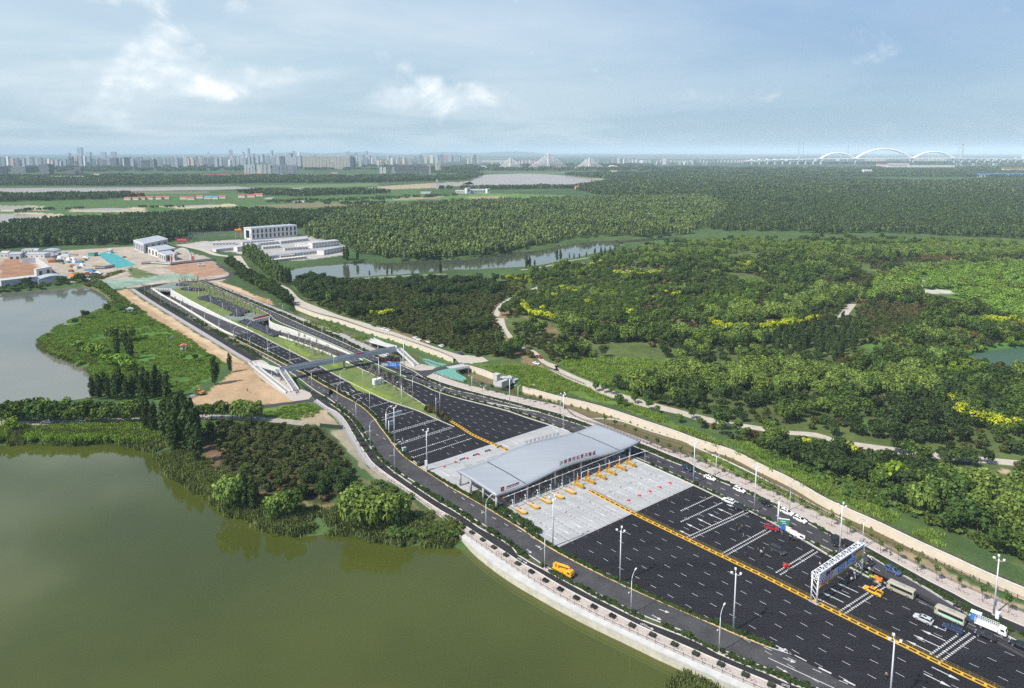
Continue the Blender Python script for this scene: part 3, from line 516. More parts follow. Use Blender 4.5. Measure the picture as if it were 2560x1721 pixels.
ribbon('park_road',spline(poly('C6',(1230,0),(1330,60),(1450,170),(1600,252),(1760,335),(1890,470),(2100,552),(2333,612))+poly('C5',(1300,103),(1700,222),(2000,332),(2110,385),(2250,430))),spline(poly('C6',(1370,0),(1410,60),(1480,150),(1650,240),(1830,312),(1960,430),(2150,510),(2333,580))+poly('C5',(1250,40),(1500,120),(1800,230),(2100,330),(2333,385))),.03,PATH)
sheet('park_road',poly('C10',(850,470),(1100,470),(1300,490),(1390,545),(1290,565),(1000,580),(950,520)),.034,PATH)
ribbon('park_path',spline(poly('C10',(1470,-20),(1560,100),(1640,230),(1720,350),(1960,430),(2090,570),(2333,690))+poly('C7',(170,205),(300,275),(420,325),(540,382),(700,432),(850,472),(1000,502),(1150,547),(1350,588),(1480,602),(1650,632))+poly('C11',(160,1050),(320,1100),(560,1150),(900,1200),(1400,1255),(1990,1308),(2500,1350))),spline(poly('C10',(1590,-20),(1620,100),(1710,230),(1790,340),(2000,410),(2150,550),(2333,612))+poly('C7',(220,190),(420,285),(480,307),(640,370),(760,407),(1000,470),(1150,510),(1350,557),(1510,580),(1700,612))+poly('C11',(160,1010),(320,1062),(560,1100),(900,1145),(1400,1200),(1990,1258),(2500,1300))),.038,PATH,n=160)
for A in([('X5',1400,600),('X5',1425,540),('X5',1470,500),('X5',1580,450),('X5',1700,400)],[('X5',330,370),('X5',600,350),('X5',850,336),('X5',1080,325)],[('X5',1560,300),('X5',1700,280),('X5',1870,240),('X5',2000,220)],[('X5',2000,335),('X5',2150,312),('X5',2333,292)],[('X6',1225,620),('X6',1250,585),('X6',1290,535)],[('X6',1620,465),('X6',1700,435),('X6',1720,390),('X6',1640,350),('X6',1500,310)]):
 l=spline([Q(*a)for a in A]);w={0:4.5,4:6.0}.get(0 if A[0][1]==1400 else(4 if A[0][1]==1225 else 9),2.6)
 ribbon('park_path',offset(l,w/2),offset(l,-w/2),.05,PATH)
l=spline(poly('C8',(-80,190),(0,192),(300,188),(560,178),(700,172),(800,150),(1010,160),(1280,172),(1500,195)));ribbon('lake_road',offset(l,2.6),offset(l,-2.6),.056,mat('pale_lane',(0.30,0.27,0.22),.9,var=.2,scale=.3,coord='World'))
l=spline(poly('E8',(560,320),(800,370),(950,420),(1100,440),(1170,520),(1250,560)));ribbon('compound_road',offset(l,4),offset(l,-4),.062,PATH)
# ================================================================== shared object materials
STEEL=mat('galvanised_steel',(0.50,0.52,0.54),.45,.35);WPAINT=mat('white_painted_steel',(0.74,0.75,0.76),.45);GREYC=mat('grey_concrete',(0.40,0.40,0.39),.85,var=.12,scale=.8)
LEDGE=mat('pale_wall_concrete',(0.47,0.465,0.44),.85,var=.14,scale=.35,coord='World');FACEC=mat('stained_wall_concrete',(0.46,0.43,0.35),.9,var=.22,scale=.5,coord='World')
CREAM=mat('cream_render',(0.60,0.52,0.42),.9,var=.10,scale=.25,coord='World');WALLW=mat('white_render',(0.60,0.59,0.565),.85,var=.08,scale=.3,coord='World')
BLACKP=mat('black_plastic',(0.018,0.018,0.02),.5);NAVY=mat('navy_paint',(0.03,0.045,0.14),.5);BROWNR=mat('brown_rail_paint',(0.13,0.085,0.06),.7);YELP=mat('yellow_paint',(0.64,0.365,0.035),.5);ORANGEP=mat('orange_plastic',(0.80,0.25,0.02),.5)
REDP=mat('red_plastic',(0.60,0.04,0.03),.5);PINKP=mat('faded_red_plastic',(0.58,0.30,0.29),.6);GREENP=mat('sign_green',(0.02,0.26,0.14),.5);BLUEP=mat('sign_blue',(0.02,0.17,0.62),.5);DARKG=mat('dark_glass',(0.015,0.018,0.022),.12,spec=.6);TYRE=mat('tyre_rubber',(0.015,0.015,0.015),.85)
LAMPG=mat('lamp_glass',(0.75,0.75,0.70),.25);DREDP=mat('dark_red_paint',(0.30,0.02,0.03),.5);SCREEN=mat('unlit_led_screen',(0.012,0.010,0.02),.4)
def stripes(name,a,b,n=2.2,tilt=(1,0,1)):
 m=bpy.data.materials.new(name);m.use_nodes=True;nt=m.node_tree;L=nt.links;p=nt.nodes['Principled BSDF'];p.inputs['Roughness'].default_value=.6
 sp=N(nt,'ShaderNodeSeparateXYZ');L.new(N(nt,'ShaderNodeTexCoord').outputs['Object'],sp.inputs[0])
 v=math_(nt,'ADD',math_(nt,'ADD',math_(nt,'MULTIPLY',sp.outputs[0],tilt[0]*n),math_(nt,'MULTIPLY',sp.outputs[1],tilt[1]*n)),math_(nt,'MULTIPLY',sp.outputs[2],tilt[2]*n))
 L.new(mixc(nt,math_(nt,'GREATER_THAN',math_(nt,'FRACT',v),.5),a,b),p.inputs['Base Color']);return m
STRIPE=stripes('black_and_yellow_stripes',(0.66,0.37,0.025),(0.02,0.02,0.02),1.5,(1,1,.6))
STRIPES_S=stripes('narrow_black_and_yellow_stripes',(0.78,0.43,0.02),(0.02,0.02,0.02),2.0,(1,0,1))
# ================================================================== road markings
mk_w,mk_y=MB(),MB()
ZM=.040
def quad_on(mb,a,b,w,z=ZM):
 t=(b-a);t.z=0
 if t.length<1e-4:return
 t.normalize();n=Vector((-t.y,t.x,0))*(w/2)
 mb.add([(p.x,p.y,z)for p in(a+n,a-n,b-n,b+n)],[(0,1,2,3)])
def dashes(P,on=2.0,gap=4.0,w=.125,mb=None,z=ZM,start=0.0):
 D=arc(P);s=start
 while s+on<D[-1]:
  quad_on(mb or mk_w,at_len(P,D,s)[0],at_len(P,D,s+on)[0],w,z);s+=on+gap
def solid(P,w=.2,mb=None,z=ZM):
 A,B=offset(P,w/2),offset(P,-w/2);m=mb or mk_w
 V=[q for a,b in zip(A,B)for q in((a.x,a.y,z),(b.x,b.y,z))]
 m.add(V,[(2*i,2*i+1,2*i+3,2*i+2)for i in range(len(P)-1)])
def rumble(a,b,rows=1,mb=None,pitch=.95,sz=.50,dep=.55):
 d=(b-a);L=d.length;d.normalize();n=Vector((-d.y,d.x,0))
 if n.dot(Vector((-.64,.77,0)))<0:n=-n
 for r in range(rows):
  k=int(L/pitch)
  for i in range(k):
   p=a+d*(i*pitch+.2+(.3 if r%2 and rows>2 else 0))+n*r*1.35;quad_on(mb or mk_w,p,p+d*sz,dep)
def arrow(a,b,w=.28,head=.85,z=ZM,turn=0):
 t=(b-a).normalized();n=Vector((-t.y,t.x,0));L=(b-a).length;q=a+t*(L*.62)
 quad_on(mk_w,a,q,w,z);mk_w.add([(p.x,p.y,z)for p in(q+n*head*.62,q-n*head*.62,b)],[(0,1,2)])
 if turn:mk_w.add([(p.x,p.y,z)for p in(q+n*turn*1.3-t*.4,q-t*.9,q+t*.3)],[(0,1,2)if turn<0 else(0,1,2)])
L_bar=line(C('C1',(1325,808),(1700,1003)),C('C2',(500,1352),(900,1545)),C('C3',(325,1078),(608,1213),(925,1370),(1265,1530),(1700,1740)));L_bar+=[L_bar[-1]+(L_bar[-1]-L_bar[-5]).normalized()*k*8 for k in range(1,14)]
L_baru=line(C('C12',(1960,590),(2150,705),(2333,825)),C('C1',(300,290),(600,452)))
bd=(L_bar[-1]-L_bar[0]).normalized();lane_dir=Vector((-bd.x,-bd.y,0))
half=(Q('C1',1695,1003).xy-Q('C1',1062,1312).xy).length;lw=half/6.0
edge_l=cut(L_med,Q('C1',1062,1316),L_med[-1])
for k in range(1,6):
 st=Q('C1',1695,1003).lerp(Q('C1',1062,1312),k/6.0);P=[p for p in offset(L_bar,-lw*k)if(p-st).dot(bd)>1]
 dl=[p for p in P if(p-nearest(edge_l,p)[0]).dot(Vector((bd.y,-bd.x,0)))*1<-1.5 or p.y<175]
 P=[p for p in P]
 keep=[]
 for p in P:
  q,t=nearest(L_med,p);side=(p-q).dot(Vector((-t.y,t.x,0)))
  if side>2.0 or(p-L_med[-1]).dot(bd)>3:keep.append(p)
 if len(keep)>1:dashes(keep,z=ZM,start=(k*1.7)%6)
edge_r=cut(L_kR,Q('C1',2255,766),L_kR[-1])
n_r=6;half_r=(Q('C1',1695,1003).xy-Q('C1',2255,766).xy).length;lwr=half_r/n_r
for k in range(1,n_r+1):
 st=Q('C1',1695,1003).lerp(Q('C1',2255,766),k/n_r);keep=[]
 for p in offset(L_bar,lwr*k):
  if(p-st).dot(bd)<1:continue
  q,t=nearest(L_kR,p)if(p-L_kR[-1]).dot(bd)<0 else nearest(L_r3r,p)
  if(p-q).dot(Vector((-t.y,t.x,0)))<-1.5:keep.append(p)
 if len(keep)>1:dashes(keep,start=(k*2.3)%6)
far_l,far_r=Q('C1',20,540),Q('C1',985,225);mid_far=Q('C1',452,378)
def fan(A0,A1,n,B0,B1,mb=None):
 for k in range(1,n):
  a=A0 .lerp(A1,k/n);b=B0 .lerp(B1,k/n);dashes([a.lerp(b,i/30)for i in range(31)],start=(k*2.1)%6)
fan(mid_far,far_l,5,Q('C12',1290,385),Q('C12',640,390));fan(mid_far,far_r,6,Q('C12',1800,560),Q('C10',760,985))
mainl=[cut(L_kM,Q('C6',1500,745),Q('C12',1390,415)),cut(L_med,Q('C6',1340,785),Q('C12',770,510))];a,b=(resample(x,60)for x in mainl)
for k in(1,2):dashes([p.lerp(q,k/3)for p,q in zip(a,b)],on=3.0,gap=5.0)
for P in mainl:solid(offset(P,.6 if P is mainl[1]else-.6),.15)
a,b=(resample(x,60)for x in(cut(L_rcl,Q('C5',560,215),Q('C5',1800,835)),cut(L_kR,Q('C5',560,120),Q('C10',760,975))))
for k in(1,2,3):dashes([p.lerp(q,k/4)for p,q in zip(a,b)],on=3.0,gap=5.0)
a,b=(resample(x,260)for x in(L_r2l_up+L_r2l,L_r2r_up+L_r2r))
dashes([p.lerp(q,.5)for p,q in zip(a,b)],w=.2);c4=offset(L_r2r,.45);solid(offset(L_r2r,.28),.18,mk_y);solid(offset(L_r2r,.75),.16,mk_y);solid(offset(L_r2r_up,.45),.2,mk_y);solid(offset(L_bike,.2),.16)
a,b=(resample(x,220)for x in(L_r3l,cut(L_r3r,L_r3r[0],Q('C3',580,572))));dashes([p.lerp(q,.5)for p,q in zip(a,b)],w=.2)
solid(offset(cut(L_r3r,Q('C3',420,490),L_r3r[-1]),-.5),.18);solid(offset(cut(L_kR,Q('C1',185,0),L_kR[-1]),-.45),.16)
solid([Q('C9',1365,805),Q('C9',1700,960),Q('C9',2150,1165),Q('C9',2500,1330)],.22);solid([Q('C9',1430,640),Q('C9',1830,845)],.3);solid([Q('C9',1400,683),Q('C9',1690,775)],.3)
for a,b in(((1490,690),(1560,725)),((1560,690),(1620,750)),((1600,735),(1680,770))):quad_on(mk_w,Q('C9',*a),Q('C9',*b),.5)
for a,b in(((1975,920),(2130,995)),((2280,1070),(2420,1140))):quad_on(mk_w,Q('C9',*a),Q('C9',*b),.5)
for(w,a,b,r)in(('C2',(5,822),(400,640),1),('C2',(5,948),(490,722),1),('C2',(110,1148),(800,830),2),('C2',(500,1350),(1120,1008),2),('C2',(1150,1560),(1595,1285),2),('C3',(30,915),(410,662),2),('C3',(900,1330),(1215,1098),3),('C12',(370,195),(640,130),1),('C12',(660,385),(1000,292),1),('C12',(865,592),(1400,438),1),('C12',(1025,805),(1770,588),2),('C12',(1180,975),(2040,705),2),('C12',(1310,1108),(2250,808),1),('C12',(1375,1195),(2333,882),1),('C5',(440,402),(600,370),2),('C5',(240,287),(380,258),2),('C5',(640,508),(800,480),2),('C5',(870,637),(1030,600),2)):
 rumble(Q(w,*a),Q(w,*b),r)
for w,a,b in[('C1',(2035,708),(1938,666)),('C1',(1948,744),(1840,698)),('C1',(1858,782),(1755,736)),('C1',(1770,820),(1668,774)),('C1',(1672,858),(1570,811)),('C1',(1582,897),(1478,848)),('C1',(1475,945),(1582,997)),('C1',(1375,990),(1480,1042)),('C1',(1270,1040),(1380,1094)),('C1',(1165,1090),(1268,1142)),('C1',(1050,1140),(1160,1197)),('C1',(945,1190),(1050,1250)),('C2',(600,865),(428,788)),('C2',(480,922),(316,848)),('C2',(360,985),(192,903)),('C2',(236,1046),(68,963)),('C2',(118,1107),(-10,1043)),('C2',(700,800),(530,742)),('G3',(1340,1190),(995,1033)),('G3',(1215,1272),(878,1116)),('G3',(1102,1350),(762,1187)),('G3',(988,1432),(650,1278)),('C3',(940,1150),(718,1048)),('C3',(880,1200),(648,1093)),('C3',(808,1250),(588,1143)),('C3',(940,1060),(820,1010)),('C3',(815,1380),(1067,1502)),('C3',(745,1440),(992,1562)),('C4',(1740,715),(1842,750)),('C4',(1672,770),(1764,822)),('C9',(1545,805),(1698,864)),('C9',(1465,910),(1608,992)),('C4',(455,130),(500,170)),('C4',(540,92),(590,118)),('C4',(418,244),(458,270)),('C4',(1622,884),(1688,912)),('C12',(260,110),(345,158)),('C12',(355,85),(435,130)),('C12',(450,62),(530,108)),('C1',(10,640),(90,685)),('C1',(1000,250),(1060,290)),('C1',(640,365),(700,398)),('C1',(540,395),(620,425))]:
 arrow(Q(w,*a),Q(w,*b),w=.24 if w in('C4','C9')else .3)
for a,b in(((2110,755),(2010,710)),((2090,795),(2000,755)),((1990,840),(1900,800))):quad_on(mk_w,Q('C1',*a),Q('C1',*b),.2)
def ring_on(mb,c,r0,r1,n=12,z=ZM):mb.add([(c.x+rr*math.cos(2*math.pi*k/n),c.y+rr*math.sin(2*math.pi*k/n),z)for rr in(r0,r1)for k in range(n)],[(k,(k+1)%n,n+(k+1)%n,n+k)for k in range(n)])
for w,x,y in(('C4',385,226),('C4',1590,866),('C9',1575,1140)):
 c=Q(w,x,y);d=nearest(L_bike,c)[1]
 for s in(-.55,.55):ring_on(mk_w,c+d*s,.38,.26)
 quad_on(mk_w,c-d*.5,c+d*.5,.12);quad_on(mk_w,c,c+Vector((-d.y,d.x,0))*.6,.12)
nose_px=[(765,1025),(878,978),(988,932),(1097,890),(1200,846),(1280,798),(1375,757),(1475,716),(1563,678),(1655,640),(1742,605)]
for i,(x,y)in enumerate(nose_px):
 if i==5:continue
 a=Q('C1',x+22,y+10);n=Vector((-bd.y,bd.x,0));far=a+bd*9
 for s in(-1,1):quad_on(mk_w,a+n*s*.9,far,.16)
 for k in range(4):c=a+bd*(k*1.7+.5);wdt=.85*(1-k*.2);quad_on(mk_w,c+n*wdt,c+bd*.9,.5);quad_on(mk_w,c-n*wdt,c+bd*.9,.5)
 quad_on(mk_w,far,far+bd*12,.18)
tag(mk_w.build('lane_markings',WHITE),kind='structure');tag(mk_y.build('lane_markings',YEL),kind='structure')
dm=MB();DIA=mat('dark_paving_inlay',(0.17,0.10,0.075),.85)
def diamonds(A,B,a,b,z,every=6.2,sc_=1.0):
 A=cut(A,a,b);Pm=[p.lerp(nearest(B,p)[0],.5)for p in A];D=arc(Pm);s=1.5
 while s<D[-1]-3:
  for k in(0,1.15,2.3):
   p,t=at_len(Pm,D,s+k);n=Vector((-t.y,t.x,0));q=[p+t*.62*sc_,p+n*.62*sc_,p-t*.62*sc_,p-n*.62*sc_]
   for i in range(4):quad_on(dm,q[i],q[(i+1)%4],.14,z)
  s+=every
diamonds(L_rail,L_side,Q('C4',5,100),L_rail[-1],.112);diamonds(L_rail3,L_h3,Q('C2',0,150),L_rail3[-1],.112,6.0);diamonds(L_rail,L_side,Q('C12',700,1380),Q('C4',5,100),.112)
tag(dm.build('paving_inlay',DIA),kind='structure')
kb=MB()
for P,o in((L_med,0),(cut(L_kR,Q('C5',1600,572),Q('C3',370,640)),0),(L_r3r,0),(L_bike,0),(L_r2l,0),(L_kM,0),(L_rcl,0),(L_r3l,0),(L_r2l_up,0),(L_side,0),(L_h3,0)):kb.wall(P,-.1,.19,.32)
tag(kb.build('kerb',KERB),kind='structure')
yk=MB();yk.wall(L_r2r,-.1,.2,.36);yk.wall(cut(L_r2r_up,Q('C6',1330,817),L_r2r_up[-1]),-.1,.2,.36);tag(yk.build('kerb',mat('yellowish_kerb',(0.60,0.42,0.20),.8,var=.15,scale=.5,coord='World')),kind='structure')
slab=MB()
for w,x,y in(('C4',645,330),('C4',1500,770),('C9',840,755),('C9',1030,500),('C4',1400,475),('C9',1260,930),('C12',470,655),('C12',700,1010),('C12',1100,1440),('C12',450,250)):slab.box(Q(w,x,y,.2),(2.2,1.3,.1),rz=math.atan2(bd.y,bd.x))
tag(slab.build('cover_slab',PAVING),kind='structure')
# ================================================================== walls, ramps, canal
L_wt=line(C('C1',(60,1105)),C('C4',(60,215),(300,385),(560,535),(800,668),(1100,820),(1400,960),(1700,1105),(2000,1240),(2333,1395)),C('C9',(800,1065),(1050,1175),(1300,1285)))
_t=(L_wt[-1]-L_wt[-6]).normalized();L_wt+=[L_wt[-1]+_t*k*10 for k in range(1,14)];_t=0
n=120;A=resample(cut(L_rail,Q('C1',60,1090),L_rail[-1]),n);B=resample(L_wt,n);t=empty('retaining_wall',A[n//2],0,'long pale concrete retaining wall between the cycle track and the green lake','wall')
mb=MB();off=A[n//2];mb.loft([[(a.x-off.x,a.y-off.y,.12),(a.x-off.x,a.y-off.y,-.5),(b.x-off.x,b.y-off.y,-.5),(b.x-off.x,b.y-off.y,.02)]for a,b in zip(A,B)]);mb.build('ledge',LEDGE,t)
mb=MB();A2=[b.lerp(a,.5)for a,b in zip(A,B)];Bi=[b.lerp(a,.06)for a,b in zip(A,B)];mb.loft([[(a.x-off.x,a.y-off.y,-.5),(a.x-off.x,a.y-off.y,-5),(b.x-off.x,b.y-off.y,-5),(b.x-off.x,b.y-off.y,-.5)]for a,b in zip(A2,Bi)]);mb.build('wall_face',FACEC,t)
def simple_wall(name,P,z0,z1,th,m,label,cat='wall',cope=None):
 o=P[len(P)//2];t=empty(name,(o.x,o.y,0),0,label,cat);mb=MB();mb.wall([p-Vector((o.x,o.y,0))for p in P],z0,z1,th);mb.build('wall_face',m,t)
 if cope:
  mb=MB();z1l=z1 if isinstance(z1,(list,tuple))else[z1]*len(P);mb.wall([p-Vector((o.x,o.y,0))for p in P],list(z1l),[z+.15 for z in z1l],th+.15);mb.build('coping',cope,t)
 return t
ca=cut(L_wall_a,L_wall_a[0],Q('C5',2060,380));simple_wall('canal_wall',ca,-5,.02,.7,CREAM,'sunlit cream canal wall below the parked cars on the park road',cope=KERB)
simple_wall('canal_wall',cut(L_wall_b,L_wall_b[0],Q('C10',1500,740)),-5.5,.02,.7,CREAM,'short cream canal wall between the culvert and the sluice house',cope=KERB)
simple_wall('canal_wall',cut(L_wall_b,Q('C10',1840,885),L_wall_b[-1]),-5.5,.02,.7,CREAM,'long cream canal wall running from the sluice house past the toll plaza',cope=KERB)
L_wk=line(C('C1',(400,20),(700,80),(1000,128),(1230,168)),C('T6',(1000,60),(1640,260),(2221,440)),C('C2',(100,45),(470,215),(830,385),(1300,620)),C('C2',(1600,780),(1900,930)))
tag(MB().wall(L_wk,-.1,.3,.4).build('low_kerb_wall',KERB),'long low white kerb wall across the sand strip beside the canal','kerb wall')
def ramp(L,Rr,d,nm,red_label):
 n=60;A=resample(L,n);B=resample(Rr,n);zs=[-d*(1-min(1,i/(n-4))**1.15)if i<n-4 else .018 for i in range(n)]
 back=[extend_back(L,34),extend_back(Rr,34)]
 ribbon('tunnel_approach',[back[0]]+A,[back[1]]+B,[-d]+zs,A_FRT,n=n+1)
 c=[p.lerp(q,.5)for p,q in zip(A,B)];mbm=MB()
 for f in(.36,.66):
  P=[p.lerp(q,f)for p,q in zip(A,B)]
  for i in range(2,n-2):
   t=(P[i+1]-P[i]).normalized();q=Vector((-t.y,t.x,0))*.14;a,b=P[i],P[i+1]
   mbm.add([(a.x+q.x,a.y+q.y,zs[i]+.05),(a.x-q.x,a.y-q.y,zs[i]+.05),(b.x-q.x,b.y-q.y,zs[i+1]+.05),(b.x+q.x,b.y+q.y,zs[i+1]+.05)],[(0,1,2,3)])
 tag(mbm.build('lane_markings',WHITE),kind='structure');return A,B,zs
A1,B1,z1=ramp(R1L,R1R,6.6,'r1','');A2_,B2_,z2=ramp(R2L,R2R,6.0,'r2','')
def ramp_wall(P,zs,label,top=.9,flip=1,red=True):
 o=P[len(P)//2];o=Vector((o.x,o.y,0));t=empty('ramp_wall',o,0,label,'wall');L=[p-o for p in offset(P,.35*flip)]
 MB().wall(L,[z-.5 for z in zs],[max(.05,z+.1)*0+top*.35 for z in zs],.6).build('wall_face',WALLW,t)
 MB().wall(L,[top*.35]*len(L),[top]*len(L),.35).build('parapet',mat('parapet_concrete',(0.60,0.60,0.52),.85,var=.1,scale=.5),t)
 if red:
  k=22;MB().wall([p-o for p in offset(P,-.03*flip)][:k],[z+.3 for z in zs][:k],[z+1.3 for z in zs][:k],.06).build('red_band',REDP,t)
ramp_wall(B1,z1,'white wall right of the left tunnel ramp, with a red band near the portal',.5,-1);ramp_wall(A1,z1,'pale parapet wall between the left tunnel ramp and the frontage road',1.0,1,False)
ramp_wall(B2_,z2,'white wall right of the ramp under the red banner',.6,-1);ramp_wall(A2_,z2,'parapet wall between the lawn and the right tunnel ramp',.9,1,False)
def portal(a,b,d,label,mb_label,banner=False):
 ax=(b-a).normalized();w=(b-a).length;rz=math.atan2(ax.y,ax.x);c=a.lerp(b,.5);t=empty('tunnel_portal',(c.x,c.y,0),rz,label,'tunnel portal')
 MB().box((0,0,-.35),(w+2,1.4,2.6)).build('lintel',GREYC,t)
 for k in range(8):MB().box((-w/2+(k+.7)*w/8,-.9,.1),(w/8*.55,.5,.9)).build('fascia_block',WALLW,t)
 for s in(-1,1):MB().box((s*(w/2+.5),0,-d/2-.8),(1.0,1.4,d-1.6)).build('jamb',GREYC,t)
 MB().box((0,17,.0),(w+6,33,.16)).build('roof_slab',mat('dusty_slab',(0.17,0.20,0.17),.9,var=.4,scale=.3),t)
 for s in(-1,1):MB().box((s*(w/2+.8),17,-d/2),(.6,33,d)).build('tunnel_wall',GREYC,t)
 MB().box((0,33.8,-d/2),(w+3,.6,d)).build('dark_end_plate',BLACKP,t)  # black plate closing the bore, painted dark in place of the unlit tunnel beyond
 return t
p1a,p1b=(A1[0],B1[0]);portal(p1a,p1b,6.6,'grey concrete mouth of the left tunnel tube at the top of the road','')
t2=portal(A2_[0],B2_[0],6.0,'tunnel mouth under a red banner, right of the netted shrubs','')
w2=(B2_[0]-A2_[0]).length
bn=empty('banner',t2 .location+Vector((0,0,1.0)),t2 .rotation_euler.z,'long red banner mounted above the right tunnel mouth','banner');MB().box((0,-.5,1.1),(w2*.9,.1,1.6)).build('banner_cloth',REDP,bn)
for x in(-.45,-.15,.15,.45):MB().box((x*w2,-.4,.5),(.15,.15,2.2)).build('post',STEEL,bn)
# ================================================================== railings
def railing(P,label,spacing=2.1,h=1.15,post_m=NAVY,rail_m=mat('champagne_rail',(0.52,0.47,0.40),.5),rails=(1.1,.25),z=.1,pr=.06,name='railing',cat='railing',maxposts=100,rr=.045):
 D=arc(P);n=int(D[-1]/spacing);k0=0
 if n>maxposts:spacing=D[-1]/maxposts;n=maxposts
 o=P[len(P)//2];o=Vector((o.x,o.y,0));t=empty(name,o,0,label,cat);base=None
 Pn=[p-o for p in P]
 for r in rails:MB().wall([Vector((p.x,p.y,0))for p in Pn],z+r-rr,z+r+rr,rr*2).build('rail',rail_m,t)
 for i in range(n+1):
  p,d=at_len(Pn,D,i*spacing)
  if base is None:base=MB().box((0,0,h/2),(pr*2,pr*2,h)).build('post',post_m,t);q=base
  else:q=base.copy();COL.objects.link(q)
  q.location=(p.x,p.y,z)
 return t
railing(cut(L_rail,Q('C1',0,1030),L_rail[-1]),'navy posts and pale rail along the top of the lake wall')
railing(cut(L_rail,L_rail[0],Q('C1',0,1030)),'navy post railing round the shrub plot, upstream of the lake wall')
railing(L_rail_up,'dark post railing between the grey pavement and the sand slope',2.6)
i3=len(L_rail3)//2
railing(L_rail3[:i3],'brown post railing along the right pavement behind the canopy',2.3,post_m=BROWNR,rail_m=BROWNR,rails=(.95,.3));railing(L_rail3[i3-1:],'brown post railing along the right pavement beside the parked white cars',2.3,post_m=BROWNR,rail_m=mat('pale_brown_rail',(0.36,0.29,0.25),.6),rails=(1.0,.3))
railing(L_rail3_up,'brown post railing along the pavement above the right tunnel ramp',3.2,post_m=BROWNR,rail_m=BROWNR,rails=(.95,.3))
RB=mat('dark_brown_rail',(0.085,0.060,0.045),.8)
def fence_b(P,label,sp=1.9,h=1.1):railing(P,label,sp,h,RB,RB,(.95,.55),.02,.08,'fence','fence',100,.05)
fence_b(offset(ca,-.2),'brown fence on top of the canal wall beside the parked cars',1.9);fence_b(offset(cut(L_wall_b,Q('C10',1090,600),Q('C10',1500,740)),.3),'brown fence between the culvert and the sluice house')
wb=cut(L_wall_b,Q('C10',1840,885),L_wall_b[-1]);nb=cut(L_near_b,Q('C10',1250,840),L_near_b[-1]);h1=len(wb)//2;h2=len(nb)//2
fence_b(offset(wb[:h1],.5),'brown fence on the far canal bank behind the canopy');fence_b(offset(wb[h1-1:],.5),'brown fence on the far canal bank below the willows');fence_b(nb[:h2],'brown fence on the near canal bank behind the canopy');fence_b(nb[h2-1:],'brown fence on the near canal bank right of the parked cars')
fence_b(spline(poly('C7',(150,200),(300,268),(420,318))),'brown fence on the canal side of the park path, by the white car',2.2);fence_b(spline(poly('C7',(215,182),(330,235),(480,300))),'brown fence on the park side of the path, below the red car',2.2)
fence_b(offset(cut(L_near_a,Q('C5',1060,130),L_near_a[-1]),-.5),'brown fence along the grassed canal bed beyond the footbridge',3)
# ================================================================== median barrier
def barrier(P,label,pitch=2.05):
 o=Vector((P[0].x,P[0].y,0));t=empty('median_barrier',o,0,label,'barrier');Pn=[p-o for p in P];D=arc(Pn);n=int(D[-1]/pitch)
 for s in(-.55,.55):MB().wall(offset(Pn,s),.02,.30,.13).build('kerb_rail',YELP,t)
 MB().wall(Pn,.02,.10,.9).build('base',BLACKP,t)
 b0=None;pitch=max(pitch,D[-1]/99);n=int(D[-1]/pitch)
 for i in range(n):
  p,d=at_len(Pn,D,(i+.5)*pitch);rz=math.atan2(d.y,d.x)
  if b0 is None:b0=MB().box((0,0,.21),(.62,.95,.24)).build('yellow_block',YELP,t);q=b0
  else:q=b0 .copy();COL.objects.link(q)
  q.location=(p.x,p.y,.02);q.rotation_euler=(0,0,rz)
 return t
barrier(L_bar,'long yellow and black median barrier running to the bottom right corner');barrier(L_baru,'short yellow median barrier between the planted island and the canopy')
OLIVE=mat('dull_yellow_mesh',(0.24,0.18,0.05),.6)
def mesh_fence(P,label,h=1.15):
 o=Vector((P[0].x,P[0].y,0));t=empty('mesh_fence',o,0,label,'fence');Pn=[p-o for p in P];D=arc(Pn);n=min(95,int(D[-1]/2.0))
 for z in(.4,.75,h):MB().wall(Pn,z-.018,z+.018,.03).build('rail',OLIVE,t)
 m=MB();k=int(D[-1]/.5)
 for i in range(k):p,d=at_len(Pn,D,i*D[-1]/k);m.box((p.x,p.y,.72),(.03,.03,.8))
 m.build('wire_infill',OLIVE,t)['kind']='stuff'
 b0=None
 for i in range(n+1):
  p,d=at_len(Pn,D,i*D[-1]/n)
  if b0 is None:b0=MB().box((0,0,.65),(.09,.09,1.3)).build('post',OLIVE,t);q=b0
  else:q=b0 .copy();COL.objects.link(q)
  q.location=(p.x,p.y,0)
mesh_fence(offset(L_bar,.75),'fine dull yellow fence standing on the long median barrier');mesh_fence(offset(cut(L_baru,Q('C1',450,370),L_baru[-1]),0),'fine dull yellow fence behind the canopy')
# ================================================================== lettering
def glyphs(txt,size,depth=.06,bold=.0):
 cu=bpy.data.curves.new('lettering','FONT');cu.body=txt;cu.size=size;cu.align_x='CENTER';cu.align_y='CENTER';cu.extrude=depth;cu.offset=bold;cu.resolution_u=2
 o=bpy.data.objects.new('lettering',cu);COL.objects.link(o);dg=bpy.context.evaluated_depsgraph_get();me=bpy.data.meshes.new_from_object(o.evaluated_get(dg));bpy.data.objects.remove(o);return me
def letter(txt,size,m,parent,loc,name='lettering',depth=.06,bold=.0,rot=(math.pi/2,0,0)):
 me=glyphs(txt,size,depth,bold);me.materials.clear();me.materials.append(m);o=bpy.data.objects.new(name,me);COL.objects.link(o);o.parent=parent;o.location=loc;o.rotation_euler=rot;return o
def px_up(p):
 """metres per photo pixel, upright, at a ground point"""
 a=p.y*math.cos(PITCH)+(H-p.z)*math.sin(PITCH)
 return a/F/math.cos(PITCH)
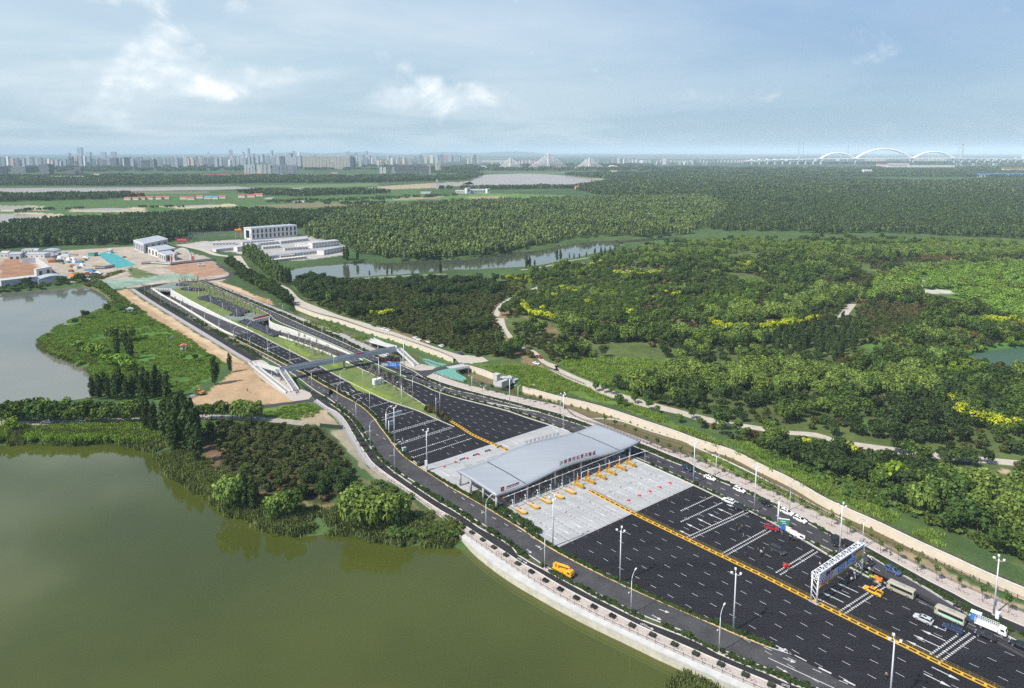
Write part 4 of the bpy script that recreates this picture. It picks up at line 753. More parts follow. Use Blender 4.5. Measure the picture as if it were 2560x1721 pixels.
 # ================================================================== toll canopy
ROOFM=mat('pale_metal_roof',(0.35,0.375,0.40),.45,.15,var=.07,scale=.25,coord='Object',stretch=(R(40),(.12,2.5,1)),spec=.4)
FASC=mat('grey_fascia_metal',(0.33,0.36,0.39),.4,.3);SOFF=mat('soffit_panel',(0.45,0.46,0.47),.7)
fprof=[(500,850),(600,820),(700,785),(800,742),(900,692),(1000,642),(1100,596),(1200,560),(1300,531),(1400,506),(1500,481),(1600,454),(1700,412),(1786,368)]
FL,FR,BL,BR=Q('C1',500,850,5.9),Q('C1',1786,368,6.6),Q('C1',150,630,5.9),Q('C1',1390,213,6.6)
def prof():
 """height of the front eave, read along the straight line between its two corners"""
 out=[]
 for x,y in fprof:
  lo,hi=3.0,14.0
  for _ in range(40):
   z=(lo+hi)/2;p=Q('C1',x,y,z);d=(FR.xy-FL.xy);s=(p.xy-FL.xy);cr=d.x*s.y-d.y*s.x
   if cr>0:lo=z
   else:hi=z
  out.append(((Q('C1',x,y,lo).xy-FL.xy).length/(FR.xy-FL.xy).length,lo))
 return out
PR=prof();PS=np.array([p[0]for p in PR]);PZ=np.array([p[1]for p in PR]);PS[0],PS[-1]=0,1
PZ=np.clip(PZ,5.0,10.5)
def roof_pt(s,t,dz=0.0):
 a=FL.lerp(FR,s);b=BL.lerp(BR,s);p=a.lerp(b,t);z=float(np.interp(s,PS,PZ));return Vector((p.x,p.y,z+.25*math.sin(math.pi*t)+dz))
cc=roof_pt(.5,.5);cc=Vector((cc.x,cc.y,0));canopy=empty('toll_canopy',cc,0,'long wavy pale metal canopy over the toll lanes','canopy')
def roof_piece(s0,s1,name,ns,dz=0,m=ROOFM,th=.0):
 mb=MB();nt_=8;V=[];S=[s0+(s1-s0)*i/ns for i in range(ns+1)]
 PZs=lambda s:roof_pt
 for i in S:
  for j in range(nt_+1):p=roof_pt(i,j/nt_,dz)-cc;V.append(p)
 Fc=[(i*(nt_+1)+j,(i+1)*(nt_+1)+j,(i+1)*(nt_+1)+j+1,i*(nt_+1)+j+1)for i in range(ns)for j in range(nt_)]
 k=len(V);V+=[(v[0],v[1],v[2]-th)for v in V];Fb=[tuple(reversed([q+k for q in f]))for f in Fc]
 edge=[i*(nt_+1)for i in range(ns+1)]+[ns*(nt_+1)+j for j in range(1,nt_+1)]+[i*(nt_+1)+nt_ for i in range(ns-1,-1,-1)]+[j for j in range(nt_-1,0,-1)]
 Fe=[(a+k,b+k,b,a)for a,b in zip(edge,edge[1:]+edge[:1])]
 mb.add(V,Fc);mb.add(V,Fb,1)if False else None
 mb.f+=Fb+Fe;mb.m+=[1]*len(Fb)+[2]*len(Fe)
 return mb.build(name,[m,SOFF,FASC],canopy,smooth=False)
_s=np.linspace(0,1,61);_z=np.interp(_s,PS,PZ);_k=np.array([1,2,3,4,3,2,1])/16;_zp=np.pad(_z,3,mode='edge');_z2=np.convolve(_zp,_k,'valid');PS,PZ=_s,_z2
roof=roof_piece(0,1,'roof',60,0,ROOFM,.55)
for p in roof.data.polygons:
 if p.material_index==0:p.use_smooth=True
SEAM=mat('dark_roof_gutter',(0.05,0.055,0.06),.6)
for s in(.185,.835):
 for a,b in((.02,.12),(.13,.38),(.39,.63),(.64,.96)):
  A=roof_pt(s,a,.06)-cc;B=roof_pt(s,b,.06)-cc;d=(B-A).normalized();nn=Vector((-d.y,d.x,0))*.22
  MB().add([A+nn,A-nn,B-nn,B+nn,A+nn-Vector((0,0,.2)),A-nn-Vector((0,0,.2)),B-nn-Vector((0,0,.2)),B+nn-Vector((0,0,.2))],[(0,3,2,1),(4,5,6,7),(0,1,5,4),(1,2,6,5),(2,3,7,6),(3,0,4,7)]).build('roof_gutter',SEAM,canopy)
col_s=[.012,.20,.38,.56,.74,.93]
for s in col_s:
 for t in(.04,.36,.68,.96):
  p=roof_pt(s,t)-cc;MB().rod((p.x,p.y,0),(p.x,p.y,p.z-.5),.42,n=14).build('column',GREYC,canopy,smooth=True)
for t in(.06,.5,.94):
 P=[roof_pt(i/40,t,-.85)-cc for i in range(41)];MB().path(P,.16,5).build('soffit_beam',STEEL,canopy)
for i in range(12):
 s=.04+i*.083;a=roof_pt(s,.02,-.75)-cc;b=roof_pt(s,.98,-.75)-cc;MB().rod(a,b,.11,n=5).build('cross_beam',STEEL,canopy)
ax=(FR-FL);ax.z=0;ax.normalize();RZ=math.atan2(ax.y,ax.x);nrm=Vector((ax.y,-ax.x,0));inn=(BL-FL);inn.z=0;inn.normalize()
lane=inn
for k in range(12):
 s=.05+k*.077;p=roof_pt(s,.03,-1.25)-cc;MB().box(p,(1.7,.15,.45),RZ).build('lane_board',SCREEN,canopy)
def eave_sign(name,s0,s1,t,chars,size,colr,label,up,back=False):
 a=roof_pt(s0,t);b=roof_pt(s1,t);g=empty(name,a.lerp(b,.5),0,label,'sign');o=g.location;n=len(chars)if chars else 11
 for z in(.25,up):
  P=[roof_pt(s0+(s1-s0)*i/12,t,z)-o for i in range(13)];MB().path(P,.03,4).build('frame_rail',STEEL,g)
 for i in range(n+1):
  p=roof_pt(s0+(s1-s0)*i/n,t)-o;MB().rod(p,p+Vector((0,0,up+.1)),.035,n=4).build('frame_post',STEEL,g)
 for i,ch in enumerate(chars):
  p=roof_pt(s0+(s1-s0)*(i+.5)/n,t,.35+size*.5)-o;l=letter(ch,size,colr,g,p,'sign_character',.05,.022,(math.pi/2,0,RZ))
 if back:
  for i in range(9):
   p=roof_pt(s0+(s1-s0)*(i+.5)/9,t,.35+.75)-o;l=letter(back[i],1.45,colr,g,p,'sign_character',.05,.0,(math.pi/2,0,RZ+math.pi))
 return g
SIGNR=mat('dark_red_lettering',(0.26,0.015,0.03),.5);NAME='济南黄岗站黄河隧道'
eave_sign('roof_sign',.405,.665,.03,NAME,1.75,SIGNR,'dark red station name characters on a thin frame along the front eave',2.15)
eave_sign('roof_sign',.44,.70,.97,'',1.6,STEEL,'bare steel frame of the sign facing away along the rear eave',1.9,back=NAME)
p0=roof_pt(.035,.03);p1=roof_pt(.155,.03);g=empty('company_sign',p0 .lerp(p1,.5),RZ,'small roof sign with an orange emblem on red, left end of the eave','sign');wlen=(p1-p0).length
MB().box((-wlen/2+.75,0,1.15),(1.5,.12,1.6)).build('emblem_plate',DREDP,g)
mb=MB();q=[(-.6,0),(0,-.6),(.6,0),(0,.6)];mb.add([(-wlen/2+.75+x,y_,1.15+z)for y_ in(-.10,)for x,z in q],[(0,1,2,3)]);mb.build('emblem_ring',mat('emblem_orange',(0.85,0.30,0.02),.5),g)
mb=MB();mb.add([(-wlen/2+.75+x*.42,-.13,1.15+z*.42)for x,z in q],[(0,1,2,3)]);mb.build('emblem_centre',DREDP,g)
letter('济南城市建设集团',.72,SIGNR,g,(.85,-.1,1.35),'sign_lettering',.05,.018);MB().box((.85,-.08,.75),(5.6,.08,.18)).build('underline_bar',DREDP,g)
for x in(-2.8,-1.4,0,1.4,2.8):MB().rod((x,.1,-.1),(x,.1,1.8),.03,n=4).build('support_post',STEEL,g)
# ================================================================== toll islands, booths, signals
back_c={}
isl_end=lambda p:p+lane*31
ordn=['first','second','third','fourth','fifth','sixth','seventh','eighth','ninth','tenth','eleventh','twelfth','thirteenth','fourteenth']
rzl=math.atan2(-lane.y,-lane.x)
BOOTHM=mat('booth_panel',(0.30,0.22,0.22),.5);ISLM=mat('island_concrete',(0.42,0.42,0.41),.85,var=.1,scale=.8)
ISL=[]
def nose_shape(L,W,k=8):
 P=[(-L/2,-W/2),(L/2-W/2,-W/2)]+[(L/2-W/2+W/2*math.sin(math.pi*i/k),-W/2*math.cos(math.pi*i/k))for i in range(1,k)]+[(L/2-W/2,W/2),(-L/2,W/2)]
 return P
for i,(x,y)in enumerate(nose_px):
 p=Q('C1',x,y);left=i<5;t=empty('toll_island',(p.x,p.y,0),rzl,f'{ordn[i]} toll island from the lake side, '+('with a rounded yellow nose' if left else 'with a tall striped crash cushion' if i>5 else 'with a striped cushion at the median fence'),'toll island','toll islands')
 L=30.0;base=[(q[0]-L/2+.2,q[1])for q in nose_shape(L,1.7)]
 MB().prism(base,0,.28).build('island_base',ISLM,t)
 for s in(-1,1):MB().box((-L/2-1.2,s*.86,.15),(L-5,.10,.32)).build('edge_strip',mat('faded_yellow_edge',(0.22,0.17,0.06),.7),t)
 if left:
  nz=[(q[0]-2.0,q[1])for q in nose_shape(4.2,2.0)];inner=[(q[0]*.8-2.4,q[1]*.55)for q in nose_shape(4.2,2.0)]
  MB().prism(nz,.02,.75).build('nose',STRIPE,t);MB().prism(nz,.75,.80).build('nose_top',YELP,t);MB().prism(inner,.80,.84).build('nose_fill',ISLM,t)
 else:
  nz=[(q[0]-2.2,q[1])for q in nose_shape(4.8,1.7)];MB().prism(nz,.02,1.15,top=[(a*.96-.1,b*.8)for a,b in nz]).build('crash_cushion',STRIPE,t)
  MB().box((-2.3,0,1.25),(3.6,.5,.14)).build('cushion_cap',YELP,t);MB().box((-4.4,0,.9),(.3,1.5,1.5)).build('back_plate',YELP,t)
 bx=-16.5 if left else-19.0
 b=MB().box((bx,0,1.5),(3.4,1.6,2.3)).build('booth',BOOTHM,t);MB().box((bx,0,1.95),(3.42,1.64,.95)).build('booth_window',DARKG,b);MB().box((bx,0,2.72),(3.8,2.0,.14)).build('booth_roof',FASC,b)
 MB().box((bx+6.2,0,.85),(.5,.45,1.15)).build('barrier_machine',mat('barrier_red',(0.42,0.03,0.02),.5)if left else YELP,t)
 MB().rod((bx+6.2,.2,1.15),(bx+6.2,2.9,1.2),.05,n=5).build('barrier_arm',REDP,t)
 MB().box((bx+3.2,.3,1.0),(.5,.5,1.5)).build('card_machine',ORANGEP,t);MB().rod((bx+9.6,-.2,.2),(bx+9.6,-.2,1.7),.06,n=6).build('sensor_post',STEEL,t);MB().box((bx+9.6,-.2,1.75),(.35,.35,.25)).build('sensor_head',WPAINT,t)
 ISL.append((p,t))
sig=[]
pipe_h=5.2
gt=empty('signal_gantry',Q('C1',1550,690),0,'long white pipe frame carrying the orange lane signals on the right half','gantry');o=gt.location
ends=[Q('C1',1258,762),Q('C1',1824,566)];P=[ends[0]+Vector((0,0,pipe_h)),ends[1]+Vector((0,0,pipe_h))]
MB().path([ends[0]-o,ends[0]-o+Vector((0,0,pipe_h-.5)),ends[0]-o+Vector((0,0,pipe_h))+ax*.5,ends[1]-o+Vector((0,0,pipe_h))-ax*.4,ends[1]-o+Vector((0,0,pipe_h-.4))],.11,7).build('pipe_beam',WPAINT,gt)
MB().rod(ends[1]-o,ends[1]-o+Vector((0,0,pipe_h)),.12,n=8).build('end_post',WPAINT,gt)
for i in range(5,11):
 p,_t=ISL[i];q=p+lane*3.4;s=empty('lane_signal',(q.x,q.y,.2),RZ,f'orange lane signal above the {ordn[i]} island from the lake side','signal','orange lane signals')
 MB().rod((0,0,0),(0,0,pipe_h-.2),.09,n=7).build('post',WPAINT,s)
 MB().box((0,-.18,2.55),(.62,.34,.9)).build('upper_box',ORANGEP,s);MB().box((0,-.18,3.45),(.62,.34,.85)).build('signal_head',ORANGEP,s);MB().box((0,-.37,2.5),(.34,.04,.34)).build('lens',mat('amber_lens',(0.55,0.12,0.01),.3),s);MB().box((0,-.1,1.95),(.5,.25,.2)).build('bracket',YELP,s)
cp=[(663,962),(777,917),(884,872),(990,827),(1091,785),(1193,745)]
gt=empty('camera_gantry',Q('C1',930,850),0,'row of white camera poles joined by a long pipe on the left half','gantry');o=gt.location
for k,(x,y)in enumerate(cp):
 p=Q('C1',x,y)-o;MB().rod(p,p+Vector((0,0,5.6)),.13,.09,n=7).build('pole',WPAINT,gt);MB().box(p+Vector((0,0,.2)),(.8,.8,.3)).build('pole_base',GREYC,gt);MB().rod(p+Vector((0,0,5.3)),p+Vector((0,0,5.45))-ax*3.4,.06,n=5).build('pole_arm',WPAINT,gt);MB().box(p+Vector((0,0,5.35))-ax*2.6,(.5,.3,.3),RZ).build('camera',WPAINT,gt)
a,b=Q('C1',560,1000)-o,Q('C1',1640,560)-o;MB().rod(a+Vector((0,0,5.25)),b+Vector((0,0,5.25)),.07,n=6).build('pipe',WPAINT,gt)
for k,(x,y)in enumerate([(709,992),(822,945),(931,900),(1047,852),(1150,805)]):
 p=Q('C1',x,y);s=empty('boom_barrier',(p.x,p.y,.2),rzl,f'raised white boom on an orange box, {ordn[k]} from the lake side','barrier','raised boom barriers')
 MB().box((0,0,.6),(.55,.5,1.2)).build('drive_box',ORANGEP,s);MB().rod((0,.3,1.0),(0,.3,4.6),.06,.04,n=5).build('boom',mat('pale_boom',(0.72,0.66,0.60),.5),s)
 c=empty('ticket_camera',p+lane*4+Vector((0,0,.2)),rzl,f'thin white sensor mast behind the {ordn[k]} raised boom from the lake side','sensor mast','sensor masts');MB().rod((0,0,0),(0,0,2.3),.06,n=6).build('mast',WPAINT,c);MB().box((0,0,2.3),(.7,.2,.25)).build('camera',WPAINT,c)
for k,(x,y)in enumerate([(202,600),(316,562),(423,524),(528,488)]):
 p=Q('C1',x,y);s=empty('lane_sign',(p.x,p.y,0),RZ,f'black lane sign on a white pole behind the canopy, {ordn[k]} from the lake','sign','black lane signs');MB().rod((0,0,0),(0,0,3.6),.07,n=6).build('pole',WPAINT,s);MB().box((0,0,3.5),(2.5,.2,.65)).build('board',BLACKP,s);MB().box((0,-.12,3.5),(1.7,.05,.14)).build('text_bar',WPAINT,s)
fp=Proto(None)if False else None
fl0=empty('flexible_post',(0,0,0));MB().rod((0,0,0),(0,0,.75),.042,n=6).build('post',PINKP,fl0);MB().rod((0,0,0),(0,0,.05),.14,n=8).build('foot',BLACKP,fl0);FP=Proto(fl0)
rb0=empty('barrier_block',(0,0,0));MB().box((0,0,.35),(1.1,.5,.7),taper=.7).build('block',REDP,rb0);MB().box((0,0,.72),(.7,.5,.08)).build('stripe',PINKP,rb0);RBp=Proto(rb0)
for i,(p,t)in enumerate(ISL):
 if i==5:continue
 m=9 if i<5 else 10
 for k in range(m):q=p-lane*(8.5+k*1.9);FP.put((q.x,q.y,.03),0,f'thin pink lane post in the row in front of the {ordn[i]} toll island','flexible posts in front of the toll islands','post')
for k,(x,y)in enumerate([(2048,745),(1958,783),(1868,820),(1775,858),(1678,900)]):q=Q('C1',x,y);RBp.put((q.x,q.y,.03),rzl,f'red water barrier at the end of the post row, {ordn[k]} from the right kerb','red water barriers','barrier')
for k,(x,y)in enumerate([(35,600),(137,560),(240,525),(342,490),(440,456)]):q=Q('C1',x,y);RBp.put((q.x,q.y,.03),rzl,f'red water barrier on the concrete behind the canopy, {ordn[k]} from the lake','red water barriers','barrier')
# ================================================================== big sign gantry
def truss(mb,a,b,w,h,n,r,up=Vector((0,0,1)),side=None):
 d=(b-a).normalized();side=side or Vector((-d.y,d.x,0));c=[side*(w/2*i)+up*(h/2*j)for i,j in((-1,-1),(1,-1),(1,1),(-1,1))]
 for k in c:mb.rod(a+k,b+k,r,n=5)
 for k in range(n):
  p,q=a.lerp(b,k/n),a.lerp(b,(k+1)/n)
  for i in range(4):
   j=(i+1)%4;mb.rod(p+c[i],p+c[j],r*.6,n=4);mb.rod(p+c[i if k%2 else j],q+c[j if k%2 else i],r*.6,n=4)
gl,gr=Q('G3',618,1352),Q('G3',1358,826);gax=(gr-gl).normalized();grz=math.atan2(gax.y,gax.x);glen=(gr-gl).length
gg=empty('sign_gantry',gl.lerp(gr,.5),grz,'white lattice gantry spanning the right lanes, with blue and yellow sign panels','gantry');hl=glen/2
mb=MB();truss(mb,Vector((-hl-.6,0,8.3)),Vector((hl+.6,0,8.3)),1.7,1.5,16,.13);mb.build('lattice_beam',WPAINT,gg)
for s in(-1,1):
 for y in(-.85,.85):MB().rod((s*hl,y,0),(s*hl,y,9.0),.24,n=10).build('leg',WPAINT,gg,smooth=True)
 m=MB();[m.rod((s*hl,-.85,.8+k*1.6),(s*hl,.85,2.4+k*1.6 if k%2==0 else 2.4+k*1.6),.08,n=5)for k in range(5)];m.build('leg_bracing',WPAINT,gg);MB().box((s*hl,0,.15),(1.0,2.6,.3)).build('footing',GREYC,gg)
MB().box((0,-1.05,7.2),(2*hl-.6,.12,3.9)).build('panel_frame',mat('panel_grey',(0.52,0.54,0.58),.5),gg)
hb=MB().box((0,-1.15,5.15),(2*hl-.4,.3,.35)).build('striped_bar',STRIPES_S,gg)
pan=lambda x0,x1,z0,z1,m,n='sign_panel':MB().box(((x0+x1)/2,-1.16,(z0+z1)/2),(x1-x0,.1,z1-z0)).build(n,m,gg)
U=2*hl-.8;X=lambda f:-hl+.4+U*f
pan(X(.235),X(.69),7.7,8.75,SCREEN,'led_screen');pan(X(.13),X(.215),7.4,8.4,mat('dark_violet_panel',(0.05,0.015,0.06),.5));pan(X(.74),X(.97),8.2,8.5,SCREEN,'led_screen')
blue1=pan(X(.40),X(.55),5.7,7.3,BLUEP);blue2=pan(X(.60),X(.79),5.9,7.9,BLUEP);pan(X(.82),X(.95),6.4,7.9,mat('sign_amber',(0.80,0.40,0.02),.5));pan(X(.82),X(.95),5.5,6.2,mat('sign_leaf_green',(0.08,0.36,0.08),.5))
for z,a,b in((7.0,.02,.30),(6.2,.01,.28),(5.7,.05,.2)):
 k=0;x=X(a)
 while x<X(b):pan(x,x+.55,z-.25,z+.25,mat('faded_red_print',(0.42,0.16,0.25),.6),'printed_mark');x+=1.15
for par,z0,a,b in((blue1,7.0,.41,.54),(blue1,6.3,.42,.53),(blue2,7.4,.62,.77),(blue2,6.8,.63,.75),(blue2,6.25,.62,.72)):
 x=X(a)
 while x<X(b)-.2:o_=MB().box((x+.2,-1.24,z0),(.34,.04,.3)).build('printed_mark',WPAINT,par);x+=.62
def frame_gantry(base,rz,hgt,reach,label):
 g=empty('overhead_gantry',base,rz,label,'gantry');MB().rod((0,0,0),(0,0,hgt),.22,.16,n=9).build('post',WPAINT,g,smooth=True)
 for z in(hgt-.5,hgt-2.1):MB().rod((0,0,z),(reach,0,z),.12,n=6).build('arm',WPAINT,g)
 m=MB();n=6
 for k in range(n):m.rod((reach*k/n,0,hgt-.5),(reach*(k+1)/n,0,hgt-2.1),.05,n=4)
 m.build('arm_bracing',WPAINT,g);MB().box((reach*.75,-.15,hgt-1.3),(reach*.4,.1,1.3)).build('back_panel',STEEL,g);return g
ud=(Q('C12',1770,588)-Q('C12',1025,805)).normalized();urz=math.atan2(ud.y,ud.x)
frame_gantry(Q('C12',943,775),urz,8.5,8.5,'white sign frame reaching over the left lanes beside the twin poles');frame_gantry(Q('C12',988,818),urz,6.4,3.0,'short white sign frame next to the tall mast on the left kerb')
la,lb=Q('C5',1352,540),Q('C5',1562,545);lrz=math.atan2(lb.y-la.y,lb.x-la.x);lh=(lb-la).length/2;g=empty('sign_gantry',la.lerp(lb,.5),lrz,'gantry with dark LED board and blue panel by the right end of the footbridge','gantry')
for s in(-1,1):MB().rod((s*lh,0,0),(s*lh,0,10.5),.25,n=9).build('leg',WPAINT,g)
MB().box((0,0,9.4),(2*lh,.5,2.0)).build('led_board',SCREEN,g);b_=MB().box((.35*lh,-.2,6.6),(1.0*lh,.15,2.4)).build('blue_panel',BLUEP,g);MB().box((-.45*lh,-.2,6.4),(.6*lh,.1,1.6)).build('pale_panel',STEEL,g)
for k in range(5):MB().box((-lh*.7+k*lh*.36,-.28,9.4),(.9,.06,.9)).build('led_mark',mat('led_red',(0.25,0.01,0.02),.4),g)
for k in range(6):MB().box((.35*lh+(-1.5+(k%3)*1.3),-.31,7.0-(k//3)*.9),(.8,.05,.35)).build('printed_mark',WPAINT,b_)
# ================================================================== lamps and masts
LAMPC=mat('lamp_post_paint',(0.62,0.64,0.66),.4,.2)
def lamp_single():
 t=empty('street_lamp',(0,0,0));MB().rod((0,0,0),(0,0,9.6),.13,.085,n=8).build('post',LAMPC,t,smooth=True);MB().box((0,0,.2),(.5,.5,.4)).build('base_box',GREYC,t)
 MB().path([(0,0,9.5),(.15,0,10.3),(.6,0,11.0),(1.4,0,11.5),(2.2,0,11.75)],.07,6).build('arm',LAMPC,t);MB().box((2.6,0,11.8),(.95,.34,.16)).build('lamp_head',LAMPG,t);MB().rod((0,0,6.8),(-1.5,0,7.1),.05,n=5).build('lower_arm',LAMPC,t);MB().box((-1.7,0,7.12),(.5,.22,.12)).build('lamp_head',LAMPG,t);return Proto(t)
def lamp_double():
 t=empty('street_lamp',(0,0,0));MB().rod((0,0,0),(0,0,9.0),.13,.09,n=8).build('post',LAMPC,t,smooth=True);MB().path([(0,0,8.9),(.1,0,9.8),(-.3,0,10.2),(-2.2,0,10.3)],.07,6).build('arm',LAMPC,t);MB().box((-2.5,0,10.3),(.8,.3,.14)).build('lamp_head',LAMPG,t)
 MB().rod((0,0,8.0),(1.6,0,9.0),.06,n=5).build('arm',LAMPC,t);MB().box((1.75,0,9.1),(.6,.25,.12)).build('lamp_head',LAMPG,t);return Proto(t)
def mast():
 t=empty('lamp_mast',(0,0,0));MB().rod((0,0,0),(0,0,16.4),.24,.14,n=10).build('post',LAMPC,t,smooth=True);MB().rod((0,0,0),(0,0,.35),.5,n=10).build('base',GREYC,t)
 for k in range(3):
  a=k*2.1+.4;c,s=math.cos(a),math.sin(a);ar=MB().path([(0,0,16.0),(c*.9,s*.9,16.1),(c*1.25,s*1.25,16.6)],.06,5).build('arm',LAMPC,t);MB().box((c*1.3,s*1.3,16.8),(.5,.5,.42),a).build('floodlight',LAMPG,ar)
 MB().rod((0,0,16.4),(0,0,17.6),.025,n=4).build('lightning_rod',STEEL,t);return Proto(t)
PS1,PD,PM=lamp_single(),lamp_double(),mast()
def put_lamps(proto,items,fmt,group,off=0.0,cat='street lamp',ref=None):
 for k,(w,x,y)in enumerate(items):
  p=Q(w,x,y,.12);d=nearest(ref,p)[1];rz=math.atan2(d.y,d.x)+math.pi/2+off;proto.put(p,rz,fmt.format(ordn[k]if k<len(ordn)else f'number {k + 1}'),group,cat)
put_lamps(PS1,[('C9',765,735),('C4',1467,755),('C4',628,320),('C1',410,1168),('C12',1080,1425),('C12',685,1020),('C12',460,640),('C12',155,365),('C5',700,690)],'curved street lamp by the cycle track, {} counting up from the bottom','street lamps by the cycle track',math.pi*1.0+math.pi,ref=L_bike)
put_lamps(PS1,[('C6',1302,862),('C6',1163,782),('C6',1022,700),('C6',900,632),('C6',790,568),('C6',688,512),('C6',588,455),('C6',505,405),('C6',435,368),('C6',1637,1040),('C6',1462,955)],'street lamp on the far strip left of the sunken road, {} in that row','street lamps beside the sunken road',math.pi*2,ref=L_bike_up)
put_lamps(PS1,[('C12',680,450),('C12',950,778),('C5',978,695),('C5',490,425),('C5',270,415-90),('C5',75,195),('C6',1437,815),('C6',1275,745),('C6',1157,690),('C6',1030,615)],'street lamp on the orange edged strip beside the carriageway, {} from the near end','street lamps on the orange edged strip',0,ref=L_med)
put_lamps(PS1,[('C12',1750,535),('C12',1195,320),('C5',1570,810),('C5',1197,655),('C5',915,510),('C6',1838,905),('C6',1628,812),('C6',1332,640),('C6',1197,575),('C6',1078,512),('C6',965,455),('C6',862,402),('C6',770,355)],'street lamp along the left edge of the planted island, {} from the near end','street lamps on the planted island',math.pi,ref=L_kM)
put_lamps(PS1,[('C12',1815,460),('C12',1372,230),('C5',1190,640-250),('C5',690,410-20)],'street lamp along the right edge of the planted island, {} from the near end','street lamps on the planted island, right edge',0,ref=L_rcl)
put_lamps(PD,[('C3',195,330),('C2',1262,810),('C2',410,448),('C1',1070,135),('C10',1775,1115),('C10',1165,972),('C10',745,962),('C10',1325,1115),('C5',1005,285),('C5',800,195),('C5',620,110),('C6',1780,590),('C6',1635,525)],'two armed street lamp beside the right frontage road, {} counting up from the right edge','street lamps by the right frontage road',0,ref=L_r3r)
put_lamps(PM,[('C3',440,1720),('C9',940,470),('C4',1360,455),('C1',1005,1306),('C12',1605,1402),('C12',1080,972)],'tall three headed lamp mast left of the median, {} counting up from the bottom','lamp masts on the left',0,'lamp mast',ref=L_med)
put_lamps(PM,[('C3',1365,915),('C2',1837,1325),('C2',857,822),('C2',155,498),('C1',1098,258),('C10',1665,1205),('C5',1595,510-20)],'tall three headed lamp mast along the right kerb, {} counting up from the bottom right','lamp masts on the right',0,'lamp mast',ref=L_kR)
for(w,x,y,z,m,lab)in(('C3',1365,915,4.2,BLUEP,'small blue sign fixed to the lamp mast behind the white truck'),('C2',155,498,3.4,BLUEP,'blue sign on the lamp mast at the corner of the concrete apron')):
 p=Q(w,x,y);s=empty('road_sign',(p.x,p.y,0),RZ,lab,'sign');MB().box((.1,-.35,z),(1.1,.06,.9)).build('upper_plate',m,s);MB().box((-.1,-.35,z-1.0),(.8,.06,.8)).build('lower_plate',m,s);MB().box((.1,-.39,z+.05),(.6,.03,.14)).build('printed_mark',WPAINT,s)
p=Q('C2',1127,985);s=empty('camera_pole',p,0,'thick white camera column at the right kerb by the green sign','pole');MB().rod((0,0,0),(0,0,8.6),.28,.26,n=10).build('column',WPAINT,s,smooth=True);MB().rod((0,0,8.3),(.9,-.3,8.5),.08,n=5).build('arm',WPAINT,s);MB().box((0,0,.25),(1.0,1.0,.5)).build('base',GREYC,s)
p=Q('C2',1195,1015);s=empty('direction_sign',p,RZ-.9,'green direction sign beside the right kerb','sign');MB().box((0,0,1.9),(3.4,.12,2.2)).build('green_board',GREENP,s);MB().box((0,0,3.15),(3.6,.3,.25)).build('top_rail',WPAINT,s);[MB().box((x,.1,.5),(.12,.12,1.0)).build('post',STEEL,s)for x in(-1.4,1.4)];MB().box((-.3,-.08,2.3),(1.7,.04,.22)).build('printed_mark',WPAINT,s);MB().box((.1,-.08,1.6),(1.3,.04,.2)).build('printed_mark',WPAINT,s)
p=Q('C2',1185,1045);s=empty('notice_board',p,RZ-.9,'blue notice board next to the green sign','notice board');MB().box((0,-.1,1.2),(1.4,.1,1.7)).build('blue_board',BLUEP,s);[MB().box((x,.05,.8),(.08,.08,1.6)).build('post',STEEL,s)for x in(-.6,.6)]
for k,(x,y)in enumerate([(1240,1055),(1310,1100),(1395,1145)]):
 p=Q('C2',x,y);s=empty('display_board',p,math.atan2(bd.y,bd.x),f'white display board leaning at the right kerb, {ordn[k]} from the green sign','display board','white display boards');o_=MB().box((0,0,.95),(2.6,.10,1.7)).build('white_board',WPAINT,s);MB().box((0,.05,1.85),(2.7,.2,.12)).build('red_top_edge',DREDP,s);[MB().box((x_,.35,.5),(.08,.7,.08)).build('prop',STEEL,s)for x_ in(-1,1)]
 if k==2:MB().box((.2,-.08,.9),(1.3,.04,.5)).build('dark_print',SCREEN,s)
p=Q('C12',1235,1105);s=empty('control_cabinet',p,urz,'pale grey control cabinet on the left kerb by the upstream stripes','cabinet');MB().box((0,0,1.0),(1.5,.8,1.9)).build('cabinet_body',mat('cabinet_grey',(0.50,0.58,0.60),.5),s);MB().box((0,0,2.0),(1.7,1.0,.12)).build('cabinet_lid',STEEL,s)
p=Q('C12',1605,1300);s=empty('mast_box',Q('C12',1605,1402)+Vector((-.3,-.35,0)),0,'white equipment box on the mast at the rear edge of the concrete apron','equipment box');MB().box((0,0,3.2),(1.0,.6,2.2)).build('box_body',WPAINT,s);MB().box((0,.2,3.2),(.3,.3,1.6)).build('bracket',STEEL,s)
s=empty('scrap_pipes',Q('C12',1160,960),0,'tangle of bent white pipes lying beside the tall mast','scrap metal');rr=random.Random(3)
for k in range(7):a=Vector((rr.uniform(-2.5,2.5),rr.uniform(-2.5,2.5),.1));b=a+Vector((rr.uniform(-2,2),rr.uniform(-2,2),rr.uniform(.2,1.5)));MB().path([a,a.lerp(b,.5)+Vector((0,0,.6)),b],.07,5).build('bent_pipe',WPAINT,s)
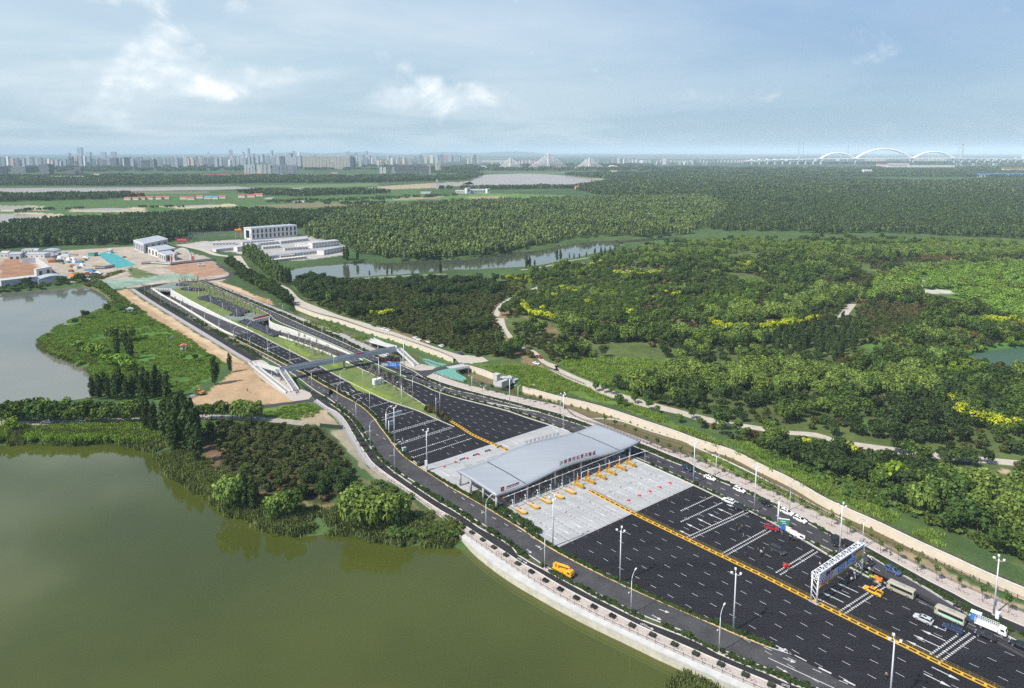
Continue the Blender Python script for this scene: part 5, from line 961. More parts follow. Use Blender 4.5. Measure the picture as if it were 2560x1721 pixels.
# ================================================================== planters
bush_leaf=mat('dark_shrub_leaves',(0.035,0.055,0.022),.8,var=.5,scale=3)
def planter(col):
 t=empty('planter',(0,0,0));MB().box((0,0,.28),(1.7,1.15,.55),taper=1.04).build('trough',mat('planter_black',(0.02,0.02,0.022),.6),t)
 m=MB();r_=random.Random(5)
 for k in range(46):m.sphere((r_.uniform(-.75,.75),r_.uniform(-.48,.48),.6+r_.uniform(-.02,.12)),r_.uniform(.08,.17),5,3)
 m.build('clipped_shrub',col,t);return Proto(t)
P_dark,P_green=planter(mat('black_covered_shrub',(0.016,0.016,0.020),.8)),planter(mat('planter_foliage',(0.045,0.060,0.025),.85,var=.5,scale=6))
pls=[('C1',100,1065,1),('C1',191,1125,1),('C1',285,1188,1),('C1',380,1253,1),('C1',480,1320,1),('C1',588,1388,1),('C4',25,45,1),('C4',135,120,1),('C4',250,196,1),('C4',370,277,1),('C4',500,356,0),('C4',637,441,0),('C4',782,526,0),('C4',937,611,0),('C4',1107,696,0),('C4',1287,786,0),('C4',1478,878,1),('C4',1677,970,1),('C4',1890,1063,1),('C4',2097,1153,1),('C9',485,760,1),('C9',787,890,1),('C9',1085,1018,1),('C9',1400,1145,1)]
seen=[]
for w,x,y,gk in pls:
 p=Q(w,x,y,.1)
 if any((p-q).length<2.5 for q in seen):continue
 seen.append(p);d=nearest(L_side,p)[1];k=len(seen);(P_green if gk else P_dark).put(p,math.atan2(d.y,d.x),(f'green planter' if gk else 'black covered planter')+f' on the lakeside pavement, number {k} counting down from the shrub plot','planters along the lakeside pavement','planter')
 # ================================================================== footbridge
BRG=mat('bridge_panel_grey',(0.44,0.47,0.49),.5,.1);BRW=mat('bridge_white_side',(0.54,0.55,0.545),.6);DECKM=mat('bridge_deck',(0.24,0.23,0.225),.85,var=.1,scale=1.0);STAIRM=mat('stair_grey',(0.20,0.20,0.205),.85)
bl,br_=Q('C5',392,592),Q('C5',1528,372);bax=(br_-bl).normalized();brz=math.atan2(bax.y,bax.x);blen=(br_-bl).length;BZ=5.9
fb=empty('footbridge',bl.lerp(br_,.5),brz,'grey steel footbridge crossing every road between the sand lot and the canal','footbridge');fo=fb.location;Rm=Matrix.Rotation(-brz,3,'Z')
loc=lambda p:Rm@(Vector(p)-fo)
MB().box((0,0,BZ-.5),(blen+4.4,4.0,1.0)).build('girder',BRG,fb);MB().box((0,0,BZ+.03),(blen+4.2,3.6,.06)).build('deck',DECKM,fb)
for s in(-1,1):MB().box((0,s*1.92,BZ+.65),(blen-.4,.10,1.2)).build('parapet',BRG,fb);MB().rod((-blen/2,s*1.92,BZ+1.35),(blen/2,s*1.92,BZ+1.35),.06,n=6).build('handrail',STEEL,fb)
for x,y in((985,455),(1505,385),(400,590)):
 p=loc(Q('C5',x,y));MB().rod((p.x,p.y*0,0),(p.x,0,BZ-.9),.55,n=12).build('pier',GREYC,fb,smooth=True);MB().box((p.x,0,BZ-1.2),(1.4,3.4,.5)).build('pier_cap',GREYC,fb)
def flight(a,za,b,zb,w,name,m,steps=False,piers=True):
 a,b=loc(a),loc(b);d=Vector((b.x-a.x,b.y-a.y,0));L=d.length;d.normalize();n=Vector((-d.y,d.x,0));h=w/2
 P=[Vector((a.x,a.y,za)),Vector((b.x,b.y,zb))]
 body=MB().loft([[(p+n*s_*h+Vector((0,0,z_)))[:]for s_,z_ in((1,-.45),(-1,-.45),(-1,0),(1,0))]for p in P]).build(name,[m],fb)
 for s in(-1,1):MB().loft([[(p+n*(s*h+e)+Vector((0,0,z_)))[:]for e,z_ in((.06,-.5),(-.06,-.5),(-.06,1.1),(.06,1.1))]for p in P]).build('side_panel',BRW,fb)
 if steps:
  for f in(.0,.33,.66):q=P[0].lerp(P[1],f+.12);MB().box(q+Vector((0,0,.02)),(.3,w-.3,.05),math.atan2(d.y,d.x)).build('landing_strip',WPAINT,fb)
 if piers and max(za,zb)>2:
  for f in(.25,.7):
   q=P[0].lerp(P[1],f)
   if q.z>1.6:MB().box((q.x,q.y,(q.z-.4)/2),(.6,.6,q.z-.4),math.atan2(d.y,d.x)).build('prop',GREYC,fb)
land_l,land_r=Q('C5',390,592),Q('C5',1530,372)
flight(Q('C5',415,600),BZ,Q('C5',545,690),.05,3.0,'stairs',STAIRM,True)
flight(Q('C5',372,590),BZ,Q('C5',150,478),3.1,2.4,'ramp',DECKM);flight(Q('C5',105,470),3.1,Q('C5',468,712),.05,2.4,'ramp',DECKM)
p=loc(Q('C5',120,470));MB().box((p.x,p.y,2.9),(4.5,6.5,.5)).build('turn_platform',DECKM,fb);MB().box((p.x,p.y,1.3),(1.0,3.5,2.6)).build('prop',GREYC,fb)
flight(Q('C5',1545,378),BZ,Q('C5',1715,448),.05,3.0,'stairs',STAIRM,True)
flight(Q('C5',1512,362),BZ,Q('C5',1275,255),3.1,2.4,'ramp',DECKM);flight(Q('C5',1285,235),3.1,Q('C5',1600,330),.05,2.4,'ramp',DECKM);p=loc(Q('C5',1272,247));MB().box((p.x,p.y,2.9),(4.5,6,.5)).build('turn_platform',DECKM,fb);MB().box((p.x,p.y,1.3),(1.0,3.5,2.6)).build('prop',GREYC,fb)
p=Q('C5',1150,318,BZ+1.2);b=empty('banner',p,brz,'red and blue banner hanging on the footbridge parapet','banner');MB().box((0,-2.1,-.2),(5,.08,1.0)).build('red_cloth',mat('banner_red',(0.50,0.03,0.12),.7),b);MB().box((3.2,-2.1,-.5),(3.2,.08,.5)).build('blue_cloth',mat('banner_blue',(0.12,0.18,0.40),.7),b)
# ================================================================== culvert bridge, sluice house, huts
a,b=Q('C10',640,690),Q('C10',1090,605);d=(b-a).normalized();rz=math.atan2(d.y,d.x);L=(b-a).length;cv=empty('culvert_bridge',a.lerp(b,.5),rz,'small concrete road bridge over the canal beside the green nets','bridge')
MB().box((0,0,-.25),(L*.5,8.5,.62)).build('slab',GREYC,cv).location.x=L*.25
for s in(-1,1):
 m=MB();w_=L*.42
 for z in(.35,.7,1.05):m.box((L*.27,s*4.1,z),(w_,.12,.1))
 for k in range(9):m.box((L*.27-w_/2+w_*k/8,s*4.1,.6),(.14,.14,1.0))
 m.build('parapet_rail',mat('dark_rail',(0.10,0.09,0.09),.6),cv)
MB().box((L*.1,0,-2.2),(.8,8.4,4.2)).build('abutment',GREYC,cv);MB().box((L*.47,0,-2.2),(.8,8.4,4.2)).build('abutment',GREYC,cv)
p=Q('C10',1620,850);s=empty('sluice_house',p,RZ+.25,'pale concrete sluice house with a stair tower on the canal','sluice house')
MB().box((0,2.5,.6),(9,6,3.4)).build('chamber_wall',LEDGE,s);MB().box((-3.4,4.0,3.9),(2.8,2.8,3.4)).build('tower',LEDGE,s);MB().box((-3.4,4.0,5.7),(3.2,3.2,.25)).build('tower_roof',LEDGE,s);MB().box((3.0,1.0,2.9),(4.6,3.0,.3)).build('hoist_platform',GREYC,s)
for x in(1,3,5):MB().box((x,-.3,1.7),(.35,.35,2.4)).build('hoist_post',GREYC,s)
m=MB();[m.box((4.2+k*.8,-1.6,.6),(.1,2.2,1.6))for k in range(5)];m.box((5.8,-1.6,1.4),(4,2.4,.12));m.build('trash_rack',STEEL,s)
p=Q('C5',1340,625);s=empty('equipment_hut',p,brz,'white box hut standing among saplings on the planted island','hut');MB().box((0,0,1.5),(5.2,2.8,3.0)).build('wall',WPAINT,s);MB().box((0,0,3.06),(5.5,3.1,.14)).build('roof',WPAINT,s);MB().box((-1.2,-1.42,1.2),(.9,.05,2.1)).build('door',STEEL,s)
def hut(w,x,y,roofm,label,sc_=1.0):
 p=Q(w,x,y);s=empty('hut',p,.3,label,'hut');MB().box((0,0,1.3),(3.2,2.4,2.6)).build('wall',WALLW,s);mb=MB();mb.loft([[(-1.9,yy,2.6),(1.9,yy,2.6),(0,yy,3.5)]for yy in(-1.5,1.5)]);mb.build('roof',roofm,s);MB().box((.4,-1.22,1.0),(.8,.05,1.9)).build('door',SEAM,s);s.scale=(sc_,)*3
hut('C6',812,912,mat('orange_roof',(0.55,0.17,0.10),.7),'tiny white hut with an orange roof on the green island',1.1);hut('C6',292,552,WALLW,'tiny white hut with a white roof at the far tip of the island',1.2)
p=Q('C6',703,808);s=empty('marker_board',p,1.0,'small white board standing on the edge of the sand slope','board');MB().box((0,0,1.2),(2.4,.1,1.8)).build('board',WPAINT,s);[MB().box((x,.1,.6),(.1,.1,1.2)).build('post',STEEL,s)for x in(-.9,.9)]
p=Q('C10',1960,870);s=empty('well_cover',p,0,'pale concrete chamber cover lying in the grass by the sluice house','chamber cover');MB().box((0,0,.25),(3.2,2.0,.5)).build('rim',LEDGE,s);MB().box((0,0,.52),(2.0,1.0,.06)).build('lid',GREYC,s)
s=empty('culvert_wall',Q('C12',130,745),0,'dark green retaining fence on the bank beside the shrub plot','fence');a,b=Q('C12',-130,700),Q('C12',245,735);o=s.location;MB().wall([a-o,b-o],0,1.6,.3).build('panel',mat('dark_green_panel',(0.03,0.05,0.03),.8),s);MB().wall([a-o,b-o],1.6,1.75,.4).build('top_rail',mat('dark_green_rail',(0.05,0.07,0.045),.8),s)
for x,y,lab in((1480,680,'first'),(1870,330,'second')):
 pass
 # ================================================================== vehicles
VM={}
def paint(name,c,rough=.22):VM[name]=mat('paint_'+name,c,rough,.1,spec=.6);return VM[name]
paint('white',(0.78,0.78,0.77));paint('black',(0.012,0.012,0.014));paint('navy',(0.02,0.035,0.085));paint('red',(0.30,0.012,0.03));paint('grey',(0.045,0.045,0.048));paint('silver',(0.52,0.54,0.56));paint('yellow',(0.78,0.40,0.02));paint('beige',(0.45,0.41,0.32));paint('blue',(0.05,0.10,0.22));paint('bright_yellow',(0.70,0.72,0.05))
HEADL=mat('headlight_glass',(0.72,0.74,0.76),.1);TAIL=mat('tail_light',(0.25,0.01,0.01),.3);HUBM=mat('wheel_rim',(0.42,0.43,0.45),.35,.6);CHR=mat('trim_black',(0.02,0.02,0.02),.5)
def wheel(t,x,y,r,w=.22):
 s=1 if y>0 else-1;q=MB().rod((x,y-w/2,r),(x,y+w/2,r),r,n=14).build('wheel',TYRE,t,smooth=False);MB().rod((x,y+s*(w/2),r),(x,y+s*(w/2+.02),r),r*.62,n=10).build('rim',HUBM,q)
def ringy(x,w,z0,z1,k=.16):
 h=w;return[(x,-h,z0+k),(x,-h*.96,z0),(x,h*.96,z0),(x,h,z0+k),(x,h,z1-k),(x,h*.9,z1),(x,-h*.9,z1),(x,-h,z1-k)]
def car_mesh(kind,col):
 name,L,W,belt,top,stations,cab,wb,wr={'sedan':('car',4.8,.92,.92,1.46,[(-2.4,.72,.42,.86),(-2.25,.86,.28,.96),(-1.5,.92,.22,.98),(.9,.92,.22,.95),(1.7,.90,.24,.84),(2.25,.82,.28,.72),(2.4,.66,.38,.62)],(-1.75,-1.05,.35,1.15),1.42,.33),'suv':('car',4.7,.94,1.05,1.68,[(-2.35,.78,.45,.98),(-2.2,.90,.32,1.08),(-1.4,.94,.28,1.10),(.9,.94,.28,1.06),(1.65,.92,.30,1.0),(2.2,.86,.34,.88),(2.35,.70,.44,.76)],(-2.15,-1.75,.25,1.15),1.38,.37),'van':('van',5.1,.96,1.05,1.88,[(-2.55,.82,.40,1.0),(-2.45,.93,.26,1.12),(-1.4,.96,.22,1.12),(1.2,.96,.22,1.06),(1.9,.93,.24,.98),(2.4,.86,.28,.86),(2.55,.70,.38,.74)],(-2.45,-2.2,.75,1.75),1.55,.35)}[kind]
 c=VM[col];t=empty(name,(0,0,0));MB().loft([ringy(*s)for s in stations]).build('body',c,t,smooth=False)
 x0,x1,x2,x3=cab;w0,w1=W*.93,W*.74;zb=belt-.04;zt=top-.07
 MB().loft([[(x0,-w0,zb),(x0,w0,zb),(x3,w0,zb),(x3,-w0,zb)],[(x1,-w1,zt),(x1,w1,zt),(x2,w1,zt),(x2,-w1,zt)]]).build('window',DARKG,t)
 MB().loft([[(x1-.12,-w1-.04,zt-.02),(x1-.12,w1+.04,zt-.02),(x2+.14,w1+.04,zt-.02),(x2+.14,-w1-.04,zt-.02)],[(x1+.05,-w1+.08,top),(x1+.05,w1-.08,top),(x2-.05,w1-.08,top),(x2-.05,-w1+.08,top)]]).build('roof',c,t)
 for s in(-1,1):
  m=MB()
  for f in(0.0,.5,1.0):
   a=Vector((x0+(x3-x0)*f,s*(w0+.005),zb));b=Vector((x1+(x2-x1)*f,s*(w1+.01),zt));m.rod(a,b,.045,n=4)
  m.build('pillar',c,t)
  for x in(-wb,wb):wheel(t,x,s*(W-.10),wr)
  MB().box((L/2-.16,s*W*.62,belt*.74),(.16,.34,.14)).build('headlight',HEADL,t);MB().box((-L/2+.12,s*W*.66,belt*.86),(.14,.3,.16)).build('tail_light',TAIL,t);MB().box((x3-.35,s*(W+.06),belt+.03),(.16,.16,.12)).build('mirror',c,t)
 MB().box((L/2-.04,0,.48),(.1,1.0,.18)).build('grille',CHR,t);MB().box((x1*.3+x2*.7,0,top+.003),(.8,w1*1.1,.012)).build('sunroof',DARKG,t)
 return t
CARP={}
def car(kind,col,p,rz,label,group=None):
 k=(kind,col)
 if k not in CARP:CARP[k]=Proto(car_mesh(kind,col))
 return CARP[k].put((p.x,p.y,.045),rz,label,group,'van' if kind=='van' else 'car')
def head(ref,p,sgn=1,extra=0.0):d=nearest(ref,p)[1]*sgn;return math.atan2(d.y,d.x)+extra
def cars(w,items,ref):
 for(x,y,kind,col,sgn,ex,label)in items:p=Q(w,x,y);car(kind,col,p,head(ref,p,sgn,ex),label)
cars('C2',[(80,348,'suv','navy',1,0,'dark blue car beside the mast with the blue sign, nearest the canopy'),(345,455,'sedan','white',1,0,'white saloon at the far kerb, first white car down from the canopy'),(685,595,'suv','white',1,0,'white hatchback alone at the far kerb, second white car down from the canopy'),(980,745,'sedan','black',1,0,'black saloon at the far kerb behind the camera column'),(1232,855,'suv','white',1,.05,'rear one of two white cars parked close together on the frontage road'),(1385,940,'suv','white',1,.05,'front one of two white cars parked close together on the frontage road'),(1785,1195,'van','black',1,-.75,'black van standing askew with its windscreen to the viewer'),(1965,1240,'van','black',1,0,'black van half hidden behind the sign gantry')],L_r3r)
cars('C2',[(558,722,'suv','white',-1,0,'white car with black sunroof on the plaza beside the right kerb'),(700,805,'sedan','black',1,.12,'black saloon just below the white car at the right kerb'),(1055,1035,'suv','red',1,.35,'dark red car parked on the double striped line'),(1128,1295,'van','grey',1,-.05,'dark grey people carrier in the middle of the right lanes')],L_bar)
cars('C3',[(468,540,'suv','blue',1,0,'dark blue car beside the white gantry legs on the frontage road')],L_r3r)
cars('C3',[(738,972,'suv','silver',-1,0,'silver estate car left of the second coach'),(1000,1060,'suv','navy',-1,.05,'dark blue car beside the second coach'),(1292,1120,'sedan','black',-1,.03,'black saloon in front of the white truck'),(1600,1205,'sedan','black',-1,0,'black car cut off by the right edge of the picture')],L_bar)
refp=L_wall_a
cars('C10',[(412,250,'suv','white',-1,0,'left white car of the close pair on the park road'),(460,272,'sedan','white',-1,0,'right white car of the close pair on the park road'),(590,304,'suv','white',-1,0,'third white car in the row on the park road'),(760,357,'suv','white',-1,0,'last white car in the row on the park road'),(1016,458,'sedan','navy',-1,0,'dark blue car alone at the park road junction'),(2055,508,'suv','red',1,.2,'dark red car under the trees on the park path'),(2018,588,'sedan','white',1,.2,'white car below the red one on the park path')],refp)
cars('C5',[(1300,62,'sedan','grey',-1,0,'dark car first in the row on the park road'),(1395,97,'suv','white',-1,0,'far white car left of the lamp on the park road'),(1436,106,'sedan','white',-1,0,'white car right beside the lamp on the park road')],refp)
cars('C5',[(1420,350,'suv','white',-1,0,'white car stopped under the right end of the footbridge'),(1465,378,'suv','black',-1,0,'black car stopped behind the LED gantry, under the footbridge')],L_kR)
p=Q('X5',1437,553);car('sedan','grey',p,1.2,'dark car on the curved park path among the trees')
p=Q('X6',1233,608);car('sedan','blue',p,.8,'blue car on the short pale path far right');p=Q('C7',1545,288);
lr=spline(poly('C8',(0,190),(700,172)))
for x,y,k,c,lab in((398,185,'suv','white','white car under the tree row on the lake road, furthest left'),(443,176,'sedan','bright_yellow','yellow green car under the tree row on the lake road'),(495,172,'suv','white','white car under the tree row, just right of the yellow green one'),(240,190,'sedan','silver','pale car half hidden by the tree row on the lake road')):p=Q('C8',x,y);car(k,c,p,head(lr,p),lab)
for k,(x,y,c)in enumerate([(880,455,'white'),(925,470,'black'),(905,462,'silver')]):pass
def coach(lower):
 t=empty('coach',(0,0,0));c=VM['beige'];L=7.2;MB().loft([ringy(x,w,z0,z1,.25)for x,w,z0,z1 in((-3.6,.98,.40,2.5),(-3.45,1.05,.32,2.62),(2.6,1.05,.32,2.62),(3.3,1.03,.34,2.5),(3.6,.92,.45,2.2))]).build('body',c,t)
 for s in(-1,1):
  MB().box((-.35,s*1.055,1.75),(5.9,.03,.75)).build('side_window',DARKG,t)
  if lower:MB().box((-.3,s*1.06,.95),(6.0,.03,.55)).build('side_stripe',mat('pale_green_stripe',(0.38,0.66,0.52),.5),t)
  for x in(-2.1,2.2):wheel(t,x,s*.95,.42)
  MB().box((3.45,s*.72,.8),(.2,.35,.22)).build('headlight',HEADL,t);MB().box((3.35,s*1.2,2.0),(.15,.2,.4)).build('mirror',CHR,t)
 w=MB().loft([[(3.35,-.88,1.3),(3.35,.88,1.3),(3.69,.86,1.3),(3.69,-.86,1.3)],[(3.2,-.8,2.3),(3.2,.8,2.3),(3.52,.78,2.25),(3.52,-.78,2.25)]]).build('windscreen',DARKG,t);MB().box((-3.56,0,1.85),(.1,1.6,.7)).build('rear_window',DARKG,t);MB().box((-.2,0,2.68),(1.5,1.0,.18)).build('roof_unit',mat('roof_unit_grey',(0.30,0.29,0.27),.6),t);return t
for x,y,low,lab in((540,725,0,'plain beige coach behind the yellow pickup'),(975,955,1,'beige coach with a pale green stripe beside the blue toilet cabin')):p=Q('C3',x,y);t=coach(low);t.location=(p.x,p.y,.045);t.rotation_euler.z=head(L_bar,p,-1);tag(t,lab,'coach')
t=empty('pickup_truck',(0,0,0));c=VM['yellow'];MB().loft([ringy(*s)for s in[(-2.6,.86,.5,1.02),(-2.5,.92,.38,1.06),(1.2,.93,.34,1.08),(2.0,.91,.36,1.02),(2.55,.82,.42,.88),(2.65,.7,.5,.8)]]).build('body',c,t)
MB().loft([[(-.75,-.86,1.0),(-.75,.86,1.0),(1.35,.86,1.0),(1.35,-.86,1.0)],[(-.55,-.68,1.62),(-.55,.68,1.62),(.55,.68,1.62),(.55,-.68,1.62)]]).build('window',DARKG,t);MB().box((0,0,1.68),(1.35,1.4,.12)).build('roof',c,t);MB().box((.1,0,1.8),(.35,1.1,.16)).build('light_bar',mat('beacon_red',(0.5,0.10,0.05),.3),t);MB().box((-1.7,0,1.075),(1.5,1.45,.04)).build('load_bed',CHR,t)
for s in(-1,1):
 MB().box((-1.7,s*.82,1.22),(1.75,.12,.32)).build('bed_side',c,t);MB().box((2.5,s*.6,.85),(.2,.36,.15)).build('headlight',HEADL,t)
 for x in(-1.6,1.6):wheel(t,x,s*.82,.38)
MB().box((-2.52,0,1.22),(.1,1.7,.32)).build('tailgate',c,t)
p=Q('C3',292,725);t.location=(p.x,p.y,.045);t.rotation_euler.z=head(L_bar,p,-1,-.04);tag(t,'yellow pickup truck with a roof light bar, on the double striped line','pickup')
t=empty('truck',(0,0,0));c=VM['white']
MB().loft([ringy(x,w,z0,z1,.2)for x,w,z0,z1 in((1.6,1.0,.6,2.35),(2.3,1.02,.55,2.4),(3.1,1.0,.55,2.2),(3.4,.9,.6,1.6))]).build('cab',c,t);MB().loft([[(3.0,-.9,1.55),(3.0,.9,1.55),(3.43,.88,1.5),(3.43,-.88,1.5)],[(2.9,-.82,2.2),(2.9,.82,2.2),(3.15,.8,2.15),(3.15,-.8,2.15)]]).build('windscreen',DARKG,t)
MB().box((-1.1,0,.95),(5.2,2.1,.22)).build('load_bed',WPAINT,t);MB().box((-.4,0,.62),(6.4,.8,.3)).build('chassis',CHR,t)
def cage(t,x0,x1,y,z0,z1):
 m=MB();n=13
 for k in range(n):m.box((x0+(x1-x0)*k/(n-1),y,(z0+z1)/2),(.06,.05,z1-z0))
 for k in range(4):z=z0+(z1-z0)*k/3;m.box(((x0+x1)/2,y,z),(x1-x0,.06,.09))
 return m.build('cage_side',WPAINT,t)
for s in(-1,1):
 cage(t,-3.7,1.4,s*1.0,1.1,2.45);MB().box((2.5,s*1.02,1.85),(.8,.04,.55)).build('side_window',DARKG,t);MB().box((3.38,s*.65,.95),(.14,.34,.2)).build('headlight',HEADL,t)
 for x in(-2.2,2.4):wheel(t,x,s*.9,.43)
MB().box((-3.7,0,1.8),(.07,2.0,1.3)).build('cage_end',mat('cage_end_mesh',(0.45,0.46,0.47),.6),t)
p=Q('C3',1345,1060);t.location=(p.x,p.y,.045);t.rotation_euler.z=head(L_bar,p,1,.0);tag(t,'white truck with a slatted cage bed at the right edge','truck')
p=Q('C3',1205,965);t=empty('portable_toilet',(p.x,p.y,.045),head(L_bar,p)+.05,'blue toilet cabin with a white roof behind the white truck','toilet cabin');MB().box((0,0,1.15),(2.3,1.3,2.2)).build('cabin',mat('cabin_blue',(0.03,0.16,0.42),.5),t);MB().box((0,0,2.33),(2.5,1.5,.16)).build('roof',WPAINT,t);[MB().box((x,-.67,1.1),(.8,.04,1.9)).build('door',mat('cabin_door_blue',(0.05,0.22,0.52),.5),t)for x in(-.55,.55)]
p=Q('C3',1400,950);t=empty('cabinet',(p.x,p.y,.1),RZ,'white roadside cabinet beside the mast behind the truck','cabinet');MB().box((0,0,.9),(1.2,.8,1.6)).build('body',WPAINT,t);MB().box((0,0,1.74),(1.35,.95,.1)).build('lid',WPAINT,t)
t=empty('lift_truck',(0,0,0));c=VM['yellow']
MB().loft([ringy(x,w,z0,z1,.2)for x,w,z0,z1 in((1.5,1.0,.6,2.1),(2.3,1.02,.55,2.3),(3.1,1.0,.55,2.15),(3.4,.9,.6,1.5))]).build('cab',c,t);MB().loft([[(3.0,-.9,1.45),(3.0,.9,1.45),(3.43,.88,1.4),(3.43,-.88,1.4)],[(2.9,-.82,2.1),(2.9,.82,2.1),(3.12,.8,2.05),(3.12,-.8,2.05)]]).build('windscreen',DARKG,t)
MB().box((-1.0,0,.95),(5.2,2.1,.3)).build('platform',c,t);MB().box((-.4,0,.6),(6.2,.8,.3)).build('chassis',CHR,t);MB().rod((-2.2,0,1.1),(-2.2,0,2.2),.35,n=10).build('turret',c,t);MB().rod((-2.4,0,2.25),(2.3,.1,2.85),.24,n=6).build('lower_boom',c,t);MB().rod((-2.6,.35,2.35),(1.6,.35,2.95),.18,n=6).build('upper_boom',ORANGEP,t)
MB().box((-3.3,.2,1.6),(.9,1.3,1.0)).build('bucket',c,t)
for s in(-1,1):
 MB().box((2.5,s*1.02,1.7),(.8,.04,.5)).build('side_window',DARKG,t);MB().box((-.3,s*1.0,1.2),(1.2,.25,.4)).build('outrigger',c,t);MB().box((-1.3,s*1.05,.95),(4.4,.03,.14)).build('side_mark',CHR,t)
 for x in(-2.1,2.4):wheel(t,x,s*.9,.43)
p=Q('C4',812,372);t.location=(p.x,p.y,.045);t.rotation_euler.z=head(L_r2l,p,1);tag(t,'yellow boom lift truck on the frontage road by the lake wall','lift truck')
t=empty('excavator',Q('C6',985,1350),2.6,'small orange excavator with a bent arm at the edge of the sand lot','excavator');c=mat('digger_orange',(0.45,0.20,0.07),.6)
for s in(-1,1):MB().box((0,s*1.0,.42),(3.2,.55,.8),taper=.85).build('track',TYRE,t)
MB().box((-.5,0,1.5),(2.6,2.2,1.1)).build('engine_house',c,t);cb=MB().box((.6,.6,2.2),(1.3,1.0,1.5)).build('cab',c,t);MB().box((.75,.6,2.4),(1.2,1.04,.8)).build('cab_window',DARKG,cb);MB().path([(.8,-.3,1.6),(2.6,-.3,3.9),(4.2,-.3,4.0)],.24,5).build('boom',c,t);MB().path([(4.2,-.3,4.0),(5.2,-.3,1.8)],.18,5).build('dipper_arm',c,t);MB().box((5.3,-.3,1.2),(.8,1.0,.9),taper=.6).build('bucket',mat('worn_steel',(0.10,0.09,0.08),.7),t)
t=empty('scrap_bin',Q('C6',890,1385),.6,'pale corrugated sheets stacked beside the excavator','sheet stack');[MB().box((0,k*.5,.7),(3.4,.12,1.4),.1*k).build('sheet',WPAINT,t)for k in range(3)]
def bike(p,rz,lab):
 t=empty('motorbike',(p.x,p.y,.045),rz,lab,'motorbike')
 for x in(-.6,.6):MB().rod((x,-.06,.3),(x,.06,.3),.3,n=12).build('wheel',TYRE,t)
 MB().box((0,0,.55),(1.0,.28,.35)).build('frame',BLACKP,t);MB().box((-.25,0,.8),(.7,.28,.12)).build('seat',BLACKP,t);MB().path([(.5,0,.5),(.38,0,1.0)],.04,5).build('fork',STEEL,t);MB().rod((.38,-.35,1.0),(.38,.35,1.0),.025,n=5).build('handlebar',STEEL,t)
bike(Q('C2',1310,1165),.3,'dark motorbike parked below the white display boards');bike(Q('C2',1265,1150),.9,'second motorbike beside the display boards, nearer the green sign');bike(Q('C3',1035,850),2.4,'motorbike lying at the far kerb above the second coach');bike(Q('C3',1065,865),2.2,'motorbike at the far kerb above the striped coach, nearer the toilet cabin')
p=Q('C3',335,612);t=empty('equipment_cover',(p.x,p.y,.045),head(L_bar,p),'orange covered generator on the kerb beside the hi-vis workers','covered equipment');MB().box((0,0,.55),(2.8,1.3,1.1),taper=.85).build('orange_cover',mat('orange_cloth',(0.78,0.20,0.03),.7),t);MB().box((.3,.4,1.2),(.6,.5,.35)).build('box',BLACKP,t)
p=Q('C2',1222,1470);t=empty('red_case',(p.x,p.y,.045),.3,'bright red box on the road by the double striped line','box');MB().box((0,0,.5),(1.6,.8,.9)).build('box',REDP,t);MB().box((.2,0,1.0),(.7,.5,.12)).build('lid',mat('dark_red_lid',(0.4,0.02,0.02),.6),t)
p=Q('G3',1240,985);t=empty('camera_drone_case',(p.x,p.y,.045),.5,'small white camera dolly on the road below the gantry','dolly');MB().box((0,0,.5),(.7,.5,.5)).build('box',WPAINT,t);[MB().rod((x,y,0),(x*.4,y*.4,.4),.03,n=4).build('leg',BLACKP,t)for x in(-.5,.5)for y in(-.4,.4)]
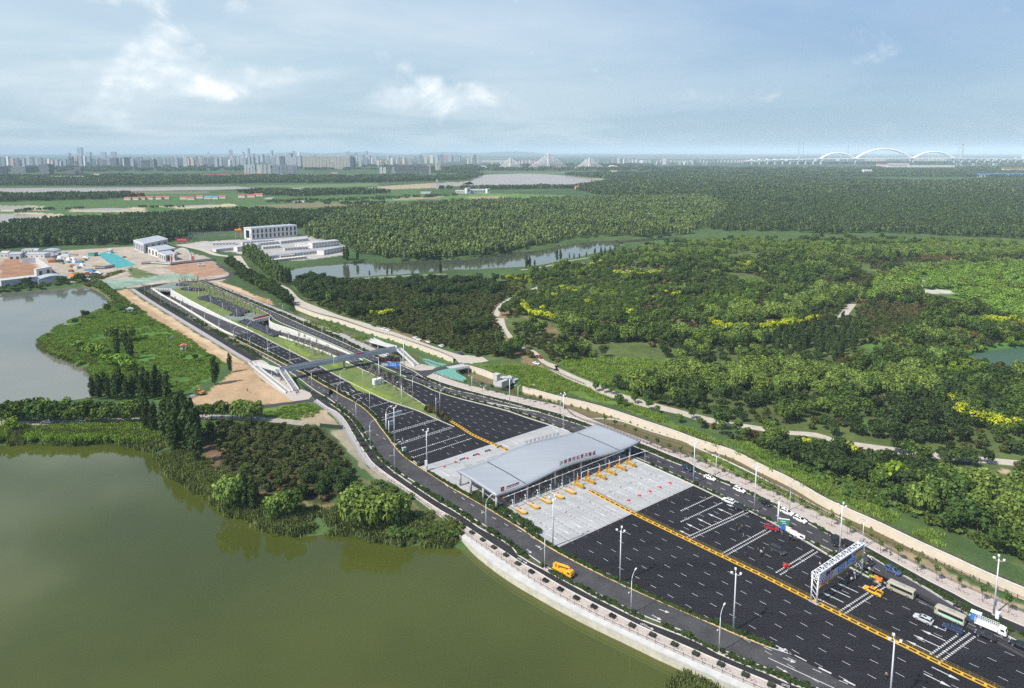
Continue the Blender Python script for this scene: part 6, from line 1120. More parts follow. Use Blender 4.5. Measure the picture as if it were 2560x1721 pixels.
# ================================================================== people
SKIN=mat('skin',(0.42,0.26,0.18),.6)
def skinned(V,E,Rr,root=0):
 me=bpy.data.meshes.new('tmp');me.from_pydata(V,E,[]);o=bpy.data.objects.new('tmp',me);COL.objects.link(o);o.modifiers.new('s','SKIN');sl=me.skin_vertices[0].data
 for i,r in enumerate(Rr):sl[i].radius=r if isinstance(r,tuple)else(r,r)
 sl[root].use_root=True;sb=o.modifiers.new('u','SUBSURF');sb.levels=1;sb.render_levels=1
 dg=bpy.context.evaluated_depsgraph_get();dg.update();m=bpy.data.meshes.new_from_object(o.evaluated_get(dg));bpy.data.objects.remove(o);return m
def figure(pose):
 s={'stand':(0.10,.02,.12,.03),'walk':(.10,.34,.12,.28),'arms':(.13,.05,.20,.1),'still':(.08,-.05,.1,-.05)}[pose];sp,st,ar,sw=s
 V=[(0,0,.95),(0,0,1.18),(.01,0,1.38),(.01,0,1.50),(.03,0,1.58),(.035,0,1.70)];E=[(0,1),(1,2),(2,3),(3,4),(4,5)];Rr=[(.12,.16),(.11,.15),(.12,.17),.055,.085,.085]
 def add(prev,pts):
  for p,r in pts:V.append(p);Rr.append(r);E.append((prev,len(V)-1));prev=len(V)-1
  return prev
 legs,arms=[],[]
 for k in(-1,1):
  f=st*k;i0=len(V);add(0,[((0,k*.09,.86),.09),((f*.5+.03,k*sp,.50),.062),((f,k*sp,.10),.045),((f+.15,k*sp,.04),.04)]);legs.append(range(i0,len(V)))
  g=-sw*k;i0=len(V);h=add(2,[((0,k*.20,1.40),.06),((g*.4,k*(.22+ar*.4),1.14),.045),((g+.10,k*(.2+ar),.93),.032),((g+.13,k*(.2+ar),.86),.036)]);arms.append(range(i0,i0+3))
  for q in range(4):add(h,[((g+.14+.012*q,k*(.2+ar)+(q-1.5)*.019,.80-.008*(1.5-abs(q-1.5))),.010)])
  add(h,[((g+.175,k*(.2+ar)-k*.025,.84),.010)])
 body=skinned(V,E,Rr)
 def sub(ids,grow):
  mp={v:i for i,v in enumerate(ids)};return skinned([V[i]for i in ids],[(mp[a],mp[b])for a,b in E if a in mp and b in mp],[tuple(x+grow for x in(Rr[i]if isinstance(Rr[i],tuple)else(Rr[i],Rr[i])))for i in ids])
 top=sub([0,1,2]+[i for a in arms for i in a][:],.022);pants=sub([0]+[i for a in legs for i in list(a)[:3]],.020)
 shoes=MB()
 for a in legs:v=V[list(a)[2]];shoes.box((v[0]+.06,v[1],.05),(.28,.11,.10))
 return body,top,pants,shoes
FIG={}
def person(p,rz,label,top,pants,pose='stand',hat=None,hair=(0.012,0.010,0.009),group=None):
 if pose not in FIG:
  b,t_,q,sh=figure(pose)
  for m_ in(b,t_,q):
   m_.materials.clear();m_.materials.append(SKIN);m_.polygons.foreach_set('use_smooth',[True]*len(m_.polygons))
  so=sh.build('shoes',BLACKP);sm_=so.data;bpy.data.objects.remove(so);hm=MB().sphere((.022,0,1.735),.098,8,6,sq=(1.05,.95,1.0));ho=hm.build('hair',BLACKP);hme=ho.data;bpy.data.objects.remove(ho)
  fm=MB().sphere((.118,0,1.69),.016,5,4);[fm.sphere((.108,s*.033,1.715),.011,5,4)for s in(-1,1)];fm.box((.108,0,1.645),(.012,.05,.01));fo_=fm.build('face',SKIN);fme=fo_.data;bpy.data.objects.remove(fo_)
  FIG[pose]=(b,t_,q,sm_,hme,fme)
 b,t_,q,sh,hm,fm=FIG[pose];r=empty('person',(p.x,p.y,.045),rz,label,'person',group)
 def part(n,me,m=None):
  o=bpy.data.objects.new(n,me);COL.objects.link(o);o.parent=r
  if m:o.material_slots[0].link='OBJECT';o.material_slots[0].material=m
 part('body',b);part('shirt',t_,top);part('trousers',q,pants);part('shoes',sh);part('hat' if hat else 'hair',hm,hat or mat('black_hair',hair,.8));part('face',fm,mat('facial_features',(0.22,0.10,0.07),.7))
 return r
CW,CB,CN,CH,CR,CG=mat('white_cloth',(.70,.70,.70),.8),mat('black_cloth',(.015,.015,.018),.9),mat('navy_cloth',(.025,.035,.09),.9),mat('hi_vis_cloth',(.42,.75,.03),.7),mat('red_cloth_wear',(.60,.03,.02),.8),mat('grey_cloth',(.16,.16,.17),.9);HATO=mat('orange_hat',(.8,.28,.05),.6);HATY=mat('yellow_hat',(.75,.62,.06),.6)
PEOPLE=[('C2',110,447,CB,CB,'stand','person in black left of the mast with the blue sign',None),('C2',143,462,CN,CB,'still','person in navy at the foot of the mast with the blue sign',None),('C2',292,704,CG,CB,'stand','person alone on the upper single striped line',None),('C2',878,860,CB,CB,'stand','person in black in the group of three at the right kerb, left one',None),('C2',894,858,CW,CB,'arms','person in a white shirt in the group at the right kerb',None),('C2',892,880,CB,CB,'walk','person in black in front of the white shirted one at the kerb',None),('C2',655,1020,CB,CB,'stand','person in black standing left in the trio on the lanes',None),('C2',712,1030,CB,CB,'stand','person in black standing right in the trio on the lanes',None),('C2',678,1065,CB,CN,'still','person in black nearest the viewer in the trio on the lanes',None),('C2',730,1130,CG,CG,'walk','person in grey walking below the trio',None),('C2',750,1350,CB,CB,'walk','person in black alone beside the yellow barrier',None),('C2',898,1300,CN,CB,'stand','person in navy left in the group beside the grey people carrier',None),('C2',935,1325,CW,CB,'arms','person in white in the middle of the group beside the people carrier',None),('C2',963,1292,CG,CN,'stand','person in grey right in the group beside the people carrier',None),('C2',925,1350,CB,CB,'still','person in black crouched low in the group beside the people carrier',None),('C2',1175,1118,CB,CB,'stand','person with a yellow hat below the blue notice board',HATY),('C2',1330,1165,CN,CB,'stand','person in navy beside the motorbikes',None),('C2',1345,1175,CB,CB,'still','person in black right of the motorbikes',None),('C2',1710,1100,CB,CB,'stand','person in black at the far kerb above the black van',None),('C2',1800,1330,CW,CG,'stand','person in white beside the mast, left of the gantry',None),('C2',1705,1335,CB,CB,'stand','person in black standing on the right kerb left of the gantry',None),('C2',1610,1468,CW,CN,'stand','person in white with a red hat behind the gantry beam',mat('red_hat',(.6,.05,.03),.6)),('C2',1258,1500,CB,CN,'arms','person in black beside the bright red box',None),('C2',1250,1530,CG,CB,'still','person bending near the bright red box',None),('C3',250,425,CW,CN,'stand','person in white at the left of the trio beyond the gantry legs',None),('C3',266,435,CW,CN,'stand','person in white in the middle of the trio beyond the gantry legs',None),('C3',280,452,CW,CB,'stand','person in white at the right of the trio beyond the gantry legs',None),('C3',215,528,CB,CB,'stand','person in black close to the right gantry legs',None),('C3',240,490,CH,CB,'stand','person in a hi-vis top beyond the right gantry legs',None),('C3',258,535,CW,CG,'walk','person in pale clothes right of the gantry legs',None),('C3',302,535,CN,CN,'stand','person in navy alone right of the gantry legs',None),('C3',62,590,CB,CB,'stand','person in black below the gantry panels, left one',None),('C3',86,560,CB,CN,'walk','person in black and navy below the gantry panels',None),('C3',128,575,CW,CG,'stand','person in white below the gantry panels, upper one',None),('C3',132,600,CG,CW,'still','person in grey and white below the gantry panels, lower one',None),('C3',102,625,CW,CB,'arms','person in white beside the camera dolly',None),('C3',264,603,CH,CB,'stand','left hi-vis worker by the orange covered generator',None),('C3',280,610,CH,CN,'still','middle hi-vis worker by the orange covered generator',HATY),('C3',298,615,CH,CB,'arms','right hi-vis worker by the orange covered generator',None),('C3',295,662,CB,CB,'walk','person in black between the yellow pickup and the generator',None),('C3',1078,900,CB,CB,'stand','person in black at the far kerb above the striped coach',None),('C3',410,1480,CG,CB,'stand','person in grey alone on the left lanes near the bottom mast',None),('C3',446,390,CB,CB,'walk','person in black walking on the right pavement',None),('C1',630,930,CH,CB,'stand','hi-vis attendant at the first booth from the lake side',None),('C1',845,848,CH,CB,'stand','hi-vis attendant between the second and third islands, deep under the canopy',None),('C1',930,805,CH,CN,'stand','hi-vis attendant by the third booth, left of a pair',None),('C1',957,820,CH,CB,'arms','hi-vis attendant by the third booth, right of a pair',None),('C1',1035,764,CH,CB,'stand','hi-vis attendant by the fourth booth',HATO),('C1',1137,718,CH,CB,'stand','hi-vis attendant by the fifth booth',HATO),('C1',920,885,CH,CN,'still','hi-vis attendant standing out in front of the third island',None),('C1',1330,722,CH,CN,'walk','hi-vis attendant by the striped cushion of the seventh island',None),('C5',545,712,CN,CB,'stand','person in navy left of the group at the foot of the left stairs',None),('C5',558,705,CG,CB,'walk','person in grey in the group at the foot of the left stairs',None),('C5',570,712,CB,CB,'stand','person in black right of the group at the foot of the left stairs',None),('C5',553,728,CB,CN,'walk','person nearest the viewer at the foot of the left stairs',None),('C10',478,592,CN,CB,'walk','person by the foot of the right stairs of the footbridge',None),('C6',1432,1318,CB,CB,'stand','person alone on the open sand lot',None),('C10',262,575,CN,CB,'stand','person in navy on the paving behind the LED gantry',None)]
for k,(w,x,y,tp,pn,pose,lab,hat)in enumerate(PEOPLE):person(Q(w,x,y),(k*2.399)%6.283,lab,tp,pn,pose,hat)
# ================================================================== foliage
def leaf_mat(name,c,var=.35,trans=.22,hue=0.0,c2=None):
 if name in MATS:return MATS[name]
 m=bpy.data.materials.new(name);MATS[name]=m;m.use_nodes=True;nt=m.node_tree;L=nt.links;nt.nodes.clear();o=N(nt,'ShaderNodeOutputMaterial')
 oi=N(nt,'ShaderNodeObjectInfo');at=N(nt,'ShaderNodeAttribute',attribute_name='tone')
 f=math_(nt,'ADD',math_(nt,'MULTIPLY',oi.outputs['Random'],var*1.5),math_(nt,'MULTIPLY',at.outputs['Fac'],1.1));f=math_(nt,'ADD',f,1-var*.75-.55)
 cc=N(nt,'ShaderNodeCombineXYZ');[L.new(f,cc.inputs[i])for i in range(3)]
 base=c
 if c2:base=mixc(nt,math_(nt,'FRACT',math_(nt,'MULTIPLY',oi.outputs['Random'],7.31)),c,c2)
 col=mixc(nt,1.0,base,cc.outputs[0],'MULTIPLY')
 d=N(nt,'ShaderNodeBsdfDiffuse');t=N(nt,'ShaderNodeBsdfTranslucent');L.new(col,d.inputs[0]);L.new(mixc(nt,1.0,col,(1.25,1.35,.6),'MULTIPLY'),t.inputs[0])
 mx=N(nt,'ShaderNodeMixShader',ins={0:trans});L.new(d.outputs[0],mx.inputs[1]);L.new(t.outputs[0],mx.inputs[2]);L.new(mx.outputs[0],o.inputs[0]);return m
BARK=mat('bark',(0.11,0.085,0.06),.9,var=.3,scale=3);PALEBARK=mat('pale_bark',(0.36,0.33,0.29),.9,var=.2,scale=3)
LM={'orchard':leaf_mat('orchard_leaves',(0.06,0.086,0.023),.45,c2=(0.085,0.094,0.03)),'broad':leaf_mat('broad_leaves',(0.105,0.155,0.03),.4,c2=(0.062,0.108,0.027)),'dark':leaf_mat('dark_leaves',(0.046,0.074,0.023),.4),'willow':leaf_mat('willow_leaves',(0.165,0.222,0.046),.3,c2=(0.135,0.2,0.046)),'poplar':leaf_mat('poplar_leaves',(0.05,0.08,0.025),.35),'gold':leaf_mat('golden_flowers',(0.44,0.46,0.026),.25),'lime':leaf_mat('lime_leaves',(0.175,0.262,0.028),.35),'brown':leaf_mat('brownish_leaves',(0.123,0.095,0.039),.4),'pale':leaf_mat('pale_poplar_leaves',(0.128,0.181,0.056),.35,c2=(0.091,0.147,0.051)),'reed':leaf_mat('reed_blades',(0.172,0.198,0.067),.35,c2=(0.127,0.164,0.048)),'bare':leaf_mat('sparse_twig_leaves',(0.19,0.18,0.1),.3),'grass':leaf_mat('tall_grass_blades',(0.165,0.27,0.045),.35,c2=(0.215,0.28,0.058)),'bright':leaf_mat('bright_thicket_leaves',(0.165,0.265,0.042),.35),'fpale':leaf_mat('far_pale_leaves',(0.185,0.235,0.075),.4,c2=(0.13,0.185,0.06)),'fpop':leaf_mat('far_poplar_leaves',(0.072,0.11,0.042),.4),'fbroad':leaf_mat('far_broad_leaves',(0.13,0.18,0.05),.4),'net':mat('dark_shade_net',(0.035,0.038,0.052),.85,var=.3,scale=1.2)}
def leaves(lobes,n,size,seed,droop=0.0,asp=1.0,shell=(.72,1.04),low=-.75):
 """n leaf clumps on the lobes' shells, facing outwards with a random tilt; returns verts and tones"""
 g=np.random.default_rng(seed);lob=np.array(lobes,float);wgt=(lob[:,3]*lob[:,4]+lob[:,3]*lob[:,5]);k=g.choice(len(lob),n,p=wgt/wgt.sum())
 d=g.normal(size=(n,3));d/=np.linalg.norm(d,axis=1)[:,None];d[:,2]=np.where(d[:,2]<low,-d[:,2],d[:,2]);r=g.uniform(shell[0],shell[1],n)[:,None]
 p=lob[k,:3]+d*r*lob[k,3:6];nn=d/lob[k,3:6];nn/=np.linalg.norm(nn,axis=1)[:,None];nn=nn+g.normal(size=(n,3))*.36;nn[:,2]+=.28;nn/=np.linalg.norm(nn,axis=1)[:,None]
 if droop:nn[:,2]*=(1-droop);nn/=np.linalg.norm(nn,axis=1)[:,None]
 up=np.tile([0,0,1.0],(n,1))+g.normal(size=(n,3))*(.25 if droop else 1.0);u=np.cross(up,nn);u/=np.linalg.norm(u,axis=1)[:,None]+1e-9;v=np.cross(nn,u)
 s=size*g.uniform(.6,1.35,n)[:,None];a=u*s*.5;b=v*s*.5*asp
 V=np.stack([p-a*.6-b,p+a*.9-b*.5,p+a*.5+b,p-a+b*.4],1).reshape(-1,3);tone=np.repeat(g.uniform(0,1,n),4)
 return V,tone
def leaf_obj(name,sets,mats,wood=None,wood_mat=None):
 Vs,T,MI,off=[],[],[],0
 nq=0
 for i,(V,t)in enumerate(sets):Vs.append(V);T.append(t);MI+=[i]*(len(V)//4);nq+=len(V)//4
 V=np.concatenate(Vs);tone=np.concatenate(T);Fq=np.arange(nq*4).reshape(-1,4);fl=[tuple(f)for f in Fq];mats=list(mats)
 if wood:
  o=len(V);V=np.concatenate([V,np.array(wood.v)]);tone=np.concatenate([tone,np.full(len(wood.v),.5)]);fl+=[tuple(i+o for i in f)for f in wood.f];MI+=[len(mats)]*len(wood.f);mats.append(wood_mat or BARK)
 me=bpy.data.meshes.new(name);me.from_pydata(V.tolist(),[],fl);[me.materials.append(m)for m in mats];me.polygons.foreach_set('material_index',MI)
 a=me.attributes.new('tone','FLOAT','POINT');a.data.foreach_set('value',tone.astype(np.float32));me.update();return me
def trunk(h,r,seed,limbs=4,spread=1.6,top=None):
 g=random.Random(seed);m=MB();P=[Vector((0,0,-.2))];
 for k in range(1,4):P.append(Vector((g.uniform(-.12,.12)*k,g.uniform(-.12,.12)*k,h*k/3)))
 m.path(P,r,6,0,r*.45)
 for k in range(limbs):
  a=g.uniform(0,6.28);b=P[2].lerp(P[3],g.uniform(.0,.8));m.rod(b,b+Vector((math.cos(a)*spread,math.sin(a)*spread,spread*g.uniform(.5,1.1))),r*.45,r*.15,5)
 return m
def lobes_round(g,n,R_,zc,rz,jit=.6,r=.55):return[(0,0,zc,R_*.8,R_*.8,rz*.85)]+[(math.cos(a)*R_*jit,math.sin(a)*R_*jit,zc+g.uniform(-.35,.55)*rz,R_*g.uniform(.38,r),R_*g.uniform(.38,r),rz*g.uniform(.4,.6))for a in[6.283*k/n+g.uniform(-.4,.4)for k in range(n)]]
KIND={}
def add_kind(kind,fn,n=4):KIND[kind]=[fn(k)for k in range(n)]
def k_shrub(mt,seed0,big=1.0):
 def f(k):g=random.Random(seed0+k);return leaf_obj('crown',[leaves(lobes_round(g,5,2.1*big,2.0*big,1.6*big),190,.78*big,seed0+k)],[LM[mt]]),trunk(1.6*big,.10,seed0+k,3,.8),3.8*big
 return f
def k_broad(mt,seed0,h=9.0,R_=3.3,n=420,sz=.85):
 def f(k):g=random.Random(seed0+k);hh=h*g.uniform(.9,1.1);return leaf_obj('crown',[leaves(lobes_round(g,7,R_,hh*.62,hh*.36,.62),n,sz,seed0+k)],[LM[mt]]),trunk(hh*.55,.17,seed0+k,5,1.8),hh
 return f
def k_willow(k):
 g=random.Random(300+k);L0=lobes_round(g,8,4.6,6.4,3.0,.68,.5);hang=[(x,y,z-1.6,rx*1.02,ry*1.02,rz*1.25)for x,y,z,rx,ry,rz in L0[1:]]
 return leaf_obj('crown',[leaves(L0,430,.85,300+k,low=-.2),leaves(hang,520,.62,340+k,.85,2.6,(.86,1.05),-.9)],[LM['willow'],LM['willow']]),trunk(5.2,.30,300+k,6,2.4),9.5
def k_poplar(mt,seed0,h=17,R_=2.3,n=560,sz=.85):
 def f(k):
  g=random.Random(seed0+k);hh=h*g.uniform(.88,1.1);lo=[(g.uniform(-.5,.5),g.uniform(-.5,.5),hh*(.16+.8*i/9),R_*(.62+.5*math.sin(math.pi*min(1,(i+1.2)/9.5)))*g.uniform(.75,1.05),R_*(.62+.5*math.sin(math.pi*min(1,(i+1.2)/9.5)))*g.uniform(.75,1.05),hh*.10)for i in range(10)]
  lo+=[(g.uniform(-1,1)*R_*.7,g.uniform(-1,1)*R_*.7,hh*g.uniform(.3,.8),R_*.45,R_*.45,hh*.12)for _ in range(6)]
  return leaf_obj('crown',[leaves(lo,n,sz,seed0+k,.35,1.5)],[LM[mt]]),trunk(hh*.8,.24,seed0+k,3,1.2),hh
 return f
def k_gold(k):
 g=random.Random(500+k);lo=lobes_round(g,6,2.6,3.6,2.2);up=[(x,y,z+.35,rx*1.03,ry*1.03,rz)for x,y,z,rx,ry,rz in lo]
 return leaf_obj('crown',[leaves(lo,190,.75,500+k),leaves(up,210,.55,520+k,shell=(.92,1.1),low=-.05)],[LM['lime'],LM['gold']]),trunk(2.8,.12,500+k,4,1.2),6.0
def k_young(k):
 g=random.Random(600+k);return leaf_obj('crown',[leaves(lobes_round(g,4,1.15,3.9,1.3,.6),120,.42,600+k,shell=(.3,1.05))],[LM['broad']]),trunk(3.6,.075,600+k,5,.8),5.2
def k_sapling(k):
 g=random.Random(650+k);m=trunk(6.5,.13,650+k,0,1)
 for i in range(14):z=2.6+i*.34;a=i*2.4;m.rod((0,0,z),(math.cos(a)*1.1,math.sin(a)*1.1,z+.9),.05,.02,4)
 return leaf_obj('crown',[leaves([(0,0,5.2,1.15,1.15,2.3)],90,.30,650+k,shell=(.2,1.05))],[LM['bare']]),m,7.5
def k_thicket(mt,seed0):return lambda k:(leaf_obj('crown',[leaves(lobes_round(random.Random(seed0+k),6,2.4,1.0,1.1,.8),170,.8,seed0+k,low=-.1)],[LM[mt]]),None,2.0)
def blades(mt,seed0,h,n,R_):
 def f(k):
  g=np.random.default_rng(seed0+k);p=g.normal(size=(n,2))*R_*.5;a=g.uniform(0,6.28,n);hh=h*g.uniform(.55,1.1,n);w=.11*g.uniform(.7,1.6,n);lean=g.normal(size=(n,2))*.35
  b0=np.stack([p[:,0],p[:,1],np.full(n,-.3)],1);dx=np.stack([np.cos(a)*w,np.sin(a)*w,0*a],1);tp=b0+np.stack([lean[:,0],lean[:,1],hh+.3],1);V=np.stack([b0-dx,b0+dx,tp+dx*.7,tp-dx*.7],1).reshape(-1,3)
  return leaf_obj('blades',[(V,np.repeat(g.uniform(0,1,n),4))],[LM[mt]]),None,h
 return f
def k_copse(mts,seed0,h=11,W=15,trees=8,q=42,sz=1.55):
 def f(k):
  g=random.Random(seed0+k);S=[];ms=[]
  for t in range(trees):
   x,y=g.uniform(-W/2,W/2),g.uniform(-W/2,W/2);hh=h*g.uniform(.75,1.15);r=g.uniform(1.5,2.4)*h/11
   S.append(leaves([(x,y,hh*.55,r,r,hh*.44),(x+.5,y,hh*.75,r*.75,r*.75,hh*.25)],q,sz*h/11,seed0*7+k*31+t,.3,1.25));ms.append(LM[mts[t%len(mts)]])
  return leaf_obj('copse',S,ms),None,h
 return f
add_kind('orchard',k_shrub('orchard',10));add_kind('brown',k_shrub('brown',20));add_kind('dark',k_broad('dark',30,8.0,3.2));add_kind('broad',k_broad('broad',40));add_kind('willow',k_willow,3);add_kind('poplar',k_poplar('poplar',60));add_kind('gold',k_gold,3)
add_kind('lime',k_broad('lime',70,6.0,2.6,320,.7));add_kind('young',k_young,3);add_kind('sapling',k_sapling,3);add_kind('thicket',k_thicket('bright',80));add_kind('dthicket',k_thicket('broad',85));add_kind('reed',blades('reed',90,1.8,110,1.6));add_kind('verge',k_thicket('dark',88));add_kind('grass',blades('grass',95,1.1,90,1.5))
add_kind('copse',k_copse(['fpale','fpale','fpop','fpale','fbroad'],100));add_kind('dcopse',k_copse(['fpop','dark','fpop','fbroad'],110));add_kind('grove',k_copse(['fpop','fpop','dark','fbroad','dark'],120,12,40,22,16,3.0));add_kind('palepop',k_poplar('pale',130,11,1.7,240,.8));add_kind('bright',k_broad('bright',140,6.5,3.6,330,.9))
LABELNAME={'orchard':('orchard_shrub','shrub'),'brown':('brownish_shrub','shrub'),'dark':('dark_broadleaf_tree','tree'),'broad':('broadleaf_tree','tree'),'willow':('willow_tree','tree'),'poplar':('poplar_tree','tree'),'gold':('flowering_tree','tree'),'lime':('light_green_tree','tree'),'bright':('bright_broadleaf_tree','tree'),'palepop':('pale_poplar_tree','tree')}
TREEP={}
def plant(kind,p,label,group=None,rz=None,sc_=1.0,name=None,cat=None,var=None):
 """one tree (or shrub) as a thing with a trunk and a crown"""
 k=random.randrange(len(KIND[kind]))if var is None else var;key=(kind,k)
 if key not in TREEP:
  cm,tr,h=KIND[kind][k];nm,ct=LABELNAME.get(kind,(name or 'tree',cat or 'tree'));t=empty(nm,(0,0,0));o=bpy.data.objects.new('crown',cm);COL.objects.link(o);o.parent=t
  if tr:tr.build('trunk',BARK if kind not in('sapling','palepop')else PALEBARK,t)
  TREEP[key]=Proto(t);TREEP[key].cat=ct
 pr=TREEP[key];r=pr.put(p,random.uniform(0,6.283)if rz is None else rz,label,group,cat or pr.cat,sc_);return r
def scatter_object(name,kind,pts,sc_,label=None):
 if len(pts)==0:return
 coll=bpy.data.collections.new(name+'_forms')
 for k,(cm,tr,h)in enumerate(KIND[kind]):
  me=cm
  if tr and kind not in('thicket',):
   V=[tuple(v.co)for v in cm.vertices];n0=len(V);fl=[tuple(p.vertices)for p in cm.polygons];mi=[p.material_index for p in cm.polygons];tone=np.empty(n0,np.float32);cm.attributes['tone'].data.foreach_get('value',tone);me=bpy.data.meshes.new('form');me.from_pydata(V+[tuple(v)for v in tr.v],[],fl+[tuple(i+n0 for i in f)for f in tr.f])
   for m in cm.materials:me.materials.append(m)
   me.materials.append(BARK);me.polygons.foreach_set('material_index',mi+[len(cm.materials)]*len(tr.f));a=me.attributes.new('tone','FLOAT','POINT');a.data.foreach_set('value',np.concatenate([tone,np.full(len(tr.v),.5,np.float32)]));me.update()
  coll.objects.link(bpy.data.objects.new('form',me))
 me=bpy.data.meshes.new(name);n=len(pts);me.vertices.add(n);me.vertices.foreach_set('co',np.asarray(pts,np.float32).ravel())
 for nm,tp,val in(('rot','FLOAT',rng.uniform(0,6.283,n)),('scl','FLOAT',sc_),('pick','INT',rng.integers(0,len(KIND[kind]),n))):a=me.attributes.new(nm,tp,'POINT');a.data.foreach_set('value',np.asarray(val,np.int32 if tp=='INT' else np.float32))
 me.update();o=bpy.data.objects.new(name,me);COL.objects.link(o);o['kind']='stuff'
 ng=bpy.data.node_groups.new(name,'GeometryNodeTree');ng.interface.new_socket('Geometry',in_out='INPUT',socket_type='NodeSocketGeometry');ng.interface.new_socket('Geometry',in_out='OUTPUT',socket_type='NodeSocketGeometry');L=ng.links
 gi=ng.nodes.new('NodeGroupInput');go=ng.nodes.new('NodeGroupOutput');ip=ng.nodes.new('GeometryNodeInstanceOnPoints');ci=ng.nodes.new('GeometryNodeCollectionInfo');ci.inputs[0].default_value=coll;ci.inputs[1].default_value=True;ci.inputs[2].default_value=True
 def attr(nm,tp):a=ng.nodes.new('GeometryNodeInputNamedAttribute');a.data_type=tp;a.inputs[0].default_value=nm;return a.outputs[0]
 cx=ng.nodes.new('ShaderNodeCombineXYZ');L.new(attr('rot','FLOAT'),cx.inputs[2]);L.new(gi.outputs[0],ip.inputs['Points']);L.new(ci.outputs[0],ip.inputs['Instance']);ip.inputs['Pick Instance'].default_value=True;L.new(attr('pick','INT'),ip.inputs['Instance Index']);L.new(cx.outputs[0],ip.inputs['Rotation']);L.new(attr('scl','FLOAT'),ip.inputs['Scale']);L.new(ip.outputs[0],go.inputs[0])
 md=o.modifiers.new('scatter','NODES');md.node_group=ng;return o
def pix(X,Y,Z=0.0):
 """where a ground point shows in the photo"""
 fw=Y*math.cos(PITCH)+(H-Z)*math.sin(PITCH);dn=(H-Z)*math.cos(PITCH)-Y*math.sin(PITCH);return CX+F*X/fw,CY+F*dn/fw
AVOID_L=[]
for o in list(COL.objects):
 if o.name.split('.')[0]in('park_road','park_path','lake_road','compound_road','side_road','junction_road'):AVOID_L.append(np.array([tuple(v.co[:2])for v in o.data.vertices]))
def spread(P,spacing,jitter=.45,seed=1,grow_=0.0,avoid_w=2.2):
 """points in a polygon, further apart with distance when grow_ > 0; none in water or on paths"""
 g=np.random.default_rng(seed);A=np.array([(p.x,p.y)for p in P]);x0,y0=A.min(0);x1,y1=A.max(0);out=[];y=y0
 while y<y1:
  s=spacing*(1+grow_*max(0,y-300)/1000);xs=np.arange(x0,x1,s);out.append(np.stack([xs+g.uniform(-jitter,jitter,len(xs))*s,y+g.uniform(-jitter,jitter,len(xs))*s],1));y+=s
 q=np.concatenate(out);q=q[inpoly(q[:,0],q[:,1],A)]
 for W_ in WATERS:q=q[~inpoly(q[:,0],q[:,1],W_)]
 for W_ in(CANAL_A,CANAL_B):q=q[~inpoly(q[:,0],q[:,1],W_)]
 for a in AVOID_L:
  if len(q):
   bb=(q[:,0]>a[:,0].min()-5)&(q[:,0]<a[:,0].max()+5)&(q[:,1]>a[:,1].min()-5)&(q[:,1]<a[:,1].max()+5);n=len(a)//2
   L0,R0=a[0::2][:n],a[1::2][:n];c=(L0+R0)/2;w=np.linalg.norm(L0-R0,axis=1)/2+avoid_w;bad=np.zeros(len(q),bool);idx=np.nonzero(bb)[0]
   if len(idx):dd=np.linalg.norm(q[idx][:,None]-c[None],axis=2);bad[idx]=(dd<np.maximum(w,2.5)[None]).any(1)
   q=q[~bad]
 return q
PTS={}
def zone(polyD,mix,spacing,sr,label,seed,grow_=0.0,w='D',hole=None,nz=None):
 P=poly(w,*polyD)if not isinstance(polyD[0],Vector)else polyD;q=spread(P,spacing,seed=seed,grow_=grow_);g=np.random.default_rng(seed)
 if hole is not None:
  for h in hole:q=q[~inpoly(q[:,0],q[:,1],h)]
 if nz:q=q[vnoise(q[:,0],q[:,1],nz[0],seed)>nz[1]]
 ks=list(mix);pr=np.array([mix[k]for k in ks],float);pr/=pr.sum()
 f=vnoise(q[:,0],q[:,1],26,seed+3)*.75+g.uniform(0,1,len(q))*.25;f=np.clip((f-.2)/.6,0,.9999);pick=np.searchsorted(np.cumsum(pr),f)
 for i,k in enumerate(ks):
  s=pick==i
  if s.any():PTS.setdefault(k,[]).append((q[s],g.uniform(sr[0],sr[1],s.sum()),label))
DONE=[]
def clear(*polys):DONE.extend(polys)
park=poly('D',(668,655),(760,640),(1010,640),(1130,645),(1250,615),(1380,590),(1500,560),(1600,552),(1760,545),(2000,545),(2400,575),(2700,900),(2700,1420),(2332,1290),(2150,1220),(1950,1090),(1850,1060),(1740,1010),(1600,970),(1480,930),(1400,900),(1280,850),(1200,815),(1100,820),(960,775),(830,735),(740,705),(690,688))
lanes_open=[poly('X5',(1640,600),(1560,590),(1680,690),(1830,780),(1860,760),(1740,640)),poly('C7',(220,190),(330,165),(520,150),(820,120),(960,165),(1000,210),(900,300),(820,320),(700,350),(480,300)),poly('C7',(1300,480),(1340,470),(1410,400),(1400,440),(1330,530)),poly('X6',(1620,450),(1900,445),(1930,480),(1700,490)),poly('C11',(1180,1330),(1900,1320),(1996,1568),(1900,1568),(1500,1480),(1200,1400)),poly('C11',(460,830),(560,840),(680,950),(640,1010),(480,920)),poly('C11',(640,1090),(1996,1290),(1996,1250),(1300,1180),(640,1060)),poly('C11',(500,220),(900,230),(880,330),(560,320))]
